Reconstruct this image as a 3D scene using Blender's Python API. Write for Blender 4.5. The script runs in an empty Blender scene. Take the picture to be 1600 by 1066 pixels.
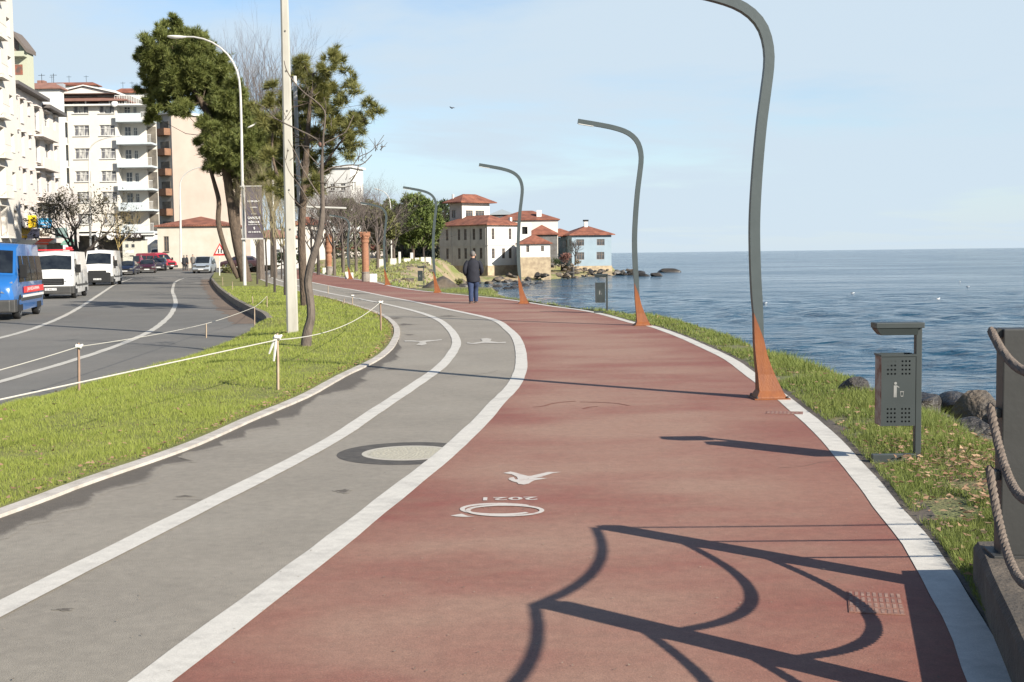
import bpy, bmesh, math, random
import numpy as np
from mathutils import Vector, Matrix, Euler, noise
R=math.radians
sc=bpy.context.scene
COL=sc.collection
random.seed(7); rng=np.random.default_rng(7)

# ---------------------------------------------------------------- camera
CAMZ=1.64; F=1950.0
PITCH=3.99; ROLL=-0.716
CR=Euler((R(90-PITCH),0,0)).to_matrix()@Matrix.Rotation(R(ROLL),3,'Z')
cam=bpy.data.cameras.new('camera'); camo=bpy.data.objects.new('camera',cam); COL.objects.link(camo)
cam.sensor_width=36; cam.lens=36*F/1600; cam.clip_end=40000; cam.clip_start=0.05
camo.matrix_world=Matrix.Translation((0,0,CAMZ))@CR.to_4x4()
sc.camera=camo
def ray(px,py):
    return CR@Vector(((px-800)/F,-(py-533)/F,-1))
def P(px,py,z=0.0):
    d=ray(px,py); t=(z-CAMZ)/d.z
    return Vector((d.x*t,d.y*t,z))
def PY(px,py,Y):
    d=ray(px,py); t=Y/d.y
    return Vector((d.x*t,Y,CAMZ+d.z*t))
def zroad(y):
    if y<112: return -0.2
    if y<150: return -0.2+0.6*(y-112)/38
    return 0.4+min(0.3,(y-150)*0.005)
def PR(px,py,dz=0.0):
    d=ray(px,py); z=-0.2
    for i in range(60):
        t=(z+dz-CAMZ)/d.z; z=0.7*z+0.3*zroad(d.y*t)
    t=(z+dz-CAMZ)/d.z
    return Vector((d.x*t,d.y*t,z+dz))

# ---------------------------------------------------------------- materials
def srgb(r,g,b):
    f=lambda c:(c/255/12.92 if c/255<=0.04045 else ((c/255+0.055)/1.055)**2.4)
    return (f(r),f(g),f(b),1)
MATS={}
def mat(name,col,rough=0.6,col2=None,scale=5.0,detail=6,bump=0.0,bscale=None,metal=0.0,spec=0.5,coat=0.0,isl=None,stretch=None,contrast=(0.35,0.65),emit=None,trans=0.0,coords='Object',col3=None,scale3=0.5,c3=(0.5,0.7),bdist=0.02,grain=0.0,gscale=170):
    if name in MATS: return MATS[name]
    m=bpy.data.materials.new(name); m.use_nodes=True; nt=m.node_tree; N=nt.nodes; L=nt.links
    b=N['Principled BSDF']; b.inputs['Roughness'].default_value=rough; b.inputs['Metallic'].default_value=metal
    b.inputs['Specular IOR Level'].default_value=spec
    c=tuple(col)+((1,) if len(col)==3 else ()); b.inputs['Base Color'].default_value=c
    if coat: b.inputs['Coat Weight'].default_value=coat; b.inputs['Coat Roughness'].default_value=0.05
    tc=N.new('ShaderNodeTexCoord'); src=tc.outputs[coords]
    if stretch:
        mp=N.new('ShaderNodeMapping'); mp.inputs['Scale'].default_value=stretch; L.new(src,mp.inputs[0]); src=mp.outputs[0]
    out=None
    if col2 is not None:
        n=N.new('ShaderNodeTexNoise'); n.inputs['Scale'].default_value=scale; n.inputs['Detail'].default_value=detail; n.inputs['Roughness'].default_value=0.65
        L.new(src,n.inputs['Vector'])
        r=N.new('ShaderNodeMapRange'); r.inputs[1].default_value=contrast[0]; r.inputs[2].default_value=contrast[1]; L.new(n.outputs['Fac'],r.inputs[0])
        mx=N.new('ShaderNodeMix'); mx.data_type='RGBA'; L.new(r.outputs[0],mx.inputs[0])
        mx.inputs[6].default_value=c; mx.inputs[7].default_value=tuple(col2)+((1,) if len(col2)==3 else ())
        out=mx.outputs[2]
    if col3 is not None:
        n=N.new('ShaderNodeTexNoise'); n.inputs['Scale'].default_value=scale3; n.inputs['Detail'].default_value=5
        L.new(src,n.inputs['Vector'])
        r=N.new('ShaderNodeMapRange'); r.inputs[1].default_value=c3[0]; r.inputs[2].default_value=c3[1]; L.new(n.outputs['Fac'],r.inputs[0])
        mx=N.new('ShaderNodeMix'); mx.data_type='RGBA'; L.new(r.outputs[0],mx.inputs[0])
        if out: L.new(out,mx.inputs[6])
        else: mx.inputs[6].default_value=c
        mx.inputs[7].default_value=tuple(col3)+((1,) if len(col3)==3 else ())
        out=mx.outputs[2]
    if isl is not None:
        g=N.new('ShaderNodeNewGeometry'); mx=N.new('ShaderNodeMix'); mx.data_type='RGBA'
        L.new(g.outputs['Random Per Island'],mx.inputs[0])
        if out: L.new(out,mx.inputs[6])
        else: mx.inputs[6].default_value=c
        mx.inputs[7].default_value=tuple(isl)+((1,) if len(isl)==3 else ())
        out=mx.outputs[2]
    if grain:
        n=N.new('ShaderNodeTexNoise'); n.inputs['Scale'].default_value=gscale; n.inputs['Detail'].default_value=3; n.inputs['Roughness'].default_value=.8
        L.new(tc.outputs[coords],n.inputs['Vector'])
        r=N.new('ShaderNodeMapRange'); r.inputs[1].default_value=.3; r.inputs[2].default_value=.7; r.inputs[3].default_value=1-grain; r.inputs[4].default_value=1+grain; L.new(n.outputs['Fac'],r.inputs[0])
        n2=N.new('ShaderNodeTexNoise'); n2.inputs['Scale'].default_value=gscale*.07; n2.inputs['Detail'].default_value=6; n2.inputs['Roughness'].default_value=.75; L.new(tc.outputs[coords],n2.inputs['Vector'])
        r2=N.new('ShaderNodeMapRange'); r2.inputs[1].default_value=.3; r2.inputs[2].default_value=.7; r2.inputs[3].default_value=1-grain*.6; r2.inputs[4].default_value=1+grain*.6; L.new(n2.outputs['Fac'],r2.inputs[0])
        mm=N.new('ShaderNodeMath'); mm.operation='MULTIPLY'; L.new(r.outputs[0],mm.inputs[0]); L.new(r2.outputs[0],mm.inputs[1])
        vm=N.new('ShaderNodeVectorMath'); vm.operation='SCALE'
        if out: L.new(out,vm.inputs[0])
        else: vm.inputs[0].default_value=c[:3]
        L.new(mm.outputs[0],vm.inputs['Scale']); out=vm.outputs[0]
    if out: L.new(out,b.inputs['Base Color'])
    if bump:
        n=N.new('ShaderNodeTexNoise'); n.inputs['Scale'].default_value=bscale or scale*3; n.inputs['Detail'].default_value=8
        L.new(src,n.inputs['Vector'])
        bp=N.new('ShaderNodeBump'); bp.inputs['Strength'].default_value=bump; bp.inputs['Distance'].default_value=bdist
        L.new(n.outputs['Fac'],bp.inputs['Height']); L.new(bp.outputs[0],b.inputs['Normal'])
    if trans:
        # leaf translucency
        tr=N.new('ShaderNodeBsdfTranslucent'); ms=N.new('ShaderNodeMixShader'); ms.inputs[0].default_value=trans
        if out: L.new(out,tr.inputs[0])
        else: tr.inputs[0].default_value=c
        L.new(b.outputs[0],ms.inputs[1]); L.new(tr.outputs[0],ms.inputs[2]); L.new(ms.outputs[0],N['Material Output'].inputs[0])
    MATS[name]=m
    return m

# ---------------------------------------------------------------- mesh builder
def tag(o,label=None,cat=None,group=None,kind=None):
    if label: o['label']=label
    if cat: o['category']=cat
    if group: o['group']=group
    if kind: o['kind']=kind
    return o
def empty(name,loc,rz,label,cat,group=None):
    o=bpy.data.objects.new(name,None); COL.objects.link(o); o.location=loc; o.rotation_euler=(0,0,rz)
    o.empty_display_size=0.2
    return tag(o,label,cat,group)
def copy_tree(o,parent=None):
    c=o.copy(); COL.objects.link(c)
    if parent: c.parent=parent
    for ch in o.children: copy_tree(ch,c)
    return c
class MB:
    def __init__(s): s.v=[]; s.f=[]; s.m=[]
    def add(s,vs,fs,mi=0,M=None):
        b=len(s.v)
        for v in vs:
            v=Vector(v)
            s.v.append(tuple(M@v) if M else tuple(v))
        for f in fs: s.f.append([b+i for i in f]); s.m.append(mi)
        return s
    def box(s,x0,x1,y0,y1,z0,z1,mi=0,M=None,bev=0.0):
        if bev>0:
            b=min(bev,abs(x1-x0)*.4,abs(y1-y0)*.4,abs(z1-z0)*.4)
            bm=bmesh.new(); bmesh.ops.create_cube(bm,size=1)
            for v in bm.verts: v.co=Vector(((x0+x1)/2+v.co.x*(x1-x0),(y0+y1)/2+v.co.y*(y1-y0),(z0+z1)/2+v.co.z*(z1-z0)))
            bmesh.ops.bevel(bm,geom=bm.edges[:],offset=b,segments=2,affect='EDGES',profile=.6)
            s.addbm(bm,mi,M); return s
        vs=[(x,y,z) for x in (x0,x1) for y in (y0,y1) for z in (z0,z1)]
        return s.add(vs,[(0,1,3,2),(4,6,7,5),(0,4,5,1),(2,3,7,6),(0,2,6,4),(1,5,7,3)],mi,M)
    def addbm(s,bm,mi=0,M=None):
        bm.verts.index_update()
        s.add([v.co.copy() for v in bm.verts],[[v.index for v in f.verts] for f in bm.faces],mi,M); bm.free()
    def tube(s,pts,rad,n=8,mi=0,cap=True,M=None,sq=None,up=None):
        pts=[Vector(p) for p in pts]; rad=rad if hasattr(rad,'__len__') else [rad]*len(pts)
        vs=[];fs=[]
        t0=(pts[1]-pts[0]).normalized()
        u=(up or (Vector((0,0,1)) if abs(t0.z)<.9 else Vector((1,0,0)))); u=(u-t0*u.dot(t0)).normalized()
        for i,p in enumerate(pts):
            t=(pts[min(i+1,len(pts)-1)]-pts[max(i-1,0)])
            t=t.normalized() if t.length>1e-9 else t0
            u=(u-t*u.dot(t)); u=u.normalized() if u.length>1e-6 else t.orthogonal().normalized()
            w=t.cross(u)
            for k in range(n):
                a=2*math.pi*k/n
                vs.append(p+u*(math.cos(a)*rad[i])+w*(math.sin(a)*rad[i]))
        for i in range(len(pts)-1):
            for k in range(n):
                k2=(k+1)%n
                fs.append((i*n+k,i*n+k2,(i+1)*n+k2,(i+1)*n+k))
        if cap:
            fs.append(tuple(range(n))[::-1]); fs.append(tuple((len(pts)-1)*n+k for k in range(n)))
        return s.add(vs,fs,mi,M)
    def sweep(s,pts,secs,mi=0,M=None):
        """rings: list of lists of points already in place"""
        n=len(secs[0]); vs=[p for r in secs for p in r]; fs=[]
        for i in range(len(secs)-1):
            for k in range(n):
                k2=(k+1)%n; fs.append((i*n+k,i*n+k2,(i+1)*n+k2,(i+1)*n+k))
        fs.append(tuple(range(n))[::-1]); fs.append(tuple((len(secs)-1)*n+k for k in range(n)))
        return s.add(vs,fs,mi,M)
    def lathe(s,prof,n=16,mi=0,M=None,c=(0,0)):
        vs=[];fs=[]
        for r,z in prof:
            for k in range(n):
                a=2*math.pi*k/n; vs.append((c[0]+r*math.cos(a),c[1]+r*math.sin(a),z))
        for i in range(len(prof)-1):
            for k in range(n):
                k2=(k+1)%n; fs.append((i*n+k,i*n+k2,(i+1)*n+k2,(i+1)*n+k))
        fs.append(tuple(range(n))[::-1]); fs.append(tuple((len(prof)-1)*n+k for k in range(n)))
        return s.add(vs,fs,mi,M)
    def prism(s,poly,d0,d1,mi=0,M=None,axis='z'):
        """poly in 2D, extruded between d0 and d1 along axis"""
        n=len(poly)
        if axis=='z': g=lambda a,b,d:(a,b,d)
        elif axis=='y': g=lambda a,b,d:(a,d,b)
        else: g=lambda a,b,d:(d,a,b)
        vs=[g(a,b,d0) for a,b in poly]+[g(a,b,d1) for a,b in poly]
        fs=[tuple(range(n))[::-1],tuple(range(n,2*n))]+[(i,(i+1)%n,n+(i+1)%n,n+i) for i in range(n)]
        return s.add(vs,fs,mi,M)
    def build(s,name,mats,parent=None,smooth=False,fixn=True):
        me=bpy.data.meshes.new(name); me.from_pydata(s.v,[],s.f)
        if not isinstance(mats,(list,tuple)): mats=[mats]
        for m in mats: me.materials.append(m)
        me.polygons.foreach_set('material_index',s.m)
        if fixn:
            bm=bmesh.new(); bm.from_mesh(me); bmesh.ops.recalc_face_normals(bm,faces=bm.faces[:]); bm.to_mesh(me); bm.free()
        if smooth:
            me.polygons.foreach_set('use_smooth',[True]*len(me.polygons))
            try: me.set_sharp_from_angle(angle=R(smooth if smooth is not True else 40))
            except Exception: pass
        me.update()
        o=bpy.data.objects.new(name,me); COL.objects.link(o)
        if parent: o.parent=parent
        return o
def npmesh(name,verts,nper,mats,parent=None):
    """verts (N*nper,3): N separate polygons of nper vertices"""
    me=bpy.data.meshes.new(name); nv=len(verts); nf=nv//nper
    me.vertices.add(nv); me.vertices.foreach_set('co',np.asarray(verts,dtype=np.float32).ravel())
    me.loops.add(nv); me.loops.foreach_set('vertex_index',np.arange(nv,dtype=np.int32))
    me.polygons.add(nf); me.polygons.foreach_set('loop_start',np.arange(0,nv,nper,dtype=np.int32))
    try: me.polygons.foreach_set('loop_total',np.full(nf,nper,dtype=np.int32))
    except Exception: pass
    me.materials.append(mats); me.update(calc_edges=True); me.validate()
    o=bpy.data.objects.new(name,me); COL.objects.link(o)
    if parent: o.parent=parent
    return o
def skin(name,V,E,rad,m,parent=None,sub=1,root=0):
    me=bpy.data.meshes.new(name); me.from_pydata([tuple(v) for v in V],E,[])
    o=bpy.data.objects.new(name,me); COL.objects.link(o)
    md=o.modifiers.new('s','SKIN')
    for i,sv in enumerate(me.skin_vertices[0].data):
        r=rad[i]; sv.radius=(r,r) if not hasattr(r,'__len__') else r
        sv.use_root=(i==root)
    md.use_smooth_shade=True
    if sub: sm=o.modifiers.new('u','SUBSURF'); sm.levels=sub; sm.render_levels=sub
    dg=bpy.context.evaluated_depsgraph_get(); dg.update()
    me2=bpy.data.meshes.new_from_object(o.evaluated_get(dg)); me2.name=name
    me2.materials.clear(); me2.materials.append(m)
    me2.polygons.foreach_set('use_smooth',[True]*len(me2.polygons))
    nm=o.name; bpy.data.objects.remove(o)
    o=bpy.data.objects.new(name,me2); COL.objects.link(o)
    if parent: o.parent=parent
    return o
_txt={}
def text_verts(s,bold=0.0):
    if (s,bold) in _txt: return _txt[(s,bold)]
    cu=bpy.data.curves.new('t','FONT'); cu.body=s; cu.size=1; cu.align_x='CENTER'; cu.align_y='CENTER'; cu.offset=bold; cu.resolution_u=3
    o=bpy.data.objects.new('t',cu); COL.objects.link(o)
    dg=bpy.context.evaluated_depsgraph_get(); dg.update()
    me=bpy.data.meshes.new_from_object(o.evaluated_get(dg))
    vs=[v.co.copy() for v in me.vertices]; fs=[list(p.vertices) for p in me.polygons]
    bpy.data.objects.remove(o); bpy.data.meshes.remove(me)
    if vs:
        x0=min(v.x for v in vs);x1=max(v.x for v in vs);y0=min(v.y for v in vs);y1=max(v.y for v in vs)
        vs=[Vector(((v.x-(x0+x1)/2)/(x1-x0),(v.y-(y0+y1)/2)/(y1-y0),0)) for v in vs]
    _txt[(s,bold)]=(vs,fs); return vs,fs
def add_text(mb,s,w,h,M,mi=0,bold=0.01):
    """text fitted to w x h in local XY plane of M"""
    vs,fs=text_verts(s,bold)
    mb.add([Vector((v.x*w,v.y*h,0)) for v in vs],fs,mi,M)
# facing -Y text matrix at (x,y,z)
def MF(x,y,z): return Matrix.Translation((x,y,z))@Matrix.Rotation(R(90),4,'X')

def resample(pts,n=None,step=None):
    """catmull-rom through points then even resampling"""
    pts=[Vector(p) for p in pts]; out=[]
    for i in range(len(pts)-1):
        p0=pts[max(i-1,0)];p1=pts[i];p2=pts[i+1];p3=pts[min(i+2,len(pts)-1)]
        for k in range(12):
            t=k/12
            out.append(0.5*((2*p1)+(-p0+p2)*t+(2*p0-5*p1+4*p2-p3)*t*t+(-p0+3*p1-3*p2+p3)*t**3))
    out.append(pts[-1])
    if n is None and step is None: return out
    d=[0]
    for a,b in zip(out,out[1:]): d.append(d[-1]+(b-a).length)
    n=n or max(2,int(d[-1]/step))
    res=[]; j=0
    for i in range(n):
        s=d[-1]*i/(n-1)
        while j<len(d)-2 and d[j+1]<s: j+=1
        t=(s-d[j])/max(1e-9,d[j+1]-d[j]); res.append(out[j].lerp(out[j+1],min(max(t,0),1)))
    return res
def ribbon(mb,pts,w,dz,mi=0,jit=0.0,thick=0.0):
    n=len(pts); vs=[];fs=[]
    for i,p in enumerate(pts):
        t=(pts[min(i+1,n-1)]-pts[max(i-1,0)]); t.z=0; t.normalize(); s=Vector((t.y,-t.x,0))
        a=w/2+random.uniform(-jit,jit); b=w/2+random.uniform(-jit,jit)
        vs+= [p-s*a+Vector((0,0,dz)),p+s*b+Vector((0,0,dz))]
    for i in range(n-1): fs.append((2*i,2*i+1,2*i+3,2*i+2))
    mb.add(vs,fs,mi)
    if thick:
        b=len(mb.v)-2*n
        vs2=[Vector(mb.v[b+i])-Vector((0,0,thick)) for i in range(2*n)]
        b2=len(mb.v); mb.v+= [tuple(v) for v in vs2]
        for i in range(n-1):
            mb.f.append([b+2*i,b+2*i+2,b2+2*i+2,b2+2*i]); mb.m.append(mi)
            mb.f.append([b+2*i+1,b2+2*i+1,b2+2*i+3,b+2*i+3]); mb.m.append(mi)
        for e in (0,n-1):
            mb.f.append([b+2*e,b+2*e+1,b2+2*e+1,b2+2*e]); mb.m.append(mi)
# ---------------------------------------------------------------- world, sun
SUN_EL=28.0; SDX,SDY=0.731,-0.682           # direction towards the sun on the ground
w=bpy.data.worlds.new('World'); sc.world=w; w.use_nodes=True
nt=w.node_tree; N=nt.nodes; L=nt.links
bg=N['Background']
sky=N.new('ShaderNodeTexSky'); sky.sky_type='NISHITA'; sky.sun_disc=False
sky.sun_elevation=R(SUN_EL); sky.sun_rotation=math.atan2(SDX,SDY); sky.air_density=1.0; sky.dust_density=0.25; sky.ozone_density=3.5
tc=N.new('ShaderNodeTexCoord')
# cloud layer: project direction on a plane overhead
sp=N.new('ShaderNodeSeparateXYZ'); L.new(tc.outputs['Generated'],sp.inputs[0])
def mth(op,a,b=None):
    m=N.new('ShaderNodeMath'); m.operation=op
    for i,x in enumerate((a,b)):
        if x is None: continue
        if isinstance(x,(int,float)): m.inputs[i].default_value=x
        else: L.new(x,m.inputs[i])
    return m.outputs[0]
zz=mth('ADD',mth('MAXIMUM',sp.outputs[2],0.0),0.12)
cb=N.new('ShaderNodeCombineXYZ'); L.new(mth('DIVIDE',sp.outputs[0],zz),cb.inputs[0]); L.new(mth('DIVIDE',sp.outputs[1],zz),cb.inputs[1])
mp=N.new('ShaderNodeMapping'); mp.inputs['Scale'].default_value=(0.55,0.9,1); mp.inputs['Rotation'].default_value=(0,0,R(-25)); mp.inputs['Location'].default_value=(3.1,1.7,0)
L.new(cb.outputs[0],mp.inputs[0])
n1=N.new('ShaderNodeTexNoise'); n1.inputs['Scale'].default_value=0.6; n1.inputs['Detail'].default_value=9; n1.inputs['Roughness'].default_value=0.58; n1.inputs['Distortion'].default_value=0.25
L.new(mp.outputs[0],n1.inputs['Vector'])
r1=N.new('ShaderNodeMapRange'); r1.interpolation_type='SMOOTHSTEP'; r1.inputs[1].default_value=0.29; r1.inputs[2].default_value=0.52; r1.inputs[3].default_value=0.0; r1.inputs[4].default_value=0.97
L.new(n1.outputs['Fac'],r1.inputs[0])
hz=mth('SUBTRACT',1.0,mth('MULTIPLY',mth('MAXIMUM',sp.outputs[2],0.0),6.5)); hi=N.new('ShaderNodeMapRange'); hi.inputs[1].default_value=.2; hi.inputs[2].default_value=.34; hi.inputs[3].default_value=1; hi.inputs[4].default_value=.06; L.new(sp.outputs[2],hi.inputs[0])
fc=mth('MAXIMUM',mth('MULTIPLY',r1.outputs[0],hi.outputs[0]),mth('MULTIPLY',hz,.93))
mx=N.new('ShaderNodeMix'); mx.data_type='RGBA'; L.new(fc,mx.inputs[0]); L.new(sky.outputs[0],mx.inputs[6]); mx.inputs[7].default_value=(4.1,4.9,5.6,1)
CLOUD=mx
L.new(mx.outputs[2],bg.inputs[0]); bg.inputs[1].default_value=0.075
sl=bpy.data.lights.new('sun','SUN'); sl.energy=5.0; sl.angle=R(0.5); sl.color=(1.0,0.93,0.82)
so=bpy.data.objects.new('sun',sl); COL.objects.link(so)
ce=math.cos(R(SUN_EL)); sd=Vector((SDX*ce,SDY*ce,math.sin(R(SUN_EL))))
so.rotation_euler=sd.to_track_quat('Z','Y').to_euler(); so.location=(30,-30,40)
sc.view_settings.view_transform='Standard'; sc.view_settings.look='None'; sc.view_settings.gamma=1; sc.view_settings.exposure=1.08

# ---------------------------------------------------------------- palette
GRAYP=mat('bike_path_asphalt',(0.22,0.196,0.159),.85,(0.19,0.169,0.137),1.1,8,bump=.6,bscale=160,bdist=.006,grain=.24,col3=(.235,.213,.175),scale3=.35,c3=(.5,.75))
DARKASP=mat('dark_asphalt',(.105,.093,.077),.85,(.15,.133,.108),9,7,grain=.2)
REDP=mat('red_path_coating',(.19,.064,.046),.8,(.195,.092,.063),2.2,10,grain=.26,bump=.5,bscale=140,bdist=.005,stretch=(.8,1.5,1),contrast=(.36,.64),col3=(.24,.14,.098),scale3=.45,c3=(.36,.60))
REDD=mat('scraped_red_coating',(.17,.05,.03),.8,(.12,.04,.025),20,5)
WLINE=mat('white_line_paint',(.47,.445,.395),.7,(.31,.29,.26),3,10,contrast=(.5,.8),grain=.2,bump=.2,bscale=120,bdist=.003)
KERBW=mat('pale_kerb_stone',(.42,.385,.34),.85,(.28,.25,.21),5,8,contrast=(.42,.7),grain=.16)
ROADM=mat('road_asphalt',(.12,.115,.102),.85,(.095,.09,.08),.6,8,bump=.3,bscale=90,bdist=.004,grain=.15,gscale=90,col3=(.145,.135,.118),scale3=.12,c3=(.45,.65))
ROADL=mat('worn_road_paint',(.42,.40,.35),.8,(.24,.23,.20),8,8,contrast=(.5,.75))
SOIL=mat('soil',(.12,.10,.05),.95,(.18,.15,.08),3,8,bump=.6,bscale=20)
LAWN=mat('lawn_base',(.16,.155,.04),.95,(.11,.12,.028),1.2,8,bump=.8,bscale=60,col3=(.24,.20,.08),scale3=.7,c3=(.6,.8))
BLADE_M=mat('median_grass_blades',(.225,.275,.04),.7,(.165,.22,.03),1.3,5,isl=(.31,.335,.07),trans=.35,col3=(.28,.245,.09),scale3=.6,c3=(.6,.8))
VERGE=mat('verge_base',(.10,.12,.035),.95,(.15,.12,.06),1.5,8,bump=.8,bscale=40)
BLADE_V=mat('verge_grass_blades',(.10,.15,.025),.7,(.16,.19,.04),1.0,5,isl=(.22,.25,.06),trans=.35)
LEAFM=mat('dry_leaves',(.20,.10,.055),.8,isl=(.38,.25,.15),trans=.2)
CONC=mat('weathered_concrete',(0.105,0.084,0.063),.9,(0.056,0.0455,0.035),5,9,bump=.6,bscale=40,col3=(.06,.05,.04),scale3=2.2,c3=(.48,.66))
ROCKM=mat('shore_rock',(0.08,0.0625,0.045),.85,(0.135,0.105,0.075),2.2,9,bump=.9,bscale=6,bdist=.06,col3=(.07,.06,.05),scale3=1.1,c3=(.45,.6))
WETROCK=mat('wet_rock',(0.0248,0.0225,0.0193),.45,(0.045,0.0383,0.0315),1.0,8,bump=.8,bscale=4,bdist=.1)
STEEL=mat('grey_painted_steel',(0.0467,0.0612,0.062),.5,(0.0382,0.051,0.0519),3,5,bump=.05,bscale=30)
RUST=mat('orange_rust_paint',(0.2,0.0578,0.0068),.6,(0.145,0.0382,0.0068),2.6,7,stretch=(4,4,1),bump=.2,bscale=30)
BINM=mat('dark_green_grey_steel',(0.0229,0.0306,0.0306),.5,(0.0187,0.0255,0.0255),4,5)
BARERUST=mat('flaking_steel',(.30,.25,.20),.7,(.14,.045,.02),9,7,contrast=(.42,.6))
DARK=mat('black_void',(.005,.005,.005),.9)
WHITE=mat('white_paint',(.6,.59,.56),.5)
ROPE=mat('hemp_rope',(.14,.11,.088),.95,(.08,.062,.048),25,6)

# ---------------------------------------------------------------- ground curves (pixel samples of the real kerbs and lines, laid on the ground)
def G(l,z=0.0): return [P(x,y,z) for x,y in l]
D=[Vector((-5.6,-2.5,0)),Vector((-4.7,2,0)),Vector((-3.85,5.5,0))]+G([(0,805),(140,753),(292,700),(395,655),(478,620),(534,589),(590,561),(614,538),(620,515),(608,500),(585,488),(548,476),(515,466.5),(480,459),(450,450),(420,442),(404,435),(403,430),(412,425.5),(430,421.5),(455,418)])
C=[Vector((-3.6,-2.5,0)),Vector((-2.95,2,0))]+G([(0,953),(250,826),(500,699),(590,641),(654,598.5),(690,572),(709,548),(713,533),(704,516),(684,499.5),(650,487),(600,475),(555,466),(515,458.5),(464,446.5),(441,440),(427,435),(422,431),(426,426.5),(440,422.3),(464,418.5)])
RG=[Vector((-2.5,-2.5,0)),Vector((-1.85,2,0))]+G([(237,1066),(380,957),(521,850),(631,762.7),(689,716.7),(746,664),(776,631),(805,598.5),(815,565.7),(809,533),(795,516),(768,499),(700,483.5),(648,472),(606,464),(555,453.6),(528,449.3),(495,443),(464,436.5),(450,433),(443,429.5),(449,425),(462,421.3),(480,418.5)])
E_R=[Vector((0.55,-2.5,0)),Vector((1.2,2,0))]+G([(1548,1066),(1530,1021),(1504,968),(1473,914),(1435,852),(1391,800),(1363,762),(1336,731),(1307,697.5),(1275,665.6),(1245,641),(1225,624),(1180,591),(1140,562),(1097,541),(1055,523),(1017,510),(990,505),(945.6,492.5),(909,485),(860,478.5),(790,468),(711,460),(648,453.5),(610,447),(587,441.5),(558,437),(515,431),(499,427.8),(487,424.5),(484,421.5),(492,418.8)])
Dr,Cr,RGr,ERr=[resample(c,step=.35) for c in (D,C,RG,E_R)]
def inter_(curve,y):
    for a,b in zip(curve,curve[1:]):
        if (a.y-y)*(b.y-y)<=0 and a.y!=b.y: return a.lerp(b,(y-a.y)/(b.y-a.y))
    return curve[0] if y<curve[0].y else curve[-1]
def flat(name,left,right,m,z,kind='structure'):
    mb=MB(); poly=[Vector((p.x,p.y,z)) for p in left]+[Vector((p.x,p.y,z)) for p in reversed(right)]
    from mathutils.geometry import tessellate_polygon
    tris=tessellate_polygon([poly]); mb.add(poly,tris); return mb
mb=flat('bike_path',Dr,RGr,GRAYP,0.0)
def jag(l,amp,it=3,seed=1):
    r_=random.Random(seed); l=[tuple(p) for p in l]
    for k in range(it):
        o=[]
        for a_,b_ in zip(l,l[1:]):
            o.append(a_); d=math.dist(a_,b_); q=min(amp,d*.25); o.append(((a_[0]+b_[0])/2+r_.uniform(-1,1)*q*2.2,(a_[1]+b_[1])/2+r_.uniform(-.35,.35)*q))
        o.append(l[-1]); l=o; amp*=.6
    return l
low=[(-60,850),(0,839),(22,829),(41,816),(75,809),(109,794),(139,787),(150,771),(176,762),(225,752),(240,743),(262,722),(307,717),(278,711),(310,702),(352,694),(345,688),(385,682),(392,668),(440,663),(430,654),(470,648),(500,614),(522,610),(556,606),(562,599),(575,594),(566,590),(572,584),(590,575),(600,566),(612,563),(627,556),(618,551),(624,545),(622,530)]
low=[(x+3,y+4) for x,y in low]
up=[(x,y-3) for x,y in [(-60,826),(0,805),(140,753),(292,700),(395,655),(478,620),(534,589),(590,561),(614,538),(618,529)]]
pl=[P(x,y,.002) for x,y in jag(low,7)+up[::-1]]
from mathutils.geometry import tessellate_polygon
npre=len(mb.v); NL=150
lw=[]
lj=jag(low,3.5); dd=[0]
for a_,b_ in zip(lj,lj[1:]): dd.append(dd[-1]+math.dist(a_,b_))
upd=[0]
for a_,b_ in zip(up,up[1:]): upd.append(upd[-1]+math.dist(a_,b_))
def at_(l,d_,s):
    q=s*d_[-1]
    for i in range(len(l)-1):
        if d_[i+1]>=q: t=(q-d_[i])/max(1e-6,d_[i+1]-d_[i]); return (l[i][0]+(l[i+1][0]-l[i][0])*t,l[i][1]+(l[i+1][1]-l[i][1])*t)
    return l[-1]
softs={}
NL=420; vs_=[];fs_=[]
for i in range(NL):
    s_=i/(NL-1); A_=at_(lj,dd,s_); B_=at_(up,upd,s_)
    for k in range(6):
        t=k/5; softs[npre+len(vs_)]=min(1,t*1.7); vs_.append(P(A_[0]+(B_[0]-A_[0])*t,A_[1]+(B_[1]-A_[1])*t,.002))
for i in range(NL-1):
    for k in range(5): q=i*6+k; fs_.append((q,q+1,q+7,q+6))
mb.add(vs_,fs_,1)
# darker asphalt: band along the kerb above, loose patches below
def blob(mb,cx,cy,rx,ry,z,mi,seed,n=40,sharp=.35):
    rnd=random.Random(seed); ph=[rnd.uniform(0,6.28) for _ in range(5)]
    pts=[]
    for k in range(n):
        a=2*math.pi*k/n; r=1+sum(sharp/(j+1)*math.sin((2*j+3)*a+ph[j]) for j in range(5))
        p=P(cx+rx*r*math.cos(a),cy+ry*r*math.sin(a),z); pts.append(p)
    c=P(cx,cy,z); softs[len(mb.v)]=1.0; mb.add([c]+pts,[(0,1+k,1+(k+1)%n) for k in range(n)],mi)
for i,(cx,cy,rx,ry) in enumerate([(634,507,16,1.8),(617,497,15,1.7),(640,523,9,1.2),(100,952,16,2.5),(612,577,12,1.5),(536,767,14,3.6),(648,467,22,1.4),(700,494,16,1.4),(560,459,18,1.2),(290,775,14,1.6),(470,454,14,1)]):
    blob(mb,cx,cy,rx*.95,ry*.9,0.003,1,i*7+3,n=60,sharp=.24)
DARKASP=GRAYP.copy(); DARKASP.name='dark_asphalt'; nt=DARKASP.node_tree; N=nt.nodes; L=nt.links; b_=N['Principled BSDF']; old=b_.inputs['Base Color'].links[0].from_socket
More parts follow.
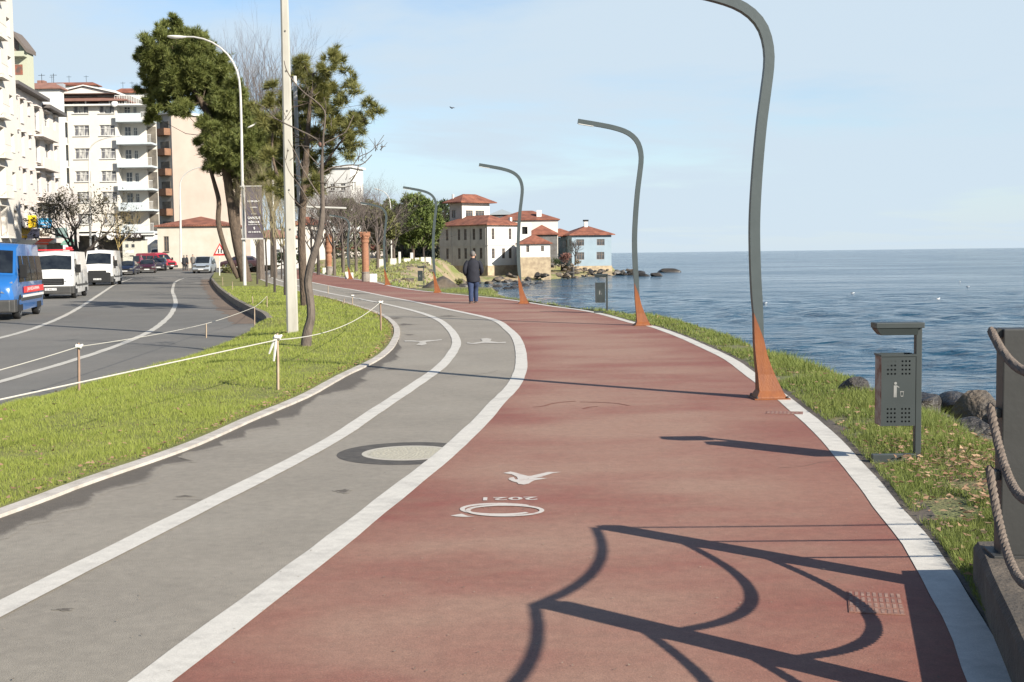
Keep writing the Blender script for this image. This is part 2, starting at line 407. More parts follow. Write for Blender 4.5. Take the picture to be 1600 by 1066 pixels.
a_=N.new('ShaderNodeAttribute'); a_.attribute_name='soft'; q_=N.new('ShaderNodeTexNoise'); q_.inputs['Scale'].default_value=16; q_.inputs['Detail'].default_value=7; q_.inputs['Roughness'].default_value=.7; tt_=N.new('ShaderNodeTexCoord'); L.new(tt_.outputs['Object'],q_.inputs[0])
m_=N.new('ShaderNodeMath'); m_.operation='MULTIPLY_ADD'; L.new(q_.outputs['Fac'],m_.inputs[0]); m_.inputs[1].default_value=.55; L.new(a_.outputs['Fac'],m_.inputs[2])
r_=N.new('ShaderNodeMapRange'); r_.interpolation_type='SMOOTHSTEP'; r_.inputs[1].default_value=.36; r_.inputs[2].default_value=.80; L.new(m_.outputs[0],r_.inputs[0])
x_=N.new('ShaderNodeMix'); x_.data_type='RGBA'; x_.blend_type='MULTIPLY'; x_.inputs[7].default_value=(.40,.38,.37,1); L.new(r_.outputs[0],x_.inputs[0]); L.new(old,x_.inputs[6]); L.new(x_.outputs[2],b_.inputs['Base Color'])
o=mb.build('bike_path',[GRAYP,DARKASP]); tag(o,kind='structure')
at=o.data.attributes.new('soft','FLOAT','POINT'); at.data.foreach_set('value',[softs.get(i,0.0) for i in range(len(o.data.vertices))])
YC=58.0
L_=[p for p in RGr if p.y>=YC or p.x<-30]; i0=next(i for i,p in enumerate(RGr) if p.y>=YC); i1=next(i for i,p in enumerate(ERr) if p.y>=YC)
lc=inter_(RGr,YC); rc=inter_(ERr,YC)
mb=flat('red_path',[lc]+RGr[i0:],[rc]+ERr[i1:],REDP,0.0035)
wear=[0.0]*len(mb.v); st=[-2.4+(YC+2.4)*(i/219)**1.4 for i in range(220)]; NC=18; b0=len(mb.v); vs=[];fs=[]
for y in st:
    a=inter_(RGr,y); b=inter_(ERr,y); W_=b.x-a.x
    for k in range(NC):
        t=k/(NC-1); vs.append((a.x+W_*t,y,.0035)); dl=t*W_; dr=(1-t)*W_
        wear.append(max(0,min(1,dl/.9+.25))*max(0,min(1,dr/1.3)))
for j in range(219):
    for k in range(NC-1): q=j*NC+k; fs.append((q,q+1,q+NC+1,q+NC))
mb.add(vs,fs)
def pxr(mb,l,w,z,mi): ribbon(mb,resample(G(l,z),step=.06),w,0,mi,jit=.006)
Z6=lambda l:[(800+x/3.2,600+y/3.2) for x,y in l]
pxr(mb,Z6([(105,115),(150,112),(200,98),(260,90),(320,86)]),.035,.006,1)
pxr(mb,Z6([(340,90),(450,92),(530,98),(585,108)]),.03,.006,1)
pxr(mb,Z6([(355,124),(390,115),(430,113)]),.035,.006,1)
wear+=[0.5]*(len(mb.v)-len(wear))
o=mb.build('red_path',[REDP,REDD]); tag(o,kind='structure')
at=o.data.attributes.new('wear','FLOAT','POINT'); at.data.foreach_set('value',wear)
nt=REDP.node_tree; N=nt.nodes; L=nt.links; b_=N['Principled BSDF']; old=b_.inputs['Base Color'].links[0].from_socket
an_=N.new('ShaderNodeAttribute'); an_.attribute_name='wear'
nn_=N.new('ShaderNodeTexNoise'); nn_.inputs['Scale'].default_value=1.3; nn_.inputs['Detail'].default_value=8; nn_.inputs['Roughness'].default_value=.7; tt_=N.new('ShaderNodeTexCoord'); L.new(tt_.outputs['Object'],nn_.inputs[0])
m1=N.new('ShaderNodeMath'); m1.operation='MULTIPLY_ADD'; L.new(nn_.outputs['Fac'],m1.inputs[0]); m1.inputs[1].default_value=1.6; L.new(an_.outputs['Fac'],m1.inputs[2])
r_=N.new('ShaderNodeMapRange'); r_.inputs[1].default_value=.75; r_.inputs[2].default_value=1.75; L.new(m1.outputs[0],r_.inputs[0])
mt=N.new('ShaderNodeMix'); mt.data_type='RGBA'; mt.blend_type='MULTIPLY'; mt.inputs[0].default_value=1; L.new(old,mt.inputs[6]); mt.inputs[7].default_value=(.86,.66,.64,1)
mx_=N.new('ShaderNodeMix'); mx_.data_type='RGBA'; L.new(r_.outputs[0],mx_.inputs[0]); L.new(mt.outputs[2],mx_.inputs[6]); L.new(old,mx_.inputs[7]); L.new(mx_.outputs[2],b_.inputs['Base Color'])
# painted lines
def line(name,pts,w,m,z,thick=0.0,cut=None):
    mb=MB(); ribbon(mb,pts,w,z,0,jit=.004,thick=thick); o=mb.build(name,m); tag(o,kind='structure'); return o
line('centre_line_marking',Cr,.165,WLINE,.007)
line('lane_edge_marking',RGr,.18,WLINE,.007)
line('path_edge_marking',ERr,.175,WLINE,.007)
line('kerb_edging',Dr,.125,KERBW,.026,thick=.06)
# joints and soil strip beside the outer line
mb=MB(); off=[]
n=len(ERr)
for i,p in enumerate(ERr):
    t=(ERr[min(i+1,n-1)]-ERr[max(i-1,0)]); t.normalize(); off.append(p+Vector((t.y,-t.x,0))*.17)
ribbon(mb,off,.17,.003,0,jit=.012,thick=.1); tag(mb.build('concrete_edging',CONC),kind='structure')

# road
def inter(curve,y,zkeep=False):
    for a,b in zip(curve,curve[1:]):
        if (a.y-y)*(b.y-y)<=0 and a.y!=b.y:
            t=(y-a.y)/(b.y-a.y); return a.lerp(b,t)
    return curve[0] if y<curve[0].y else curve[-1]
E_near=[Vector((-8.3,-6,-.2)),Vector((-7.6,2,-.2)),Vector((-6.9,9,-.2))]+[P(x,y,-.2) for x,y in [(0,636),(107,610),(186,586),(253,569),(310,553),(360,533),(392,517)]]
E_far=[PR(x,y,.2) for x,y in [(421,497),(412,489),(394,481),(366,466),(345,451),(336,442),(331,435),(334,428),(339,421),(345,417)]]
Ec=resample(E_near+[Vector((E_far[0].x-.2,E_far[0].y-1.5,-.12))]+E_far,step=.8)
ys=[-6+i*1.5 for i in range(30)]+[40+i*3 for i in range(60)]+[220,300,420]
vs=[];fs=[];nx=9
for y in ys:
    xr=inter(Ec,min(y,Ec[-1].y-.1)).x+.5 if y<Ec[-1].y else Ec[-1].x+.5+(y-Ec[-1].y)*.05
    xl=-24.5-.154*y if y>20 else -27.5-.154*(y-20)*0
    for k in range(nx): vs.append((xl+(xr-xl)*k/(nx-1),y,zroad(y)))
for j in range(len(ys)-1):
    for k in range(nx-1): a=j*nx+k; fs.append((a,a+1,a+nx+1,a+nx))
tag(MB().add(vs,fs).build('road',ROADM),kind='structure')
mb=MB()
for l in ([(-260,590),(0,528.5),(70,507),(118,484.4),(157.6,459),(177,446.4),(190,441),(208,435)],[(-200,655),(0,597),(124,560.4),(197,535),(239,515.4),(262,497),(270,486),(274.4,474),(272.5,464),(269.5,456),(270.5,449),(273,442),(279,438),(288,435)]):
    ribbon(mb,resample([PR(x,y) for x,y in l],step=.5),.17,.006,0,jit=.012)
tag(mb.build('road_lane_marking',ROADL),kind='structure')
# soil washed along the kerb and a patched strip
mb=MB(); ribbon(mb,resample([PR(x,y) for x,y in [(386,506),(380,498),(362,484),(345,470),(336,458),(325,446),(322,437)]],step=.5),.8,.003,0,jit=.15)
tag(mb.build('kerbside_soil',mat('reddish_soil',(.14,.095,.065),.95,(.10,.075,.055),3,8)),kind='structure')

# kerb of the median (real upstand)
mb=MB(); kp=resample(E_far[:7],step=.6)
kp2=[p-Vector((.0,0,0)) for p in kp]
ribbon(mb,kp2,.16,.03,0,thick=.30)
tag(mb.build('road_kerb',mat('dark_kerb_stone',(.20,.17,.13),.9,(.11,.095,.08),4,7)),kind='structure')

# lawn between road and path: ladder strip
ns=150; A=resample(Ec,n=400); B=resample([Vector((p.x,p.y,.012)) for p in Dr],n=800)
ymax=min(A[-1].y,125)
mb=MB(); vs=[];fs=[];nk=12
ystat=[-4+ (ymax+4)*((i/(ns-1))**1.6) for i in range(ns)]
def lawn_z(a,b,t,y,x):
    z=a.z+(b.z-a.z)*min(1,t*2.2)**.8+.035*noise.noise(Vector((x*.5,y*.5,0)))*min(1,4*t*(1-t)*3)
    return z
rows=[]
for y in ystat:
    a=inter(A,y); b=inter(B,y)
    a=Vector((a.x,y,a.z-.0)); b=Vector((b.x+.0,y,b.z)); rows.append((a,b))
    for k in range(nk):
        t=k/(nk-1); x=a.x+(b.x-a.x)*t; vs.append((x,y,lawn_z(a,b,t,y,x)))
for j in range(ns-1):
    for k in range(nk-1): q=j*nk+k; fs.append((q,q+1,q+nk+1,q+nk))
mb.add(vs,fs); tag(mb.build('median_lawn',LAWN,smooth=True),kind='structure')
def lawn_at(x,y):
    a=inter(A,y); b=inter(B,y); 
    if b.x-a.x<.05: return None
    t=(x-a.x)/(b.x-a.x)
    if t<0 or t>1: return None
    return lawn_z(a,b,t,y,x)

# verge between the path and the sea
Vin=resample([Vector((p.x,p.y,.0)) for p in off if p.y<60],n=260)
Vo=[Vector((6.2,-6,0)),Vector((5.3,2,0)),Vector((4.75,7,0)),Vector((4.35,9.5,0))]+G([(1544,686),(1484,656),(1420,625),(1360,604),(1300,577),(1203,548),(1124,518),(1060,499),(1011,490),(927,482.5),(860,474),(800,465),(762,459)],.05)
Vo=resample(Vo,n=260)
ystat=[-2+64*((i/199)**1.5) for i in range(200)]
vs=[];fs=[]; nk=16
prof=[(0,0),(.05,.02),(.15,.03),(.3,.04),(.45,.05),(.6,.06),(.75,.07),(.9,.07),(1.0,.04)]
def verge_pt(y,t):
    a=inter(Vin,y); b=inter(Vo,y); x=a.x+(b.x-a.x)*t
    z=.03*math.sin(math.pi*min(t,1))+.04*noise.noise(Vector((x,y,3)))*min(1,t*4)
    return x,z
for y in ystat:
    a=inter(Vin,y); b=inter(Vo,y)
    for k in range(nk):
        if k<10:
            t=k/9; x,z=verge_pt(y,t)
        else:
            q=k-9; x=b.x+q*.32+.15*noise.noise(Vector((y,q,1))); z=-.02-.45*q*(.7+.3*noise.noise(Vector((y*1.5,q*.7,5))))
        vs.append((x,y,z))
for j in range(len(ystat)-1):
    for k in range(nk-1): q=j*nk+k; fs.append((q,q+1,q+nk+1,q+nk))
tag(MB().add(vs,fs).build('grass_verge',VERGE,smooth=True),kind='structure')

# far land: heightfield with the bay shore
coast=[Vector((6,-40,0)),Vector((5.5,0,0)),Vector((4.5,9,0)),Vector((4,14,0)),Vector((3.4,24,0)),Vector((1.4,41,0)),Vector((-1,52,0)),Vector((-2.2,70,0)),Vector((-3.6,95,0)),Vector((-5.2,125,0)),Vector((-6.2,155,0)),Vector((-5.2,176,0)),Vector((-1.5,184,0)),Vector((4,187,0)),Vector((9,198,0)),Vector((14,214,0)),Vector((20,222,0)),Vector((24,232,0)),Vector((21,260,0)),Vector((16,300,0)),Vector((0,420,0)),Vector((-40,900,0)),Vector((-200,1500,0))]
cp=np.array([(p.x,p.y) for p in resample(coast)])
pp=np.array([(p.x,p.y) for p in ERr])
def sdist(poly,X,Y):
    """distance to polyline, positive on its left side"""
    best=np.full(X.shape,1e9); sg=np.ones(X.shape)
    for (x0,y0),(x1,y1) in zip(poly,poly[1:]):
        dx,dy=x1-x0,y1-y0; l=dx*dx+dy*dy
        if l<1e-9: continue
        t=np.clip(((X-x0)*dx+(Y-y0)*dy)/l,0,1); ex=X-x0-t*dx; ey=Y-y0-t*dy; d=np.hypot(ex,ey)
        s=np.sign(dx*(Y-y0)-dy*(X-x0)); s[s==0]=1
        m=d<best-1e-6; best=np.where(m,d,best); sg=np.where(m,s,sg)
    return best*sg
def sstep(a,b,x): t=np.clip((x-a)/(b-a),0,1); return t*t*(3-2*t)
def nz(X,Y,s,seed=0):
    return (np.sin(X*s+seed)*np.cos(Y*s*1.3+seed*2)+.5*np.sin(X*s*2.3+Y*s*1.9+seed)+.3*np.sin(X*s*4.1-Y*s*3.7))*.5
def land_z(X,Y):
    X=np.atleast_1d(np.asarray(X,float)); Y=np.atleast_1d(np.asarray(Y,float))
    dc=sdist(cp,X,Y); dp=-sdist(pp[::6],X,Y)   # dp>0 on the sea side of the path
    zl=np.where(Y<150,-.34,-.34+.0*Y)
    far=sstep(50,66,Y)
    mound=(-.03+1.15*sstep(1.0,14,dp)*sstep(60,120,Y)+.10*nz(X,Y,.35))
    z=np.where((dp>.2),mound*far+(-.34)*(1-far),zl)
    z=np.where(Y>205,np.maximum(z,.2+.0*Y)+.2*nz(X,Y,.1),z)
    beyond=sstep(160,205,Y)*sstep(-30,-20,X); z=z+(0.3)*beyond*(dp<0)
    wd=np.where(Y>60,5.0,1.5)
    shelf=sstep(174,186,Y)*sstep(-16,-7,X)*(Y<250); z=z-(z+1.75+.25*nz(X,Y,.8,1))*shelf*(z>-1.75)
    z=z-(z+3.3)*(1-sstep(-1.0,wd,dc+.9*nz(X,Y,.5,2)*(Y>60)))
    return z
xs=np.concatenate([np.linspace(-700,-160,14),np.linspace(-150,-40,40),np.linspace(-38,40,105)]); yv=np.concatenate([np.linspace(-60,50,60),np.linspace(52,270,130),np.linspace(275,1500,40)])
XX,YY=np.meshgrid(xs,yv); ZZ=land_z(XX.ravel(),YY.ravel()); nxx=len(xs)
vs=list(zip(XX.ravel().tolist(),YY.ravel().tolist(),ZZ.tolist())); fs=[]
for j in range(len(yv)-1):
    for i in range(nxx-1): q=j*nxx+i; fs.append((q,q+1,q+nxx+1,q+nxx))
FARL=mat('rough_grassland',(.13,.15,.035),.95,(.24,.19,.11),.35,9,bump=.9,bscale=2,bdist=.15,contrast=(.42,.6),col3=(.27,.20,.13),scale3=.12,c3=(.5,.62))
tag(MB().add(vs,fs).build('ground',FARL,smooth=True),kind='structure')

# pavement along the shops
mb=MB(); vs=[];fs=[]
for i,y in enumerate([0,40,80,120,160]): 
    xl=-24.5-.154*max(y,20)
    vs+=[(xl,y,zroad(y)-.1),(xl,y,zroad(y)+.13),(xl-16,y,zroad(y)+.15)]
for i in range(4): fs+=[(3*i,3*i+3,3*i+4,3*i+1),(3*i+1,3*i+4,3*i+5,3*i+2)]
tag(mb.add(vs,fs).build('pavement',mat('paving',(.3,.28,.25),.9,(.22,.2,.18),2,6)),kind='structure')

# ---------------------------------------------------------------- sea
SEA=-2.4
m=bpy.data.materials.new('sea_water'); m.use_nodes=True; nt=m.node_tree; N=nt.nodes; L=nt.links; b=N['Principled BSDF']
b.inputs['Base Color'].default_value=(.013,.05,.085,1); b.inputs['Roughness'].default_value=.12; b.inputs['IOR'].default_value=1.33; b.inputs['Specular IOR Level'].default_value=.5
tc=N.new('ShaderNodeTexCoord'); mp=N.new('ShaderNodeMapping'); mp.inputs['Scale'].default_value=(.7,1,1); mp.inputs['Rotation'].default_value=(0,0,R(12)); L.new(tc.outputs['Object'],mp.inputs[0])
prev=None
for s_,st,di in ((.13,1.0,1.7),(.45,1.0,.75),(1.5,1.0,.23),(4.5,1.0,.085),(11.0,1.0,.022)):
    n_=N.new('ShaderNodeTexNoise'); n_.inputs['Scale'].default_value=s_; n_.inputs['Detail'].default_value=4; n_.inputs['Distortion'].default_value=.4; L.new(mp.outputs[0],n_.inputs[0])
    bp=N.new('ShaderNodeBump'); bp.inputs['Strength'].default_value=st; bp.inputs['Distance'].default_value=di; L.new(n_.outputs[0],bp.inputs['Height'])
    if prev: L.new(prev,bp.inputs['Normal'])
    prev=bp.outputs[0]
L.new(prev,b.inputs['Normal'])
# broad patches of rougher and smoother water
n_=N.new('ShaderNodeTexNoise'); n_.inputs['Scale'].default_value=.03; n_.inputs['Detail'].default_value=5; L.new(mp.outputs[0],n_.inputs[0])
rr=N.new('ShaderNodeMapRange'); rr.inputs[1].default_value=.35; rr.inputs[2].default_value=.65; rr.inputs[3].default_value=.05; rr.inputs[4].default_value=.16; L.new(n_.outputs[0],rr.inputs[0]); L.new(rr.outputs[0],b.inputs['Roughness'])
WATER=m
rs=[7.0]
while rs[-1]<26000: rs.append(rs[-1]*(1.0058 if rs[-1]<130 else 1.018))
rs=np.array(rs); az=np.radians(np.linspace(-45,80,640))
RR,AA=np.meshgrid(rs,az,indexing='ij'); X=RR*np.sin(AA); Y=RR*np.cos(AA); Z=np.full(X.shape,SEA)
spc=np.where(RR<130,np.maximum(RR*.0058,.6*RR*(az[1]-az[0])),RR*.018); gust=np.clip(.85+.55*np.sin(X*.06+1.7*np.sin(Y*.031))*np.sin(Y*.085+.8*np.sin(X*.05))+.35*np.sin(Y*.23+X*.04+2*np.sin(X*.09)),.25,1.9)
wr=np.random.default_rng(3)
for i in range(46):
    lam=.8*1.068**i; 
    if lam>7: break
    th=R(205)+wr.normal(0,.62); k=2*math.pi/lam; am=.0066*lam**.9*(1 if lam<1.8 else (1.8/lam)**.75)
    fade=np.clip(lam/(spc*2.6)-1,0,1)
    Z+=gust*am*fade*np.sin(k*(X*math.cos(th)+Y*math.sin(th))+wr.uniform(0,6.28)+1.3*np.sin(.13*k*(X*math.sin(th)-Y*math.cos(th))))
nr,na=X.shape
me=bpy.data.meshes.new('sea'); me.vertices.add(nr*na); me.vertices.foreach_set('co',np.stack([X,Y,Z],-1).astype(np.float32).ravel())
I=np.arange(nr*na).reshape(nr,na); q=np.stack([I[:-1,:-1],I[:-1,1:],I[1:,1:],I[1:,:-1]],-1).reshape(-1,4)
me.loops.add(q.size); me.loops.foreach_set('vertex_index',q.ravel().astype(np.int32)); me.polygons.add(len(q)); me.polygons.foreach_set('loop_start',np.arange(0,q.size,4,dtype=np.int32)); me.polygons.foreach_set('use_smooth',np.ones(len(q),bool))
me.materials.append(WATER); me.update(calc_edges=True)
o=bpy.data.objects.new('sea',me); COL.objects.link(o); tag(o,kind='structure')

# ---------------------------------------------------------------- grass blades
def blades(name,pts,h,wd,m,label,cat='grass'):
    n=len(pts); a=rng.uniform(0,2*np.pi,n); ln=rng.normal(0,.45,(n,2))
    hh=h*rng.uniform(.5,1.35,n)
    dx=np.cos(a)*wd/2; dy=np.sin(a)*wd/2
    v=np.empty((n,3,3)); 
    v[:,0,:]=pts; v[:,0,0]-=dx; v[:,0,1]-=dy
    v[:,1,:]=pts; v[:,1,0]+=dx; v[:,1,1]+=dy
    v[:,2,:]=pts; v[:,2,0]+=ln[:,0]*hh; v[:,2,1]+=ln[:,1]*hh; v[:,2,2]+=hh
    v[:,:2,2]-=.006
    o=npmesh(name,v.reshape(-1,3),3,m); tag(o,label,cat,kind='stuff'); return o
# median
ar=np.array([p.y for p in A]); ax=np.array([p.x for p in A]); azz=np.array([p.z for p in A]); br=np.array([p.y for p in B]); bx=np.array([p.x for p in B])
ya=np.array([r[0].y for r in rows]); xa=np.array([r[0].x for r in rows]); za=np.array([r[0].z for r in rows]); xb=np.array([r[1].x for r in rows])
def lawn_samples(n,y0,y1,pw):
    u=rng.uniform(0,1,n); y=(y0**(1-pw)+u*(y1**(1-pw)-y0**(1-pw)))**(1/(1-pw))
    a=np.interp(y,ya,xa); b=np.interp(y,ya,xb)-.13; wmax=9.0
    keep=rng.uniform(0,1,n)<(b-a)/wmax
    y=y[keep];a=a[keep];b=b[keep]; t=rng.uniform(0,1,len(y)); x=a+(b-a)*t
    z=np.array([lawn_z(Vector((aa,0,z0)),Vector((bb,0,.012)),tt,yy,xx) for aa,bb,z0,tt,yy,xx in zip(a,b,np.interp(y,ya,za),t,y,x)])
    return np.stack([x,y,z],-1)
p1=lawn_samples(800000,5.5,70,2.1)
dcl=np.array([1+.9*noise.noise(Vector((x*1.2,y*1.2,0)))+.5*noise.noise(Vector((x*4,y*4,7))) for x,y,z in p1[:,:]])
wd=np.clip(p1[:,1]*.00038,.003,.02)
blades('median_grass',p1,.036*np.clip(dcl,.35,1.9)*(1+np.clip((p1[:,1]-10)/60,0,.6)),wd,BLADE_M,'yellow-green mown grass on the strip between road and bike path')
# verge
def verge_samples(n,y0,y1,pw):
    u=rng.uniform(0,1,n); y=(y0**(1-pw)+u*(y1**(1-pw)-y0**(1-pw)))**(1/(1-pw)); t=rng.uniform(-.02,1.12,n)
    out=[]
    vin=np.array([(p.y,p.x) for p in Vin]); vo=np.array([(p.y,p.x) for p in Vo])
    a=np.interp(y,vin[:,0],vin[:,1]); b=np.interp(y,vo[:,0],vo[:,1]); x=a+(b-a)*t
    keep=(rng.uniform(0,1,n)<(b-a)/3.6)&(b>a); y=y[keep];x=x[keep];t=t[keep]
    z=np.array([.03*math.sin(math.pi*min(max(tt,0),1))+.04*noise.noise(Vector((xx,yy,3)))*min(1,max(tt,0)*4)-max(0,tt-1)*1.2 for tt,xx,yy in zip(t,x,y)])
    return np.stack([x,y,z],-1),t
pv,tv=verge_samples(330000,5.0,58,1.9)
cl=np.array([noise.noise(Vector((x*1.1,y*1.1,9)))+.7*noise.noise(Vector((x*3.1,y*3.1,2))) for x,y,z in pv])
inleaf=(np.exp(-((pv[:,0]-3.55)**2/.5+(pv[:,1]-8.6)**2/1.6))>.45)
keep=(cl>-.30)&~(inleaf&(rng.uniform(0,1,len(pv))<.6)); pv=pv[keep];cl=cl[keep];tv=tv[keep]
blades('verge_grass',pv,(.06+.10*np.clip(cl,0,1))*(1-.35*(tv<.15)),np.clip(pv[:,1]*.0006,.005,.02),BLADE_V,'rough green grass tufts between the red path and the sea')
# dry leaves
def leaves(name,pts,size,label):
    n=len(pts); v=np.empty((n,4,3)); a=rng.uniform(0,2*np.pi,n); s=size*rng.uniform(.5,1.4,n); tl=rng.normal(0,.5,(n,4))
    for k,(r_,da) in enumerate(((1,0),(.55,1.4),(1,3.14),(.5,4.6))):
        v[:,k,0]=pts[:,0]+s*r_*np.cos(a+da); v[:,k,1]=pts[:,1]+s*r_*np.sin(a+da); v[:,k,2]=pts[:,2]+.012+s*np.abs(tl[:,k])*.8
    o=npmesh(name,v.reshape(-1,3),4,LEAFM); tag(o,label,'leaves',kind='stuff')
q=rng.normal(0,1,(1500,2)); lp=np.stack([3.55+q[:,0]*.5,8.6+q[:,1]*.95,np.full(1500,.06)],-1)
q2,_=verge_samples(5200,5,40,1.6); q2[:,2]+=.03
lp=lp[(lp[:,0]>np.interp(lp[:,1],[p.y for p in Vin],[p.x for p in Vin])+.12)]
leaves('fallen_leaves',np.concatenate([lp,q2]),.022,'brown dry leaves lying in the grass beside the litter bin')
q=lawn_samples(3500,6,50,1.8); q[:,2]+=.035
e=[];
for i in range(1500):
    p=Dr[random.randint(20,170)]; e.append((p.x-abs(random.gauss(0,.10))-.08,p.y+random.uniform(-.2,.2),.03))
leaves('lawn_leaf_litter',np.concatenate([q[:600],np.array(e)]),.022,'small brown leaf litter scattered over the median lawn edge')
# ================================================================ path lamps
def make_path_lamp(label):
    t=empty('path_lamp',(0,0,0),0,label,'street lamp','curved lamps along the sea side of the red path')
    def ring(xl,xr,zl,zr,d,b=.012):
        return [(xl,-d/2,zl),(xr,-d/2,zr),(xr,d/2,zr),(xl,d/2,zl)]
    b=MB(); b.sweep(None,[ring(-.155,.177,.0145,.0145,.34),ring(-.15,.172,.03,.03,.33),ring(-.118,.139,.09,.09,.24),ring(-.128,.059,.27,.27,.17),ring(-.14,.016,.38,.38,.15),ring(-.15,-.021,.49,.49,.135),ring(-.16,-.045,.62,.60,.125),ring(-.168,-.058,.95,.66,.12)])
    b.build('base',RUST,t)
    c=resample([Vector((x,0,z)) for x,z in [(-.121,1.0),(-.145,1.4),(-.155,1.93),(-.13,2.45),(-.085,2.97),(-.035,3.36),(0,3.65),(-.005,3.85),(-.06,4.05),(-.17,4.2),(-.33,4.31),(-.55,4.39),(-.85,4.46),(-1.4,4.56)]],n=44)
    rings=[ring(-.168,-.058,.951,.661,.118)]
    for i,p in enumerate(c):
        tt=(c[min(i+1,43)]-c[max(i-1,0)]).normalized(); nrm=Vector((-tt.z,0,tt.x)); f=i/43; wd=.052*(1-.12*f)+.004; d=.058*(1-.1*f)
        if i==0: nrm=Vector((-1,0,.25)).normalized()
        l=p+nrm*wd; r=p-nrm*wd
        rings.append([(l.x,-d,l.z),(r.x,-d,r.z),(r.x,d,r.z),(l.x,d,l.z)])
    b=MB(); b.sweep(None,rings); p=b.build('pole',STEEL,t)
    h=MB(); M=Matrix.Translation((-1.22,0,4.475))@Matrix.Rotation(R(10),4,'Y'); h.box(-.17,.17,-.05,.05,-.012,.004,M=M); h.build('lamp_head',mat('lamp_lens',(.6,.6,.56),.3),t)
    MB().box(-.185,.21,-.20,.20,0,.014,bev=.003).build('base_plate',RUST,t)
    for sx in (-.155,.18):
        for sy in (-.175,.175): MB().lathe([(.014,.0145),(.014,.03),(.005,.04)],8,c=(sx,sy)).build('anchor_bolt',mat('zinc',(.12,.10,.09),.4,metal=.8),t)
    return t
lp=[((1200,622),'nearest curved grey path lamp with its top cut off by the picture edge'),((1003,508.5),'second nearest curved grey lamp on an orange base, beside the red path'),((818,474.5),'third curved path lamp, in front of the white houses by the sea'),((683.5,457.5),'fourth curved path lamp, left of the walking man'),((605.5,445.5),'curved path lamp between the brick column and the grassy mound'),((547.5,436),'small curved path lamp just left of the brick column'),((514,427),'distant curved path lamp on an orange base beside the ragged brick column'),((499.5,425),'farthest small path lamp near the bend of the red path')]
L0=None
for i,((x,y),lb) in enumerate(lp):
    if i==0: L0=make_path_lamp(lb); o=L0
    else: o=copy_tree(L0)
    o['label']=lb; o.location=P(x,y,0.004)-Vector((.0,0,0))

# ================================================================ litter bins
def make_bin(label):
    t=empty('litter_bin',(0,0,0),0,label,'litter bin','dark metal litter bins beside the path')
    MB().box(-.023,.023,-.03,.03,-.03,1.05,bev=.004).build('post',BINM,t)
    b=MB(); b.box(-.345,.024,-.085,.07,1.008,1.05,bev=.004); b.add([(-.34,-.08,1.005),(-.024,-.08,1.005),(-.024,.065,1.005),(-.34,.065,1.005),(-.30,-.07,.955),(-.024,-.07,.955),(-.024,.055,.955),(-.30,.055,.955)],[(0,1,5,4),(1,2,6,5),(2,3,7,6),(3,0,4,7),(4,5,6,7)]); b.build('hood',BINM,t)
    # container: open top shell with real perforations suggested by recessed holes
    holes=[]
    for gx in (-.265,-.155):
        for gz in (.70,.335):
            for i in range(3):
                for j in range(4): holes.append((gx+i*.027,gz-j*.032+.06))
    b=MB(); x0,x1,y0,y1,z0,z1=-.315,-.055,-.12,.045,.265,.80
    rs_=.0065; xsx=sorted(set([x0,x1]+[round(h[0]-rs_,4) for h in holes]+[round(h[0]+rs_,4) for h in holes])); zs_=sorted(set([z0,z1]+[round(h[1]-rs_,4) for h in holes]+[round(h[1]+rs_,4) for h in holes]))
    for i in range(len(xsx)-1):
        for j in range(len(zs_)-1):
            cx=(xsx[i]+xsx[i+1])/2; cz=(zs_[j]+zs_[j+1])/2
            if any(abs(cx-h[0])<rs_ and abs(cz-h[1])<rs_ for h in holes): continue
            b.add([(xsx[i],y0,zs_[j]),(xsx[i+1],y0,zs_[j]),(xsx[i+1],y0,zs_[j+1]),(xsx[i],y0,zs_[j+1])],[(0,1,2,3)])
    b.add([(x0,y0,z0),(x1,y0,z0),(x1,y1,z0),(x0,y1,z0)],[(0,1,2,3)])
    b.add([(x1,y0,z0),(x1,y1,z0),(x1,y1,z1),(x1,y0,z1),(x0,y1,z1),(x0,y1,z0)],[(0,1,2,3),(1,5,4,2)])
    b.box(x0-.006,x1+.004,y0-.006,y0+.006,z1-.004,z1+.012); b.box(x0-.006,x1+.004,y1-.006,y1+.006,z1-.004,z1+.012); b.box(x1-.004,x1+.008,y0,y1,z1-.004,z1+.012); b.box(x0-.008,x0+.004,y0,y1,z1-.004,z1+.012)
    b.build('container',BINM,t,fixn=False)
    MB().add([(x0,y0,z0),(x0,y1,z0),(x0,y1,z1-.005),(x0,y0,z1-.005)],[(0,1,2,3)]).build('side_panel',BARERUST,t)['label']='rusty side panel with flaking paint'
    MB().box(x0+.03,x1-.03,y0+.05,y1-.03,z0+.01,z1-.2).build('liner',mat('liner',(.04,.045,.045),.6),t)
    MB().box(-.355,.03,-.05,.0,-.03,.035,bev=.004).build('foot',BINM,t)
    # pictogram: person dropping litter in a basket
    p=MB(); M=MF(-.195,y0-.0025,.54)
    c=[(math.cos(a)*.011-.012,math.sin(a)*.011+.052,0) for a in np.linspace(0,6.283,13)[:-1]]
    p.add(c,[tuple(range(12))],M=M)
    p.add([(-.026,.036,0),(-.002,.036,0),(.018,.022,0),(.015,.017,0),(-.002,.026,0),(-.004,-.055,0),(-.014,-.055,0),(-.015,-.015,0),(-.017,-.055,0),(-.026,-.055,0)],[tuple(range(10))],M=M)
    p.add([(.022,-.01,0),(.052,-.01,0),(.046,-.05,0),(.028,-.05,0),(.03,-.044,0),(.044,-.044,0),(.048,-.016,0),(.026,-.016,0)],[(0,1,6,7),(1,2,5,6),(2,3,4,5),(3,0,7,4)],M=M)
    p.build('pictogram',mat('sticker_white',(.19,.19,.18),.5),t)
    return t
b0=make_bin('dark grey-green litter bin with rusty side, nearest, beside the rope railing')
b0.location=P(1432.5,715,.03)
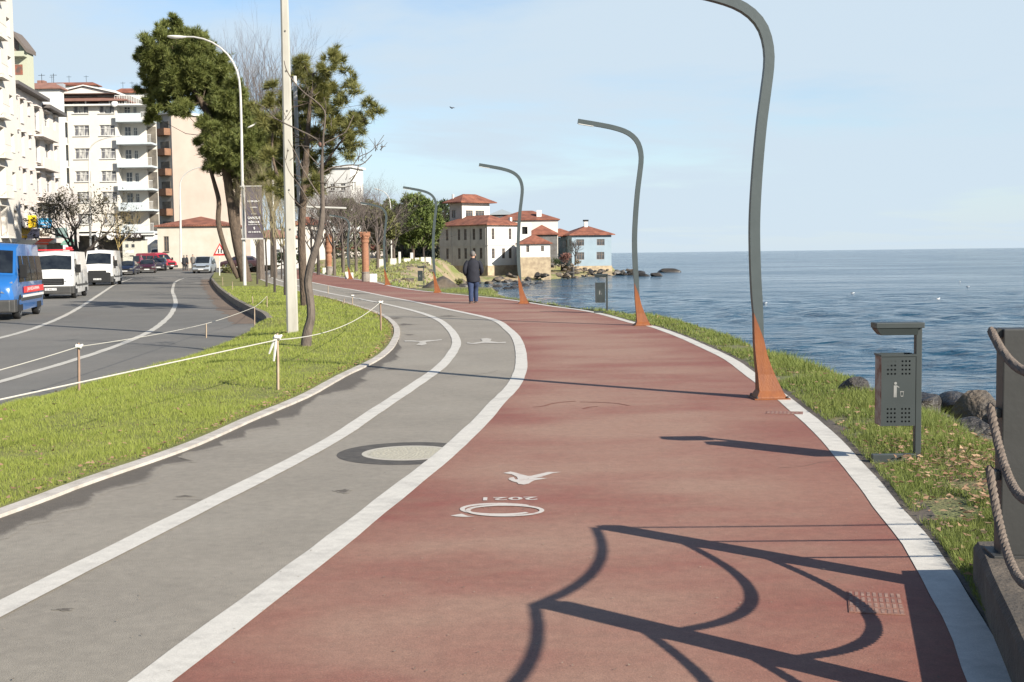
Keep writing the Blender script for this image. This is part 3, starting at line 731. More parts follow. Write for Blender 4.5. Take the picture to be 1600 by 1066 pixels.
for (x,y,z,lb) in ((948.5,488,.02,'middle litter bin standing against the sea, left of the second lamp'),(662.5,447,.0,'farthest litter bin beside the rocky bank near the fourth lamp')):
    o=copy_tree(b0); o['label']=lb; o.location=P(x,y,z)

# ================================================================ rope railing on its plinth
PX=lambda y:2.24-.265*(6.01-y)
mb=MB()
secs=[]
for y in np.linspace(6.0,-1.5,26):
    x=PX(y); j=.008*noise.noise(Vector((y*2,0,0)))
    secs.append([(x+j,y,-.3),(x+j,y,.185),(x+.022+j,y,.213+j*.5),(x+.46,y,.215),(x+.48,y,.195),(x+.48,y,-.3)])
mb.sweep(None,secs); o=mb.build('railing_plinth',CONC); tag(o,'stained concrete plinth under the rope railing, at the right picture edge','plinth')
mb=MB(); mb.box(2.72,6.0,5.55,6.0,-.6,.19,bev=.02); o=mb.build('railing_plinth',CONC); tag(o,'second concrete plinth running from the first towards the sea, just outside the frame','plinth')
POSTM=mat('grey_brown_post',(.03,.03,.028),.55,(.024,.024,.022),3,5,bump=.05,bscale=30)
posts=[(2.295,5.74),(1.90,4.11),(1.50,2.48),(5.3,5.77)]
lbs=['square grey railing post at the right picture edge, at the end of the plinth','second railing post from the end, nearer the camera, casting its shadow on the path','third railing post from the end, nearest the camera, outside the frame','railing post standing towards the sea, outside the frame']
pobj=[]
for (x,y),lb in zip(posts,lbs):
    t=empty('railing_post',(x+.02,y,.215),0 if x>5 else -math.atan(.245)*.5,lb,'railing post','square posts of the rope railing')
    MB().box(-.062,.062,-.062,.062,0,1.055,bev=.006).build('shaft',POSTM,t)
    MB().box(-.1,.1,-.1,.1,-.004,.012,bev=.003).build('foot_plate',POSTM,t)
    for z in (1.035,.665,.375): MB().tube([(-.075,-.045,z),(-.075,.045,z)],.022,10).build('rope_eye',POSTM,t)
def rope(a,b,sag,r,label,twist=True,group=None,n=60):
    pts=[]
    for i in range(n):
        t=i/(n-1); p=a.lerp(b,t); p.z-=4*sag*t*(1-t); pts.append(p)
    mb=MB()
    if twist:
        L_=(b-a).length*1.05; turns=L_/.11
        for s in range(3):
            q=[]
            for i in range(n*5):
                t=i/(n*5-1); k=t*(n-1); k0=min(int(k),n-2); p=pts[k0].lerp(pts[k0+1],k-k0); d=(pts[k0+1]-pts[k0]).normalized()
                u=d.cross(Vector((1,0,0))).normalized(); w_=d.cross(u); an=t*turns*2*math.pi+s*2.094
                q.append(p+(u*math.cos(an)+w_*math.sin(an))*r*.36)
            mb.tube(q,r*.70,7)
    else: mb.tube(pts,r,8)
    o=mb.build('rope' if twist else 'taut_cable',ROPE if twist else STEEL,smooth=True); tag(o,label,'rope' if twist else 'cable',group); return o
for i in range(2):
    (xa,ya),(xb,yb)=posts[i],posts[i+1]
    for k,(z,sg) in enumerate(((1.26,.10),(.91,.25),(.62,.29))):
        nm=['topmost','middle','lowest'][k]
        rope(Vector((xa-.085,ya,z)),Vector((xb-.085,yb,z)),sg,.0195,[f'{nm} sagging hemp rope on the railing post at the right picture edge',f'{nm} sagging rope between the two railing posts outside the frame, seen by its shadow'][i],group='sagging ropes of the railing')
for k,z in enumerate((1.25,.95,.64)):
    rope(Vector((2.36,5.75,z)),Vector((5.24,5.77,z)),.02,.009,['top','middle','lowest'][k]+' thin taut cable from the end railing post towards the sea',False,'thin cables of the railing',n=12)

# ================================================================ manhole, grates, markings
mc=P(638,708,0); t=empty('manhole',(mc.x,mc.y,.0),0,'round pale manhole cover with a dark asphalt collar, under the white line','manhole')
MB().lathe([(.59,.0015),(.59,.002)],64,0).build('collar',mat('fresh_asphalt',(.045,.04,.034),.85,(.07,.062,.053),6,7,grain=.25),t)
b=MB()
b.lathe([(.385,.0022),(.385,.0028),(.34,.0028)],64,0)
b.build('rim',mat('pale_iron',(.40,.37,.30),.7,(.35,.32,.27),20,5),t)
MI=mat('cover_iron',(.38,.355,.28),.75,(.27,.25,.2),60,3,contrast=(.4,.6))
b=MB(); b.lathe([(.34,.0024),(.34,.0030)],48)
for ir in range(1,8):
    n=ir*7
    for k in range(n):
        a=2*math.pi*k/n; x=math.cos(a)*ir*.042; y=math.sin(a)*ir*.042; b.box(x-.009,x+.009,y-.009,y+.009,.0031,.0045)
b.build('cover',MI,t)
def grate(px,py,wx,wy,lb,paint):
    c=P(px,py,0); t=empty('drain_grate',(c.x,c.y,.0045),R(-14),lb,'drain grate','cast iron drain grates in the path')
    b=MB(); b.box(-wx/2,wx/2,-wy/2,wy/2,.0,.003); b.build('frame',paint,t)
    b=MB(); nx=9; ny=4
    for i in range(nx):
        for j in range(ny):
            x=-wx/2+wx*(i+.5)/nx; y=-wy/2+wy*(j+.5)/ny; b.box(x-wx/nx*.28,x+wx/nx*.28,y-wy/ny*.38,y+wy/ny*.38,.0032,.0042)
    b.build('slot',mat('slot_dark',(.15,.075,.06),.9,(.27,.17,.13),30,3),t)
grate(1368,944,.245,.36,'red-painted square drain grate beside the white line near the railing shadow',REDP)
grate(1226,646,.36,.22,'small dark drain grate crossing the white line below the nearest lamp',mat('iron_red',(.18,.08,.06),.8))
# painted emblem
def mark(name,polys,z,lb,m=WLINE,cat='road marking'):
    mb=MB()
    from mathutils.geometry import tessellate_polygon
    for pl in polys:
        v=[P(x,y,z) for x,y in pl]; mb.add(v,tessellate_polygon([v]))
    o=mb.build(name,m); tag(o,lb,cat); return o
EM=mat('emblem_paint',(.44,.40,.36),.75,(.30,.21,.18),14,7,contrast=(.52,.75))
Z8=lambda l:[(690+x/8,725+y/8) for x,y in l]
bird=[(770,113),(860,95),(900,102),(1000,130),(1080,150),(1120,148),(1200,130),(1330,100),(1495,100),(1380,118),(1250,160),(1170,172),(1320,178),(1240,192),(1160,205),(1120,225),(1090,245),(1030,258),(960,250),(945,232),(880,215),(835,190),(850,172),(900,165),(925,195),(955,190),(940,160),(880,130)]
mark('bird_emblem',[Z8(bird)],.007,'white flying bird emblem painted on the red path above the ring',EM)
mb=MB()
for (cx,cy,rx,ry,wx,wy,a0,a1) in ((718,563,490,77,62,20,-6.2,6.2),(792,580,492,76,60,19,-6.2,6.2)):
    n=72; vs=[]
    for k in range(n+1):
        a=2*math.pi*k/n
        for s in (0,1):
            q=Z8([(cx+(rx-wx*s)*math.cos(a),cy+(ry-wy*s)*math.sin(a))])[0]; vs.append(P(q[0],q[1],.007+(.0015 if cx>750 else 0)))
    # keep only the crescents that show in the overlap of the two rings
    fs=[]
    for k in range(n):
        a=2*math.pi*(k+.5)/n; 
        if cx<750 and math.cos(a)>.75: continue
        if cx>750 and math.cos(a)<-.8 : pass
        fs.append((2*k,2*k+1,2*k+3,2*k+2))
    mb.add(vs,fs)
from mathutils.geometry import tessellate_polygon
v=[P(*q,.0068) for q in Z8([(110,645),(250,622),(330,650),(415,655),(300,662),(180,656)])]; mb.add(v,tessellate_polygon([v]))
tag(mb.build('ring_emblem',EM),'white double ring emblem painted on the red path under the year','road marking')
c=P(797.5,779,.007); mb=MB(); add_text(mb,'2021',.365,.105,Matrix.Translation(c)@Matrix.Rotation(math.pi,4,'Z'),0,.02)
tag(mb.build('year_marking',EM),'white year 2021 painted upside down on the red path above the ring','road marking')
Z9=lambda l:[(620+x/8,510+y/8) for x,y in l]
FM=mat('faint_marking_paint',(.40,.375,.33),.8,(.25,.23,.2),12,6,contrast=(.45,.68))
mark('lane_emblem',[Z9([(95,178),(200,176),(290,184),(390,172),(480,170),(560,160),(565,172),(430,188),(360,196),(375,222),(310,238),(240,232),(285,205),(280,194),(180,190),(100,190)])],.007,'faint white bird emblem painted in the left grey lane',FM)
mb=MB()
for pl in (Z9([(880,200),(940,210),(1060,192),(1070,180),(1050,155),(1120,146),(1185,158),(1170,185),(1270,200),(1360,192),(1365,207),(1260,212),(1100,206),(960,222),(880,214)]),):
    v=[P(x,y,.007) for x,y in pl]; mb.add(v,tessellate_polygon([v]))
tag(mb.build('lane_emblem',FM),'faint white bird emblem painted in the right grey lane beside the red path','road marking')

# ================================================================ stakes and string
WOODP=mat('pale_stake_wood',(.34,.27,.19),.85,(.25,.18,.12),6,6); WOODR=mat('reddish_stake_wood',(.26,.17,.12),.85,(.20,.13,.09),6,6)
CLOTH=mat('white_cloth_strip',(.5,.49,.45),.9); STR=mat('white_string',(.48,.46,.40),.8)
def gz(px,py,side):
    p=P(px,py,0)
    if side=='r': return P(px,py,-.17)
    z=lawn_at(p.x,p.y); return P(px,py,z if z is not None else 0)
stk=[((434,609),(433,521),'l',WOODP,'tall pale stake with knotted white ribbons on the lawn in front of the tree'),
((123,606),(122.5,536),'l',WOODR,'reddish stake with a small cloth knot beside the road, leftmost'),
((595,519),(594,469),'l',WOODR,'reddish-white stake with a cloth knot at the curve of the white kerb'),
((550.6,477),(550.4,460),'l',WOODP,'small white stake with a cloth knot at the lawn edge near the bike lane'),
((512.5,459),(512.5,446),'l',WOODP,'small stake just right of the leaning tree trunk'),
((536,476),(538,467),'l',WOODP,'short leaning stake at the lawn edge between two knotted stakes'),
((397.5,507),(397.5,480),'l',WOODP,'pale stake at the front end of the dark road kerb'),
((322,526),(322,506),'r',WOODP,'short pale stake standing on the road edge under the string'),
((395,475),(394,463),'l',WOODP,'small stake behind the dark kerb, left of the concrete pole'),
((417,480),(417,463),'l',WOODP,'small stake on the lawn between the kerb and the concrete pole'),
((363,454),(363,440),'l',WOODP,'pale stake by the kerb just left of the banner pole'),
((348,446),(347.5,433),'l',WOODP,'farthest pale stake near the warning sign'),
((359.5,468),(359,457),'r',WOODP,'short stake leaning on the dark kerb halfway along it')]
tops=[]
for i,(bp_,tp_,sd_,m_,lb) in enumerate(stk):
    b_=gz(*bp_,sd_); tp=PY(*tp_,b_.y); t=empty('wooden_stake',b_,0,lb,'stake','wooden stakes holding the string barrier')
    d=tp-b_; s=.016 if i<3 else .014
    mb=MB(); mb.tube([Vector((0,0,-.1)),d*.5+Vector((.004,0,0)),d],[s*1.2,s*1.15,s],4); mb.build('stick',m_,t)
    if i in (0,1,2,3):
        k=MB(); k.tube([d+Vector((-.05,0,-.06)),d+Vector((-.02,-.02,-.04)),d+Vector((.03,-.02,-.05)),d+Vector((.06,0,-.02))],[.012,.03,.03,.01],6)
        if i==0:
            k.tube([d+Vector((-.02,-.02,-.05)),d+Vector((-.06,-.03,-.15)),d+Vector((-.10,-.03,-.25))],[.012,.016,.01],5)
            k.tube([d+Vector((-.01,-.02,-.05)),d+Vector((-.02,-.04,-.18)),d+Vector((-.045,-.03,-.34))],[.012,.017,.012],5)
        k.build('cloth_knot',CLOTH,t,smooth=True)
    tops.append(tp)
def string(pts,sags,lb,r=.0065):
    mb=MB()
    for (a,b),sg in zip(zip(pts,pts[1:]),sags):
        q=[]
        for i in range(16):
            t=i/15; p=a.lerp(b,t); p.z-=4*sg*t*(1-t); q.append(p)
        mb.tube(q,r,5)
    tag(mb.build('barrier_string',STR,smooth=True),lb,'string','white strings tied between stakes')
s0=Vector((-4.2,6.0,.62)); t=empty('wooden_stake',(-4.2,6.0,0),0,'pale stake outside the frame at the near end of the long string','stake','wooden stakes holding the string barrier'); MB().tube([(0,0,-.1),(0,0,.64)],.017,4).build('stick',WOODP,t)
s1=Vector((-5.45,11,.45)); t=empty('wooden_stake',(-5.45,11,-.1),0,'reddish stake outside the frame at the near end of the roadside string','stake','wooden stakes holding the string barrier'); MB().tube([(0,0,-.1),(0,0,.57)],.017,4).build('stick',WOODR,t)
kz=Vector((0,0,-.05))
string([s0,tops[0]+kz*1.6,tops[2]+kz],[.0,.17],'long white string sagging across the lawn from the tall stake to the kerb curve',.006)
string([tops[2]+kz,tops[3]+kz,tops[4]],[.05,.02],'thin white string between the small stakes along the bike lane',.005)
string([s1,tops[1]+kz,tops[7]],[.02,.03],'white string along the road edge from the leftmost stake',.0055)
string([tops[7],tops[6],tops[9]],[.02,.02],'white string rising from the road stake to the kerb end',.0055)

# ================================================================ poles and street lights
CP=mat('pale_concrete_pole',(.36,.345,.30),.85,(.28,.265,.225),1.5,7,stretch=(3,3,.6))
base=P(457,517,.02); t=empty('concrete_pole',base,R(12),'tall tapering pale concrete pole beside the leaning tree, cut off by the top edge','utility pole')
mb=MB(); rings=[]
for z in np.linspace(-.1,9.6,12):
    f=z/9.6; a=.125-.055*f; b=.105-.045*f; c=.03
    rings.append([(-a,-b+c,z),(-a+c,-b,z),(a-c,-b,z),(a,-b+c,z),(a,b-c,z),(a-c,b,z),(-a+c,b,z),(-a,b-c,z)])
mb.sweep(None,rings); mb.build('shaft',CP,t)
mb=MB()
for z in np.linspace(2.2,9,9): mb.lathe([(.012,z),(.014,z+.02)],6,c=(.0,-.095+.04*z/9.6)); mb.box(-.012,.012,-.125+.045*z/9.6,-.08,z,z+.03)
mb.build('climbing_bolt',mat('hole_dark',(.08,.07,.06),.8),t)
mb=MB(); mb.tube([(0,0,9.5),(-.1,0,10.1),(-.6,0,10.6),(-1.8,0,10.8)],[.05,.045,.04,.035],8); mb.box(-2.4,-1.75,-.12,.12,10.72,10.86,bev=.04); mb.build('light_arm',WHITE,t)

GALV=mat('white_galvanised',(.46,.45,.42),.5,(.38,.37,.34),2,4)
def street_light(Y,pts,r0,r1,head,label,z0=None,g='tall curved street lights'):
    w_=[PY(x,y,Y) for x,y in pts]; base=w_[0].copy()
    if z0 is not None: base.z=z0
    t=empty('street_light',base,0,label,'street light',g)
    q=[p-base for p in w_]; q[0]=Vector((q[0].x,0,-.2 if z0 is not None else q[0].z))
    q=[q[0]]+resample(q[1:],n=26) if len(q)>2 else q
    n=len(q); rd=[r0+(r1-r0)*min(1,i/(n-1)) for i in range(n)]
    mb=MB(); mb.tube(q,rd,8); mb.build('pole',GALV,t,smooth=True)
    e=q[-1]; d=(q[-1]-q[-2]).normalized(); h=MB(); M=Matrix.Translation(e+d*head*.45)@Vector((1,0,0)).rotation_difference(d).to_matrix().to_4x4()
    prof=[(.02,0),(.5,.09),(.8,.16),(.95,.17),(1,.10)]
    secs=[]
    for u,(f,wd,hz) in enumerate(((-.55,.05,.05),(-.35,.09,.09),(0,.15,.12),(.35,.14,.10),(.52,.05,.04))):
        k=head/1.1; secs.append([(f*head,math.cos(a)*wd*k*1.3,max(math.sin(a),-.35)*hz*k*1.3) for a in np.linspace(0,6.283,11)[:-1]])
    h.sweep(None,secs,M=M); h.build('lamp_head',mat('lamp_head_white',(.66,.64,.58),.4),t,smooth=True)
    return t
sl1=street_light(73,[(382.5,446),(381,380),(378.5,272),(377,190),(375,137),(370,110),(355.6,85),(331,66),(307,58.5),(288,57.5)],.10,.045,1.0,'tall pale street light carrying the dark banner, arm curving left over the pine',0)
street_light(104,[(141.5,392),(140.5,330),(139.5,250),(141,232),(150,222),(165,216),(180,213.5)],.10,.04,.55,'thin street light standing in front of the white apartment block')
street_light(138,[(282.5,410),(282,340),(281,298),(283,282),(291,271),(303,264),(316,261)],.12,.05,.8,'thin street light in front of the blank pink wall and red-roofed house')
street_light(150,[(612,425),(611,350),(610,322),(607,308),(600,300),(593,297)],.09,.04,.7,'distant thin street light above the far green trees')
street_light(60,[(427,330),(426,225),(424,205),(418,194),(408,190),(398,194)],.05,.04,.4,'street light half hidden in the pine, with only its short arm showing')
# banner
t=empty('banner',PY(385,372,72.8),0,'dark purple-grey vertical banner with white lettering hung on the street light','banner')
B0=PY(385,372,72.8); W=(PY(411,372,72.8)-B0).x; H=(PY(385,292,72.8)-B0).z
mb=MB(); n=10
vs=[];fs=[]
for i in range(n):
    for k in range(2):
        for s in range(2): vs.append((W*k,.03*math.sin(i*.9+k)+s*.012,H*i/(n-1)))
for i in range(n-1): a=4*i; fs+=[(a,a+2,a+6,a+4),(a+1,a+5,a+7,a+3),(a,a+4,a+5,a+1),(a+2,a+3,a+7,a+6)]
mb.add(vs,fs); mb.build('cloth',mat('banner_cloth',(.085,.07,.085),.8,(.06,.05,.06),2,5),t)
mb=MB()
for s,y,hh,ww in (('MOMENS',.845-.13,.035,.72),('HEPİN',.60,.028,.4),('GÜNEY',.47,.015,.35),('ÜNYE\'DE',.395,.06,.74),('NİKSAR',.315,.055,.66),('BAŞKANLIĞI',.26,.02,.7),('S',.19,.05,.1),('444 12 00 44 92',.115,.03,.74)):
    add_text(mb,s,W*ww,H*hh,MF(W*.5,-.05,H*y),0,.03)
mb.build('lettering',WHITE,t)
mb=MB(); mb.box(-.06,-.02,-.02,.02,-.1,H+.1); mb.box(-.3,W,-.025,.03,-.09,-.01); mb.box(-.3,W,-.025,.03,H+.01,H+.06); mb.build('frame',GALV,t)
# white mast with cross bars behind the trees
b_=PY(476,478,42.6); t=empty('white_mast',Vector((b_.x,42.6,0)),0,'slim white mast with two horizontal bars, seen behind the concrete pole','mast')
bb=Vector((b_.x,42.6,0)); mb=MB(); mb.tube([Vector((0,0,0)),PY(468,328,42.6)-bb,PY(460.5,119,42.6)-bb],[.08,.075,.065],8); mb.build('pole',GALV,t)
for y0_,y1_,x0_,x1_ in ((323,325.5,466,541),(294,292,470,540)):
    mb=MB(); mb.tube([PY(x0_,y0_,42.6)-bb,PY(x1_,y1_,42.6)-bb],.035,6); mb.build('crossbar',GALV,t)
# warning sign
Y=PR(343,432,.0).y; Y=112; b_=PY(343.2,434,Y); t=empty('warning_sign',b_,0,'red-bordered triangular children warning sign on a white post left of the pine trunks','road sign')
mb=MB(); tp=PY(342.5,384,Y)-b_; mb.tube([(0,0,-.3),(tp.x,0,tp.z)],.04,8); mb.build('post',WHITE,t)
k=Y/F; 
mb=MB()
o3=[(0,10.5),(-11,-9),(11,-9)]; 
c=PY(343.7,390.5,Y)-b_
def tri(s,y,m_,nm,d=.02):
    q=[(c.x+x*k*s,c.z+z*k*s+(0)) for x,z in o3]; mb=MB(); mb.prism(q,y,y+d,axis='y'); mb.build(nm,m_,t)
tri(1,-.07,mat('sign_red',(.55,.03,.03),.5),'border'); tri(.68,-.085,WHITE,'panel',.012)
mb=MB(); 
for dx in (-.12,.14): mb.tube([(c.x+dx,-.09,c.z-.28),(c.x+dx+.02,-.09,c.z-.02)],.04,5); mb.box(c.x+dx-.03,c.x+dx+.06,-.1,-.088,c.z,c.z+.08)
mb.build('pictogram',DARK,t)

# ================================================================ brick columns and white blocks
BRK=bpy.data.materials.new('terracotta_brick'); BRK.use_nodes=True; nt=BRK.node_tree; N=nt.nodes; L=nt.links
bt=N.new('ShaderNodeTexBrick'); bt.inputs['Color1'].default_value=(.25,.105,.055,1); bt.inputs['Color2'].default_value=(.20,.085,.045,1); bt.inputs['Mortar'].default_value=(.30,.18,.11,1); bt.inputs['Scale'].default_value=4; tc=N.new('ShaderNodeTexCoord'); mp=N.new('ShaderNodeMapping'); mp.inputs['Rotation'].default_value=(R(90),0,0); L.new(tc.outputs['Object'],mp.inputs[0]); L.new(mp.outputs[0],bt.inputs['Vector']); L.new(bt.outputs[0],N['Principled BSDF'].inputs['Base Color']); N['Principled BSDF'].inputs['Roughness'].default_value=.85
def column(px,py,ptop,w_,lb,ragged=False):
    b_=P(px,py,0); H=(PY(px,ptop,b_.y)-b_).z; r=w_*b_.y/F/2
    t=empty('brick_column',b_,0,lb,'brick column','free-standing round brick columns')
    mb=MB(); mb.lathe([(r*1.12,-.3),(r*1.12,H*.17),(r*1.25,H*.18),(r*1.25,H*.2)],14); mb.build('stone_base',mat('column_stone',(.24,.21,.18),.9,(.15,.13,.11),4,7),t)
    mb=MB(); prof=[(r,H*.2+.002)]
    if ragged:
        for i in range(12): prof.append((r*random.uniform(.75,1.25),H*(.24+.055*i)))
    prof+=[(r*.96,H*.80)]; mb.lathe(prof,14); mb.build('shaft',BRK,t)
    mb=MB(); z=H*.80+.002; mb.lathe([(r*1.15,z),(r*1.15,z+.06*H),(r*1.02,z+.062*H),(r*1.25,z+.09*H),(r*1.25,z+.12*H),(r*1.5,z+.15*H),(r*1.55,z+.19*H),(r*.8,z+.195*H)],14)
    for k_ in range(8):
        a=2*math.pi*k_/8; mb.box(math.cos(a)*r*1.3-.05,math.cos(a)*r*1.3+.05,math.sin(a)*r*1.3-.05,math.sin(a)*r*1.3+.05,z+.12*H,z+.22*H)
    mb.build('capital',BRK,t); return t
column(571.5,440,364,11,'tall round terracotta brick column with a crown-like capital on a grey stone base')
column(514.5,429,366,9,'ragged thinner brick column farther along the path, half hidden by bare trees',True)
BLK=mat('whitewashed_block',(.55,.53,.49),.7,(.45,.43,.39),3,5)
blk=[(583,441,11,13,0,'white cube block standing right beside the brick column'),(541.5,436,5,11,0,'narrow white block beside the lamp left of the brick column'),(550,435,4,9,0,'slim white block just right of the small lamp base'),(507.5,427.5,7,9,0,'white block between the two farthest lamps'),(520,425,7,8,0,'small white block right of the ragged brick column')]
for x,y,w_,h_,z_,lb in blk:
    b_=P(x,y,z_); k=b_.y/F; t=MB().box(-w_*k/2,w_*k/2,0,w_*k*.9,-.2,h_*k,bev=.03).build('white_block',BLK); t.location=b_; tag(t,lb,'block','white blocks beside the path')
for i,(x,y,w_,h_) in enumerate([(594,410,8,5),(614,409,9,5),(624,407,3,14),(636,409,10,5),(651,407,6,4),(660,407,5,5),(669,407,8,5),(643,405,4,10)]):
    Yb=128+i*3; b_=PY(x,y,Yb); k=Yb/F; zz=land_z(b_.x,Yb)[0]; top=PY(x,y-h_,Yb).z
    o=MB().box(-w_*k/2,w_*k/2,0,.8,zz-.2-zz,min(max(top-zz,.25),1.3),bev=.03).build('white_block',BLK); o.location=(b_.x,Yb,zz); tag(o,'small white block on the crest of the grassy mound below the trees','block','white blocks on the grassy mound')
# grit, twigs and crumbs on the paths
n=1500; yy=4.5+rng.uniform(0,1,n)**1.8*34; lx=np.interp(yy,[p.y for p in Dr[:170]],[p.x for p in Dr[:170]]); rx=np.interp(yy,[p.y for p in ERr[:170]],[p.x for p in ERr[:170]]); tt=rng.uniform(0,1,n); tt=np.where(rng.uniform(0,1,n)<.5,tt**3,1-(1-tt)**1); xx=lx+.1+(rx-lx-.2)*tt
n_=len(xx); v=np.empty((n_,4,3)); a=rng.uniform(0,6.28,n_); s=.006*rng.uniform(.4,1.7,n_)
for k in range(4): v[:,k,0]=xx+s*np.cos(a+k*1.57)*(1 if k%2 else .5); v[:,k,1]=yy+s*np.sin(a+k*1.57)*(1 if k%2 else .5); v[:,k,2]=.009+s*.3*(k%2)
o=npmesh('path_grit',v.reshape(-1,3),4,mat('grit',(.10,.08,.06),.9,isl=(.30,.24,.17))); tag(o,'tiny crumbs and leaf bits scattered over the paths','grit',kind='stuff')
# hairline cracks
mb=MB()
for sd,(x,y,dx,dy,n_) in enumerate([(270,780,24,1,3),(700,590,40,-3,4),(880,560,60,1,5),(1330,720,-40,3,5)]):
    r_=random.Random(sd); q=[(x,y)]
    for i in range(n_): q.append((q[-1][0]+dx*r_.uniform(.3,1),q[-1][1]+dy*r_.uniform(-.6,1.4)+r_.uniform(-1,1)))
    ribbon(mb,resample(G(q,.0052),step=.05),.006,0,0,jit=.002)
tag(mb.build('path_cracks',mat('crack_dark',(.07,.05,.04),.9)),kind='structure')
# ================================================================ rocks
def rock_mesh(seed,sub=3,fl=.7):
    bm=bmesh.new(); bmesh.ops.create_icosphere(bm,subdivisions=sub,radius=1)
    o=Vector((seed*3.1,seed*1.7,0))
    for v in bm.verts:
        p=v.co.copy(); d=1+.45*noise.noise(p*1.1+o)+.18*noise.noise(p*2.7+o)+.07*noise.noise(p*6+o)
        q=p*d; 
        for ax in (Vector((1,.3,.2)),Vector((-.4,1,.3)),Vector((.2,-.5,1)),Vector((-.7,-.6,.4))):
            ax=ax.normalized(); m=q.dot(ax); lim=.62+.1*math.sin(seed+ax.x*5)
            if m>lim: q-=ax*(m-lim)*.85
        v.co=Vector((q.x,q.y,q.z*fl))
    return bm
ROCKS=[]
for s in range(6):
    mb=MB(); mb.addbm(rock_mesh(s+1)); me_o=mb.build('rock',ROCKM,smooth=35); ROCKS.append(me_o.data); bpy.data.objects.remove(me_o)
WROCKS=[]
for me_ in ROCKS: m2=me_.copy(); m2.materials.clear(); m2.materials.append(WETROCK); WROCKS.append(m2)
rr_=random.Random(5)
def rock(loc,s,lb,group,wet=False,sz=None,cat='rock'):
    o=bpy.data.objects.new('boulder',rr_.choice(WROCKS if wet else ROCKS)); COL.objects.link(o); o.location=loc
    o.scale=sz or (s*rr_.uniform(.8,1.4),s*rr_.uniform(.8,1.2),s*rr_.uniform(.6,1.0)); o.rotation_euler=(rr_.uniform(-.3,.3),rr_.uniform(-.3,.3),rr_.uniform(0,6.28)); tag(o,lb,cat,group); return o
near=[(1332,600,14,.18,'dark flat boulder showing left of the litter bin at the grass edge',1),(1350,612,14.0,.2,'small dark rock touching the left side of the litter bin',1),(1452,655,12.6,.26,'brown angular boulder just right of the litter bin post',0),(1478,672,12,.22,'low brown rock between the litter bin and the big boulder',0),(1530,641,13,.32,'largest boulder with a pointed top left of the railing post',0),(1512,668,12,.22,'dark rock wedged below the largest boulder',1),(1530,688,11.3,.16,'small orange-brown rock at the grass edge near the railing post',0),(1575,665,12.2,.34,'boulder half hidden behind the railing post',0),(1625,655,12,.4,'boulder right of the railing post, outside the frame',0),(1445,632,14.5,.3,'wet dark rock low at the waterline behind the litter bin',1),(1495,632,14.5,.3,'wet dark rock at the waterline left of the largest boulder',1),(1580,640,13.6,.3,'rough rock at the waterline behind the post',1)]
for x,y,Y,s,lb,wet in near: rock(PY(x,y+3,Y),s,lb,'boulders on the bank near the litter bin',wet)
for i in range(70):
    y=12+i*.65+rr_.uniform(-.3,.3); b=inter(Vo,y); rock(Vector((b.x+rr_.uniform(.6,1.9),y,rr_.uniform(-1.9,-.8))),rr_.uniform(.25,.5),'boulder of the sea bank below the grass verge','boulders of the sea bank',wet=rr_.random()<.5)
# bay shore: brown bank and wet rocks
for i in range(60):
    u=rr_.random(); p=Vector(cp[0]).to_3d() if 0 else None
    y=92+u*92; x=float(np.interp(y,[60,95,125,155,176,184],[-1.5,-3.6,-5.2,-6.2,-5.2,-1.5]))+rr_.uniform(-2.5,2.4)
    rock(Vector((x,y,-2.4+rr_.uniform(-.1,.5))),rr_.uniform(.3,.95),'dark wet rock on the shore of the bay below the white house','rocks on the bay shore',wet=rr_.random()<.7)
for i in range(26):
    y=rr_.uniform(135,182); x=-3.5+rr_.uniform(0,9)*((y-120)/62)+.5; rock(Vector((x,y,-2.5)),rr_.uniform(.35,.8),'low dark rock awash in the bay in front of the white house','rocks awash in the bay',True)
for i in range(42):
    u=rr_.random(); y=float(np.interp(u,[0,.3,.6,1],[186,193,214,228])); x=float(np.interp(u,[0,.3,.6,1],[-3,6,14,23])); x+=rr_.uniform(-1,1.5); y+=rr_.uniform(-3,2)
    rock(Vector((x,y,-2.2+rr_.uniform(-.2,.9))),rr_.uniform(.3,.75),'boulder of the stone bank below the waterfront houses','boulders below the houses',wet=rr_.random()<.35)
for x,y,Y,sx,lb in [(965,424,240,2.2,'dark rocks at the tip of the headland right of the blue house'),(975,427,225,1.8,'dark rock right of the blue house behind the second lamp'),(990,427,222,1.6,'rock at the headland tip just behind the second lamp pole'),(1006,433,212,2.0,'dark rock in the sea just right of the second lamp'),(1027,433,210,1.6,'low dark rock in the sea right of the second lamp'),(1042,425.5,250,2.6,'farthest low rock in the open sea, with birds on it'),(1000,424,245,1.5,'low rock behind the second lamp pole')]:
    q=PY(x,y,Y); rock(Vector((q.x,Y,SEA+.1)),1,lb,None,True,(sx,sx*.7,sx*.42))
# brown earth mass
q=PY(684,440,66)
o=rock(Vector((q.x,68,-.1)),1,'brown earthy boulder mass between the third bin and the fourth lamp','rocks on the bay shore',False,(1.0,1.3,.75))

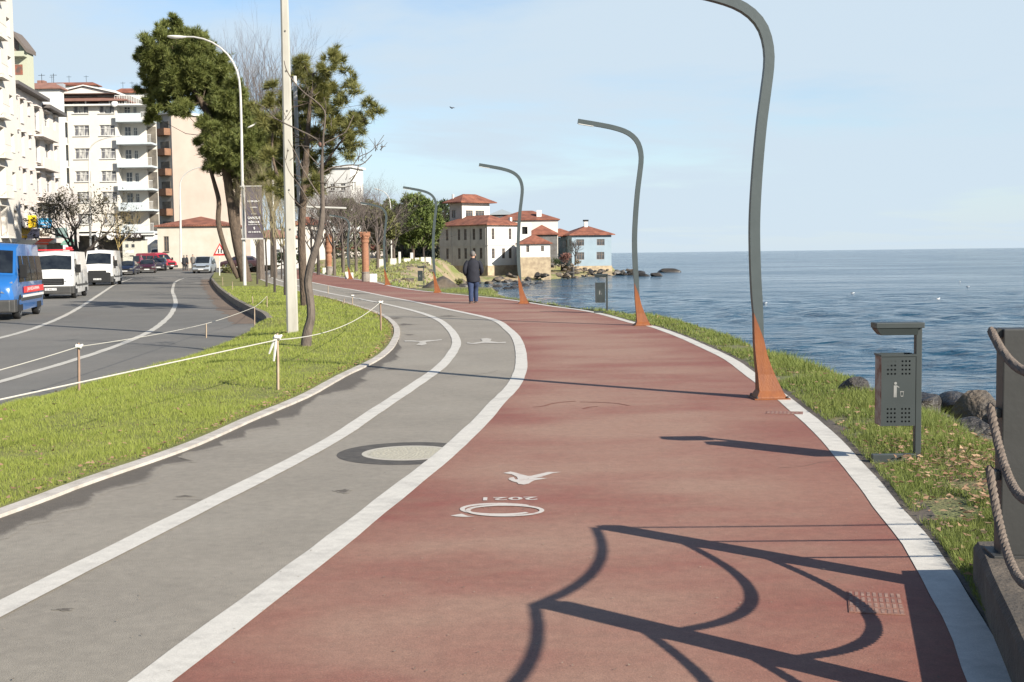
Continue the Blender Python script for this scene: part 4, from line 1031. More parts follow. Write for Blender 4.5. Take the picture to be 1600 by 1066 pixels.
# ================================================================ foliage
def spikes(P0,D0,ln,wd,ns,spread):
    n=len(P0); P_=np.repeat(P0,ns,0); Dr_=np.repeat(D0,ns,0)+rng.normal(0,spread,(n*ns,3)); Dr_/=np.linalg.norm(Dr_,axis=1,keepdims=True)+1e-9
    s=rng.normal(0,1,(n*ns,3)); s=np.cross(Dr_,s); s/=np.linalg.norm(s,axis=1,keepdims=True)+1e-9
    l=ln*rng.uniform(.6,1.25,(n*ns,1)); w_=wd*rng.uniform(.7,1.3,(n*ns,1))
    v=np.empty((n*ns,3,3)); v[:,0]=P_-s*w_/2; v[:,1]=P_+s*w_/2; v[:,2]=P_+Dr_*l
    return v.reshape(-1,3)
def crown_pts(blobs,dens,inner=.35,squash=.8,sub_=0):
    Ps=[];Ds=[]
    for c,r in blobs:
        n=max(8,int(dens*r*r)); d=rng.normal(0,1,(n,3)); d/=np.linalg.norm(d,axis=1,keepdims=True)
        rad=r*(inner+(1-inner)*rng.uniform(0,1,(n,1))**.45)
        p=d*rad
        if sub_:
            nc=max(6,int(sub_*r*r)); cd=rng.normal(0,1,(nc,3)); cd/=np.linalg.norm(cd,axis=1,keepdims=True); cr_=r*rng.uniform(.45,1.0,(nc,1)); cc=cd*cr_; idx=rng.integers(0,nc,n)
            p=cc[idx]+d*r*.27*rng.uniform(.2,1,(n,1)); dd2=d*.8+cd[idx]*.7; dd2/=np.linalg.norm(dd2,axis=1,keepdims=True); d=dd2
        # lumpy surface
        ph=rng.uniform(0,6,3); lump=1+.22*np.sin(d[:,0:1]*5+ph[0])*np.sin(d[:,1:2]*5+ph[1])+.15*np.sin(d[:,2:3]*7+ph[2])
        p=p*lump; p[:,2]*=squash; Ps.append(p+np.array(c)); Ds.append(d*np.array([1,1,.7])+np.array([0,0,.45]))
    return np.concatenate(Ps),np.concatenate(Ds)
PINE1=mat('pine_needles',(.10,.125,.025),.7,(.06,.085,.018),.9,5,isl=(.16,.17,.04),trans=.2,contrast=(.4,.6))
PINE2=mat('pine_needles_warm',(.12,.13,.03),.7,(.07,.085,.022),1.3,5,isl=(.20,.185,.05),trans=.2,contrast=(.4,.6))
BARK=mat('pine_bark',(0.112,0.0805,0.056),.95,(0.0525,0.0385,0.028),3,8,bump=1,bscale=9,bdist=.06,stretch=(2.5,2.5,.8))
BARKG=mat('grey_bark',(0.133,0.108,0.0875),.95,(0.0665,0.0525,0.042),6,8,bump=.7,bscale=25,stretch=(2,2,.7))
TWIG=mat('pale_twigs',(0.115,0.0945,0.0812),.95,(0.0735,0.0577,0.0525),3,4); TWIGD=mat('dark_twigs',(0.033,0.0255,0.021),.95,(0.051,0.042,0.036),2,4)
def px_tube(mb,l,Y,wpx,base,jy=0):
    pts=[PY(x,y,Y+jy*i)-base for i,(x,y) in enumerate(l)]; pts=resample(pts,n=len(l)*4)
    k=Y/F; n=len(pts); ws=np.interp(np.linspace(0,1,n),np.linspace(0,1,len(wpx)),wpx)
    mb.tube(pts,[w_*k/2*(1+.08*noise.noise(p*1.3)) for w_,p in zip(ws,pts)],9)
def pine(Y,basepx,blobs,trunks,lb,m,dens,ln,wd,ns,dy,sb=14,spread=.45):
    base=P(*basepx,0) ; base=Vector((PY(*basepx,Y).x,Y,0))
    t=empty('pine_tree',base,0,lb,'pine tree')
    for i,(l,w_) in enumerate(trunks):
        mb=MB(); px_tube(mb,l,Y,w_,base,0); mb.build('trunk' if i<2 else 'limb',BARK,t,smooth=True)
    bl=[]; r2=random.Random(int(Y))
    mb=MB()
    for x,y,r in blobs:
        j=r2.uniform(-dy,dy); j=(abs(j)+1.1+r*Y/F*1.1) if (Y<50 and abs(x-464)<r+6 and y<330) else j; c=PY(x,y,Y+j)-base; bl.append((c,r*Y/F))
        # limb from nearest trunk point
        tp=[PY(a,b,Y)-base for a,b in trunks[0][0]]; q=min(tp,key=lambda p:(p-c).length+max(0,p.z-c.z)*2)
        mid=q.lerp(c,.5)+Vector((0,0,-.1*(c-q).length)); mb.tube([q,mid,c],[.022*r*Y/F*2,.018*r*Y/F*2,.008*r*Y/F*2],5)
    mb.build('limb',BARK,t,smooth=True)
    p,d=crown_pts(bl,dens,inner=.15,squash=.95,sub_=sb); v=spikes(p,d,ln,wd,ns,spread)
    o=npmesh('crown',v,3,m,t); return t
b1=[(262,50,22),(290,66,26),(247,72,24),(222,86,14),(213,92,8),(255,102,26),(300,102,30),(320,72,15),(324,118,26),(348,112,14),(352,98,10),(237,120,20),(228,140,14),(242,160,18),(240,182,14),(268,132,26),(300,145,24),(262,160,20),(285,172,18),(322,152,24),(350,150,22),(338,180,24),(370,140,18),(365,170,24),(376,200,24),(345,205,26),(325,200,16),(318,225,14),(338,235,20),(365,232,26),(392,215,22),(400,245,22),(372,262,22),(345,262,16),(395,275,18),(418,235,16),(330,258,12),(300,122,26),(275,85,24),(308,60,12),(270,36,12),(232,75,14),(280,110,36),(330,105,30),(395,190,24),(345,245,26),(410,225,24),(240,100,22),(400,205,26),(418,238,26),(392,252,26),(422,272,20),(440,250,22),(402,285,18),(432,298,14),(375,280,18),(300,72,24),(345,165,26),(380,240,28),(340,205,22),(262,125,24)]
pine(84,(380,441),b1,[([(385,441),(379,412),(371,380),(365,345),(359,305),(353,268),(340,215),(315,160),(285,110)],[19,16.5,14.5,13.5,12.5,11,8,4]),([(373,434),(356,400),(346,370),(341,345),(342,315),(336,290),(328,262),(322,235)],[9,8.5,8,7.5,6,3]),([(386,440),(378,395),(372,360),(370,320),(374,280),(380,240),(372,190)],[12,10,9,7,4])],'big multi-trunk pine with a broad crown behind the banner street light',PINE1,680,.36,.05,9,2.2,sb=20,spread=.55)
b2=[(475,100,16),(470,122,20),(482,140,20),(462,150,18),(517,88,13),(524,80,8),(535,98,9),(512,108,14),(540,112,8),(500,130,18),(520,150,16),(495,160,20),(545,132,10),(553,125,7),(556,143,9),(538,160,12),(465,180,22),(510,185,18),(575,162,11),(585,178,10),(592,172,6),(563,180,14),(548,195,16),(570,200,12),(530,205,18),(555,218,13),(500,212,18),(537,232,12),(545,243,7),(515,240,14),(475,215,20),(455,235,20),(480,255,18),(462,275,16),(490,285,12),(440,190,18),(430,165,18),(425,140,12),(415,185,14),(432,215,18),(445,260,16),(425,245,14),(440,290,12),(512,262,8),(400,165,10),(492,150,20),(520,190,20),(470,230,24),(438,222,22),(470,190,26),(455,270,20),(430,190,20),(445,298,18),(466,303,17),(490,298,14),(425,285,18),(505,275,14)]
pine(41.5,(476,480),b2,[([(476,480),(474,440),(472,400),(471,360),(473,325),(476,280),(480,220),(485,160),(490,115)],[13,12.5,12,11.5,11,9,6,3]),([(474,330),(450,300),(432,270),(425,230),(430,180)],[6,5,4,2]),([(476,300),(505,260),(530,225),(560,190)],[5,4,3,1.5])],'pine with ragged pointed tufts behind the tall concrete pole',PINE2,1250,.25,.02,10,1.1,sb=44,spread=.55)

# bare trees
def grow(mbs,p,d,l,r,lev,rnd,spread,up,nmin,bend=.12,n=5,kmax=4):
    seg=3; pts=[p]; q=p; dd=d.copy()
    for i in range(seg):
        dd=(dd+Vector((rnd.gauss(0,bend),rnd.gauss(0,bend),rnd.gauss(0,bend)+up*.1))).normalized(); q=q+dd*l/seg; pts.append(q)
    mbs[min(lev,len(mbs)-1)].tube(pts,[r*(1-.45*i/seg) for i in range(seg+1)],max(3,n-lev),cap=False)
    if lev>=kmax: return
    k=rnd.randint(nmin,nmin+1)
    for j in range(k):
        f=rnd.uniform(.4,1.0) if j else 1.0; o=pts[0].lerp(pts[-1],f) if f<1 else pts[-1]
        a=Vector((rnd.gauss(0,1),rnd.gauss(0,1),rnd.gauss(0,.6))); a=(a-dd*a.dot(dd)).normalized()
        nd=(dd+a*rnd.uniform(.5,1.2)*spread+Vector((0,0,up*.25))).normalized()
        grow(mbs,o,nd,l*rnd.uniform(.6,.85),r*.55*(1-.2*f),lev+1,rnd,spread,up,nmin,bend,n,kmax)
def bare_tree(Y,basepx,h,lb,seed,trunkf=.35,r=.08,kmax=5,spread=.8,up=.6,nmin=3,m=TWIG,lean=0,z=None,cat='bare tree',group=None,name='bare_tree',leaves_m=None,nl=0):
    b_=PY(*basepx,Y); 
    if z is not None: b_.z=z
    t=empty(name,b_,0,lb,cat,group); rnd=random.Random(seed)
    A_,B_=MB(),MB(); tp=Vector((lean,0,h*trunkf)); A_.tube([Vector((0,0,-.2)),tp*.5+Vector((.03,0,0)),tp],[r*1.25,r,r*.9],8)
    nb=rnd.randint(3,4)
    for j in range(nb+1):
        a=6.28*j/nb+rnd.uniform(-.4,.4); d=Vector((math.cos(a)*spread*.8,math.sin(a)*spread*.8,1)) if j<nb else Vector((0,0,1))
        grow([B_],tp*(1 if j==nb else rnd.uniform(.8,1)),d.normalized(),h*(1-trunkf)*.42,r*.62,1,rnd,spread,up,nmin,kmax=kmax)
    A_.build('trunk',BARKG if m is TWIG else TWIGD,t,smooth=True); o=B_.build('branches',m,t,fixn=False)
    if nl:
        vv=np.array(B_.v); idx=rng.integers(0,len(vv),nl); p=vv[idx]; p=p[p[:,2]>h*.4]; npmesh('leaves',spikes(p,rng.normal(0,1,p.shape),.16,.09,2,.5),3,leaves_m,t)
    return t
# leaning young tree in front of the pole
Yt=23.0; base=P(478,541,.02); Yt=base.y
t=empty('leaning_tree',base,0,'thin leaning leafless tree with spreading bare branches in front of the pine','bare tree')
mb=MB(); px_tube(mb,[(478,545),(480,520),(486,495),(484,465),(481,440),(486,412),(496,380),(503,345),(504,310),(503,280),(503,245)],Yt,[18,15,13.5,13,12.5,12,10.5,9,7.5,6.5,6,5],base); mb.build('trunk',BARKG,t,smooth=True)
mb=MB()
for l,w_ in [([(503,248),(505,215),(508,180),(503,168),(493,158),(478,147),(461,130),(448,110),(444,95)],[5,4,3.5,3,3,2.5,2,1.5]),([(500,222),(485,212),(460,200),(432,186),(415,170),(398,160)],[3.5,3,2.8,2,1.5]),([(505,225),(525,215),(540,206),(548,190),(553,180)],[3,2.6,2,1.4]),([(503,270),(520,262),(545,258),(562,258),(572,252),(581,242)],[3,2.6,2.3,2,1.6]),([(560,258),(557,270),(548,284),(535,287),(518,286)],[2,1.7,1.4,1]),([(504,300),(515,292),(535,293),(550,290)],[2.4,2,1.4]),([(552,258),(562,245),(577,238),(588,228),(600,211)],[1.7,1.5,1.2,1]),([(566,240),(563,228),(560,222)],[1.4,1,.8]),([(502,310),(488,290),(472,262),(462,240),(450,218)],[3,2.4,2,1.4]),([(502,330),(485,318),(468,290),(452,268),(444,245)],[2.6,2,1.6,1]),([(500,345),(480,330),(462,315),(450,300)],[2,1.6,1]),([(503,262),(490,250),(478,236),(470,224)],[2.2,1.8,1]),([(508,182),(509,165),(506,152)],[2.2,1.6,1]),([(432,186),(420,182),(414,178)],[1.5,1,.7]),([(504,290),(516,275),(512,262)],[2,1.4,1])]:
    px_tube(mb,l,Yt,[q*.8 for q in w_],base,jy=random.uniform(-.1,.1))
rnd=random.Random(4)
for i in range(70):
    x,y=rnd.choice([(540,258),(470,205),(550,285),(565,250),(480,150),(495,225),(520,290),(470,262),(508,200),(530,213),(585,232),(455,250),(440,190)])
    p=PY(x+rnd.uniform(-12,12),y+rnd.uniform(-5,5),Yt)-base; q=p+Vector((rnd.gauss(0,.1),rnd.gauss(0,.1),abs(rnd.gauss(.12,.08)))); mb.tube([p,(p+q)/2+Vector((.01,0,0)),q],[.007,.005,.003],4)
mb.build('branches',BARKG,t,smooth=True)
mb=MB(); c=PY(502,226,Yt)-base; mb.addbm((lambda bm:(bmesh.ops.create_icosphere(bm,subdivisions=2,radius=.06),bm)[1])(bmesh.new()),0,Matrix.Translation(c)@Matrix.Diagonal((1,.8,.9,1))); mb.build('knot',mat('red_brown_knot',(.16,.06,.05),.9,(.22,.16,.12),20,5),t,smooth=True)

bare_tree(100,(122,398),7.6,'bushy leafless street tree in front of the shops, left of the thin street light',3,.26,.26,6,.95,.25,3,TWIGD,z=-.05,leaves_m=mat('brown_leaves',(.04,.035,.02),.8,isl=(.09,.08,.035)),nl=2600)
bare_tree(92,(408,440),17.2,'tall pale twiggy tree rising behind the big pine',8,.38,.24,6,.5,.9,3,TWIG)
bare_tree(100,(428,440),16.5,'second tall pale twiggy tree behind the pines',9,.38,.24,6,.5,.9,3,TWIG)
for i,(x,y,Y_,h_,lb) in enumerate([(402,443,76,6.2,'young staked tree on the lawn just right of the banner pole'),(416.5,449,68,6.4,'young thin tree on the lawn between banner and concrete pole'),(429,456.5,57,6.0,'young thin tree on the lawn nearest the concrete pole, left of it'),(445,462,52,5.0,'young thin tree touching the left side of the concrete pole'),(440,436,92,6.5,'young thin tree behind the lawn near the path bend')]):
    bare_tree(Y_,(x,y),h_,lb,20+i,.42,.05,5,.6,.7,3,mat('olive_twigs',(.20,.17,.09),.95,(.12,.10,.06),2,4),z=0,group='young trees on the lawn')
for i,(x,Y_,h_,m_) in enumerate([(497,112,8.0,TWIGD),(522,108,7.6,TWIG),(536,118,8.6,TWIG),(556,115,8.0,TWIG),(590,122,9.2,TWIG),(604,140,7.5,TWIGD),(545,140,10,TWIGD),(576,150,9.5,TWIG),(628,170,9,TWIGD),(645,178,9,TWIG),(662,172,8.5,TWIGD),(676,180,9,TWIGD),(616,160,8,TWIG),(487,128,8,TWIGD),(510,135,9,TWIG)]):
    bare_tree(Y_,(x,412),h_,'leafless twiggy tree in the park behind the brick columns',40+i,.3,.13,5,.75,.5,3,m_,z=.1,group='leafless trees of the park')
bare_tree(222,(899,418),4.4,'bare twiggy tree in front of the blue house',71,.3,.16,5,.7,.5,3,TWIGD,z=-.3)
bare_tree(140,(186,402),7,'small yellowish tree in front of the white apartment block',72,.4,.08,5,.6,.6,3,mat('ochre_twigs',(.30,.22,.08),.9),z=.2)
# round evergreen trees of the park
GRN=[mat('bright_evergreen',(.085,.12,.022),.7,(.05,.08,.018),.3,5,isl=(.13,.16,.035),trans=.2),mat('dark_evergreen',(.028,.045,.014),.8,isl=(.05,.07,.022),trans=.1),mat('olive_evergreen',(.11,.115,.03),.8,(.06,.075,.02),.3,5,isl=(.15,.145,.05),trans=.15)]
def round_tree(Y,blobs,trunk,lb,m,dens=9,ln=.55,wd=.28,z0=.2,ns=4):
    base=PY(*trunk[0],Y); base.z=z0; t=empty('evergreen_tree',base,0,lb,'evergreen tree','evergreen trees of the waterfront park')
    mb=MB(); k=Y/F; pts=[PY(x,y,Y)-base for x,y in trunk]; pts[0]=Vector((0,0,-.3)); mb.tube(pts,[2.6*k]+[2*k]*(len(pts)-2)+[.8*k],7)
    for x,y,r in blobs: 
        c=PY(x,y,Y)-base; mb.tube([pts[-2],pts[-2].lerp(c,.6)+Vector((0,0,-.3)),c],[1.2*k,.9*k,.4*k],5)
    mb.build('trunk',BARK,t,smooth=True)
    r2=random.Random(len(lb)); bl=[(PY(x,y,Y+r2.uniform(-2.5,2.5))-base,r*k) for x,y,r in blobs]
    p,d=crown_pts(bl,dens*2,inner=.45,squash=.92); npmesh('crown',spikes(p,d,ln,wd,4,.8),3,m,t)
round_tree(165,[(642,318,14),(655,325,20),(672,330,16),(630,338,18),(650,348,24),(678,350,16),(620,355,16),(640,368,18),(665,368,18),(636,312,8)],[(645,408),(646,385),(650,360)],'bright green round evergreen left of the white house tower',GRN[0],70,.5,.22)
round_tree(216,[(692,335,13),(698,350,14),(688,352,16),(694,322,9),(684,366,12)],[(690,408),(690,380),(692,352)],'dark evergreen partly hidden behind the white house',GRN[1],70,.5,.22)
round_tree(150,[(590,335,16),(578,325,12),(602,345,16),(612,360,14),(595,362,16),(570,338,14),(583,352,16)],[(592,410),(592,385),(592,360)],'olive green evergreen behind the fifth lamp',GRN[2],70,.5,.22)
round_tree(150,[(520,328,12),(535,322,12),(550,330,14),(560,342,12),(530,342,14),(508,335,10),(545,318,7)],[(535,412),(535,380),(536,350)],'dark green evergreen behind the bare trees below the white tower block',GRN[0],70,.5,.22)
round_tree(200,[(614,325,9),(606,318,6),(622,332,9)],[(614,405),(614,375),(614,340)],'small distant evergreen between the two big round trees',GRN[0],70,.5,.22)
round_tree(120,[(448,400,8),(436,405,7),(458,396,9),(470,405,7)],[(450,424),(450,415),(450,405)],'low green shrub behind the path bend',GRN[1],90,.35,.16,z0=0)
round_tree(128,[(352,418,5),(358,421,5),(365,424,4)],[(356,430),(356,426),(357,422)],'low brownish shrub between the warning sign and the pine trunks',GRN[2],90,.3,.14,z0=-.1)
# backdrop wood far behind
p=[];
for i in range(260):
    x=rng.uniform(395,680); Y_=rng.uniform(212,262); q=PY(x,400,Y_); hh=rng.uniform(2.5,6.5)
    p.append((Vector((q.x,Y_,hh*.6)),hh*.55))
pp_,dd_=crown_pts(p,9,inner=.5); v=spikes(pp_,dd_,.9,.3,3,.9)
WD=mat('distant_wood',(.085,.075,.055),.9,(.15,.12,.10),.12,4,isl=(.07,.09,.035)); o=npmesh('distant_wood',v,3,WD); tag(o,'grey-brown mass of distant trees behind the park','wood',kind='stuff')
# rough vegetation and stones on the mound
n=26000; X_=rng.uniform(-42,4,n); Y_=62+rng.uniform(0,1,n)**1.3*125; dc=sdist(cp[::4],X_,Y_); dp=-sdist(pp[::6],X_,Y_)
k_=(dp>.6)&(dc>1.0); X_,Y_,dc=X_[k_],Y_[k_],dc[k_]; Z_=land_z(X_,Y_); nn=nz(X_,Y_,.5,4); k_=(nn+.06*(dc-6)>-.05)&(Z_>-.8); Pn=np.stack([X_[k_],Y_[k_],Z_[k_]],-1)
MG=mat('mound_grass',(.13,.17,.04),.8,(.26,.22,.11),.25,6,isl=(.22,.25,.07),contrast=(.42,.6))
o=npmesh('mound_grass',spikes(Pn,np.tile(np.array([[0,0,1.]]),(len(Pn),1)),.22,.10,4,.5),3,MG); tag(o,'rough grass and dry weeds on the mound between path and bay','grass',kind='stuff')
for i in range(46):
    y=rr_.uniform(64,150); x=float(np.interp(y,[60,95,125,155],[-1.8,-3.8,-5.4,-6.4]))-rr_.uniform(.5,5.5); zz=land_z(x,y)[0]
    rock(Vector((x,y,zz)),rr_.uniform(.12,.42),'brown stone half buried in the bank beside the bay','stones of the bay bank')
for px,py,Y,r,m_,lb in ((884,402,206,9,mat('reddish_shrub',(.16,.06,.05),.9,isl=(.24,.13,.10)),'reddish bare shrub left of the blue house'),(868,409,204,7,GRN[1],'dark green bush between the low house and the blue house'),(903,410,220,5,mat('ochre_shrub',(.22,.17,.10),.9,isl=(.12,.10,.07)),'pale dry shrub against the blue house wall'),(716,441,110,5,GRN[2],'small dark weed clump on the bay bank left of the walking man')):
    q=PY(px,py,Y); k=Y/F; t=empty('shrub',Vector((q.x,Y,q.z-r*k*.8)),0,lb,'shrub'); bl=[(Vector((rr_.uniform(-.5,.5)*r*k,rr_.uniform(-.5,.5)*r*k,r*k*(.5+.6*rr_.random()))),r*k*.6) for _ in range(6)]
    MB().tube([(0,0,-.5),(0,0,r*k)],.06,5).build('stem',BARK,t); p,d=crown_pts(bl,90,inner=.2); npmesh('foliage',spikes(p,d,.35,.10,4,.8),3,m_,t)
for i in range(60):
    px=rr_.uniform(838,925); f=rr_.random(); Y=200+18*((px-838)/87)+6*f; q=PY(px,427-20*f*(1-abs(px-872)/75),Y); rock(q,rr_.uniform(.18,.42),'tan boulder piled on the bank between the low house and the blue house','boulders of the headland bank')
# ================================================================ buildings
CREAM=mat('cream_render',(0.56,0.526,0.47),.9,(0.515,0.482,0.426),.5,7,bump=.1,bscale=20)
PINKR=mat('pale_pink_render',(0.56,0.51,0.47),.9,(0.504,0.459,0.42),.4,7)
WHR=mat('white_render',(0.58,0.573,0.544),.9,(0.522,0.515,0.486),.5,7)
BLR=mat('pale_bluish_render',(0.446,0.49,0.504),.9,(0.396,0.439,0.454),.5,5)
GRR=mat('pale_green_render2',(.36,.37,.28),.9) if 1 else mat('pale_green_render',(0.396,0.432,0.302),.9)
GREYSHADE=mat('grey_shade_render',(0.374,0.353,0.324),.9,(0.288,0.274,0.252),.8,8)  # greyer than the white render: shade of the left walls put into the colour
SIDER=mat('grey_brown_render',(.36,.34,.31),.9,(.28,.26,.24),.5,7)
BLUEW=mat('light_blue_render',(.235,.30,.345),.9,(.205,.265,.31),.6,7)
STONEB=mat('yellowish_stone_base',(0.374,0.302,0.202),.95,(0.259,0.202,0.137),1.3,9,contrast=(.42,.62),bump=.5,bscale=5)
GLASS=mat('window_glass',(.03,.035,.04),.08,(.10,.10,.10),.8,3,spec=.8)
CURT=mat('curtained_glass',(.42,.41,.38),.25,(.10,.10,.11),1.2,4,stretch=(3,3,.5),contrast=(.4,.55))
FRW=mat('white_window_frame',(0.49,0.482,0.454),.5); FRB=mat('brown_window_frame',(.16,.12,.09),.6)
SHOP=mat('shop_interior',(.05,.045,.04),.8,(.16,.14,.11),.7,6)
TILE=bpy.data.materials.new('red_roof_tiles'); TILE.use_nodes=True; nt=TILE.node_tree; N=nt.nodes; L=nt.links; tc=N.new('ShaderNodeTexCoord')
n_=N.new('ShaderNodeTexNoise'); n_.inputs['Scale'].default_value=.9; n_.inputs['Detail'].default_value=9; L.new(tc.outputs['Object'],n_.inputs[0])
cr=N.new('ShaderNodeValToRGB'); cr.color_ramp.elements[0].position=.35; cr.color_ramp.elements[0].color=(.13,.045,.028,1); cr.color_ramp.elements[1].position=.65; cr.color_ramp.elements[1].color=(.26,.095,.055,1); L.new(n_.outputs[0],cr.inputs[0]); L.new(cr.outputs[0],N['Principled BSDF'].inputs['Base Color']); N['Principled BSDF'].inputs['Roughness'].default_value=.85
wv=N.new('ShaderNodeTexWave'); wv.inputs['Scale'].default_value=1.6; wv.bands_direction='X'; L.new(tc.outputs['Object'],wv.inputs[0]); bp=N.new('ShaderNodeBump'); bp.inputs['Strength'].default_value=.6; bp.inputs['Distance'].default_value=.08; L.new(wv.outputs[0],bp.inputs['Height']); L.new(bp.outputs[0],N['Principled BSDF'].inputs['Normal'])
TILEB=mat('brown_roof_tiles',(.24,.12,.09),.85,(.16,.085,.065),1.2,7)

def facade(mb,x0,x1,z0,z1,holes,M,depth=.18,mi=0,revmi=0):
    """wall in the local XZ plane (facing -Y) with recessed openings"""
    xs=sorted(set([x0,x1]+[h[0] for h in holes]+[h[1] for h in holes])); zs=sorted(set([z0,z1]+[h[2] for h in holes]+[h[3] for h in holes]))
    xs=[x for x in xs if x0<=x<=x1]; zs=[z for z in zs if z0<=z<=z1]
    for i in range(len(xs)-1):
        for j in range(len(zs)-1):
            cx=(xs[i]+xs[i+1])/2; cz=(zs[j]+zs[j+1])/2
            if any(h[0]<cx<h[1] and h[2]<cz<h[3] for h in holes): continue
            mb.add([(xs[i],0,zs[j]),(xs[i+1],0,zs[j]),(xs[i+1],0,zs[j+1]),(xs[i],0,zs[j+1])],[(0,1,2,3)],mi,M)
    for a,b,c,d in holes:
        mb.add([(a,0,c),(b,0,c),(b,0,d),(a,0,d),(a,depth,c),(b,depth,c),(b,depth,d),(a,depth,d)],[(0,1,5,4),(1,2,6,5),(2,3,7,6),(3,0,4,7)],revmi,M)
_wc={}
def window(t,M,a,b,c,d,fm=FRW,gm=GLASS,depth=.18,mull=1,trans=1,sill=True):
    w_,h_=round(b-a,2),round(d-c,2); key=(w_,h_,fm.name,gm.name,mull,trans,sill)
    if key not in _wc:
        f=MB(); e=.07
        f.box(-w_/2,w_/2,0,.06,0,e); f.box(-w_/2,w_/2,0,.06,h_-e,h_); f.box(-w_/2,-w_/2+e,0,.06,e,h_-e); f.box(w_/2-e,w_/2,0,.06,e,h_-e)
        for i in range(mull): x=-w_/2+w_*(i+1)/(mull+1); f.box(x-.03,x+.03,.003,.055,e,h_-e)
        for i in range(trans): z=h_*(.68 if trans==1 else (i+1)/(trans+1)); f.box(-w_/2+e,w_/2-e,.006,.05,z-.025,z+.025)
        if sill: f.box(-w_/2-.08,w_/2+.08,-.26,.0,-.07,-.004)
        fo=f.build('window',fm); g=MB().box(-w_/2+.03,w_/2-.03,.065,.075,.03,h_-.03).build('pane',gm)
        _wc[key]=(fo.data,g.data); bpy.data.objects.remove(fo); bpy.data.objects.remove(g)
    fd,gd=_wc[key]; fo=bpy.data.objects.new('window',fd); COL.objects.link(fo); fo.parent=t; fo.matrix_local=M@Matrix.Translation(((a+b)/2,depth-.08,c))
    go=bpy.data.objects.new('pane',gd); COL.objects.link(go); go.parent=fo; return fo
def hiproof(mb,x0,x1,y0,y1,z,h,ov=.5,ridge=None,mi=0,M=None):
    x0-=ov;x1+=ov;y0-=ov;y1+=ov; dx,dy=x1-x0,y1-y0; s=min(dx,dy)/2
    if dx>=dy: r0,r1=(x0+s,(y0+y1)/2),(x1-s,(y0+y1)/2)
    else: r0,r1=((x0+x1)/2,y0+s),((x0+x1)/2,y1-s)
    v=[(x0,y0,z),(x1,y0,z),(x1,y1,z),(x0,y1,z),(r0[0],r0[1],z+h),(r1[0]+.001,r1[1]+.001,z+h),(x0,y0,z-.15),(x1,y0,z-.15),(x1,y1,z-.15),(x0,y1,z-.15)]
    f=[(0,1,5,4),(1,2,5),(2,3,4,5),(3,0,4)] if dx>=dy else [(0,1,4),(1,2,5,4),(2,3,5),(3,0,4,5)]
    f+=[(0,6,7,1),(1,7,8,2),(2,8,9,3),(3,9,6,0),(6,9,8,7)]
    mb.add(v,f,mi,M)
def zY(y,Y,x=800): return PY(x,y,Y).z
I4=Matrix.Identity(4)
# --- left row, facade frame: local x runs along the road away from the camera, -y faces the road
ang=math.atan2(1,-.154)          # direction of the facade
def frow(Y,dx=0): return Vector((-24.0-.154*Y+dx,Y,0))
def row_building(name,Y0,Y1,dx,zg,lb,cat='apartment building'):
    b_=frow(Y0,dx); b_.z=zg; t=empty(name,b_,ang,lb,cat); Lr=(Y1-Y0)/math.sin(ang); return t,Lr
# mapping: local +x along the road, local +y = 90deg ccw of it = away to the left (outside = -y, towards the road)
# A: tall cream block at the picture edge
t,Lr=row_building('apartment_building',66,99.2,.55,-.1,'tall cream apartment block with brown-shaded recesses at the left picture edge')
mb=MB(); holes=[]; floors=[3.3+2.95*i for i in range(7)]
wins=[]; bal=[]
for fz in floors:
    for k in range(9):
        x=Lr-1.7-k*3.6
        if x<1: continue
        if k%2==0: holes.append((x-.55,x+.55,fz+.9,fz+2.3)); wins.append(holes[-1])
        else: holes.append((x-1.2,x+1.0,fz+.25,fz+2.5)); bal.append(holes[-1])
facade(mb,0,Lr,3.1,24.5,holes,I4,depth=.5)
mb.add([(Lr,0,3.1),(Lr,12,3.1),(Lr,12,24.5),(Lr,0,24.5)],[(0,1,2,3)]); mb.add([(0,0,3.1),(0,12,3.1),(0,12,24.5),(0,0,24.5),(Lr,0,24.5),(Lr,12,24.5),(Lr,0,3.1),(Lr,12,3.1)],[(0,1,2,3),(3,2,5,4),(0,1,7,6)])
mb.build('wall',CREAM,t,fixn=False)
mb=MB(); facade(mb,0,Lr,-.2,3.1,[(x,x+3.4,.0,2.8) for x in np.arange(.5,Lr-3.5,4)],Matrix.Translation((0,1.3,0)),.5); mb.add([(Lr,1.3,-.2),(Lr,12,-.2),(Lr,12,3.1),(Lr,1.3,3.1)],[(0,1,2,3)]); mb.build('ground_floor',PINKR,t,fixn=False)
MB().box(.1,Lr-.1,1.85,2.0,0,3.0).build('shop_window',SHOP,t)
for h in wins[:]: 
    if h[0]>Lr-13: window(t,I4,*h,depth=.3)
for h in bal:
    if h[0]>Lr-13:
        window(t,I4,h[0]+.2,h[1]-.2,h[2],h[3]-.2,fm=FRB,depth=.5,sill=False)
        mb=MB(); x0_,x1_,z_=h[0],h[1],h[2]; mb.box(x0_-.1,x1_+.1,-.55,-.02,z_-.16,z_-.04); 
        for q in np.arange(x0_,x1_+.01,.2): mb.tube([(q,-.5,z_-.04),(q,-.5,z_+.85)],.015,4)
        mb.tube([(x0_-.05,-.5,z_+.87),(x1_+.05,-.5,z_+.87)],.025,4); mb.build('balcony',CREAM,t,fixn=False)
mb=MB(); mb.box(-.3,Lr+.3,-.35,12.2,24.51,24.75); mb.build('cornice',WHR,t)
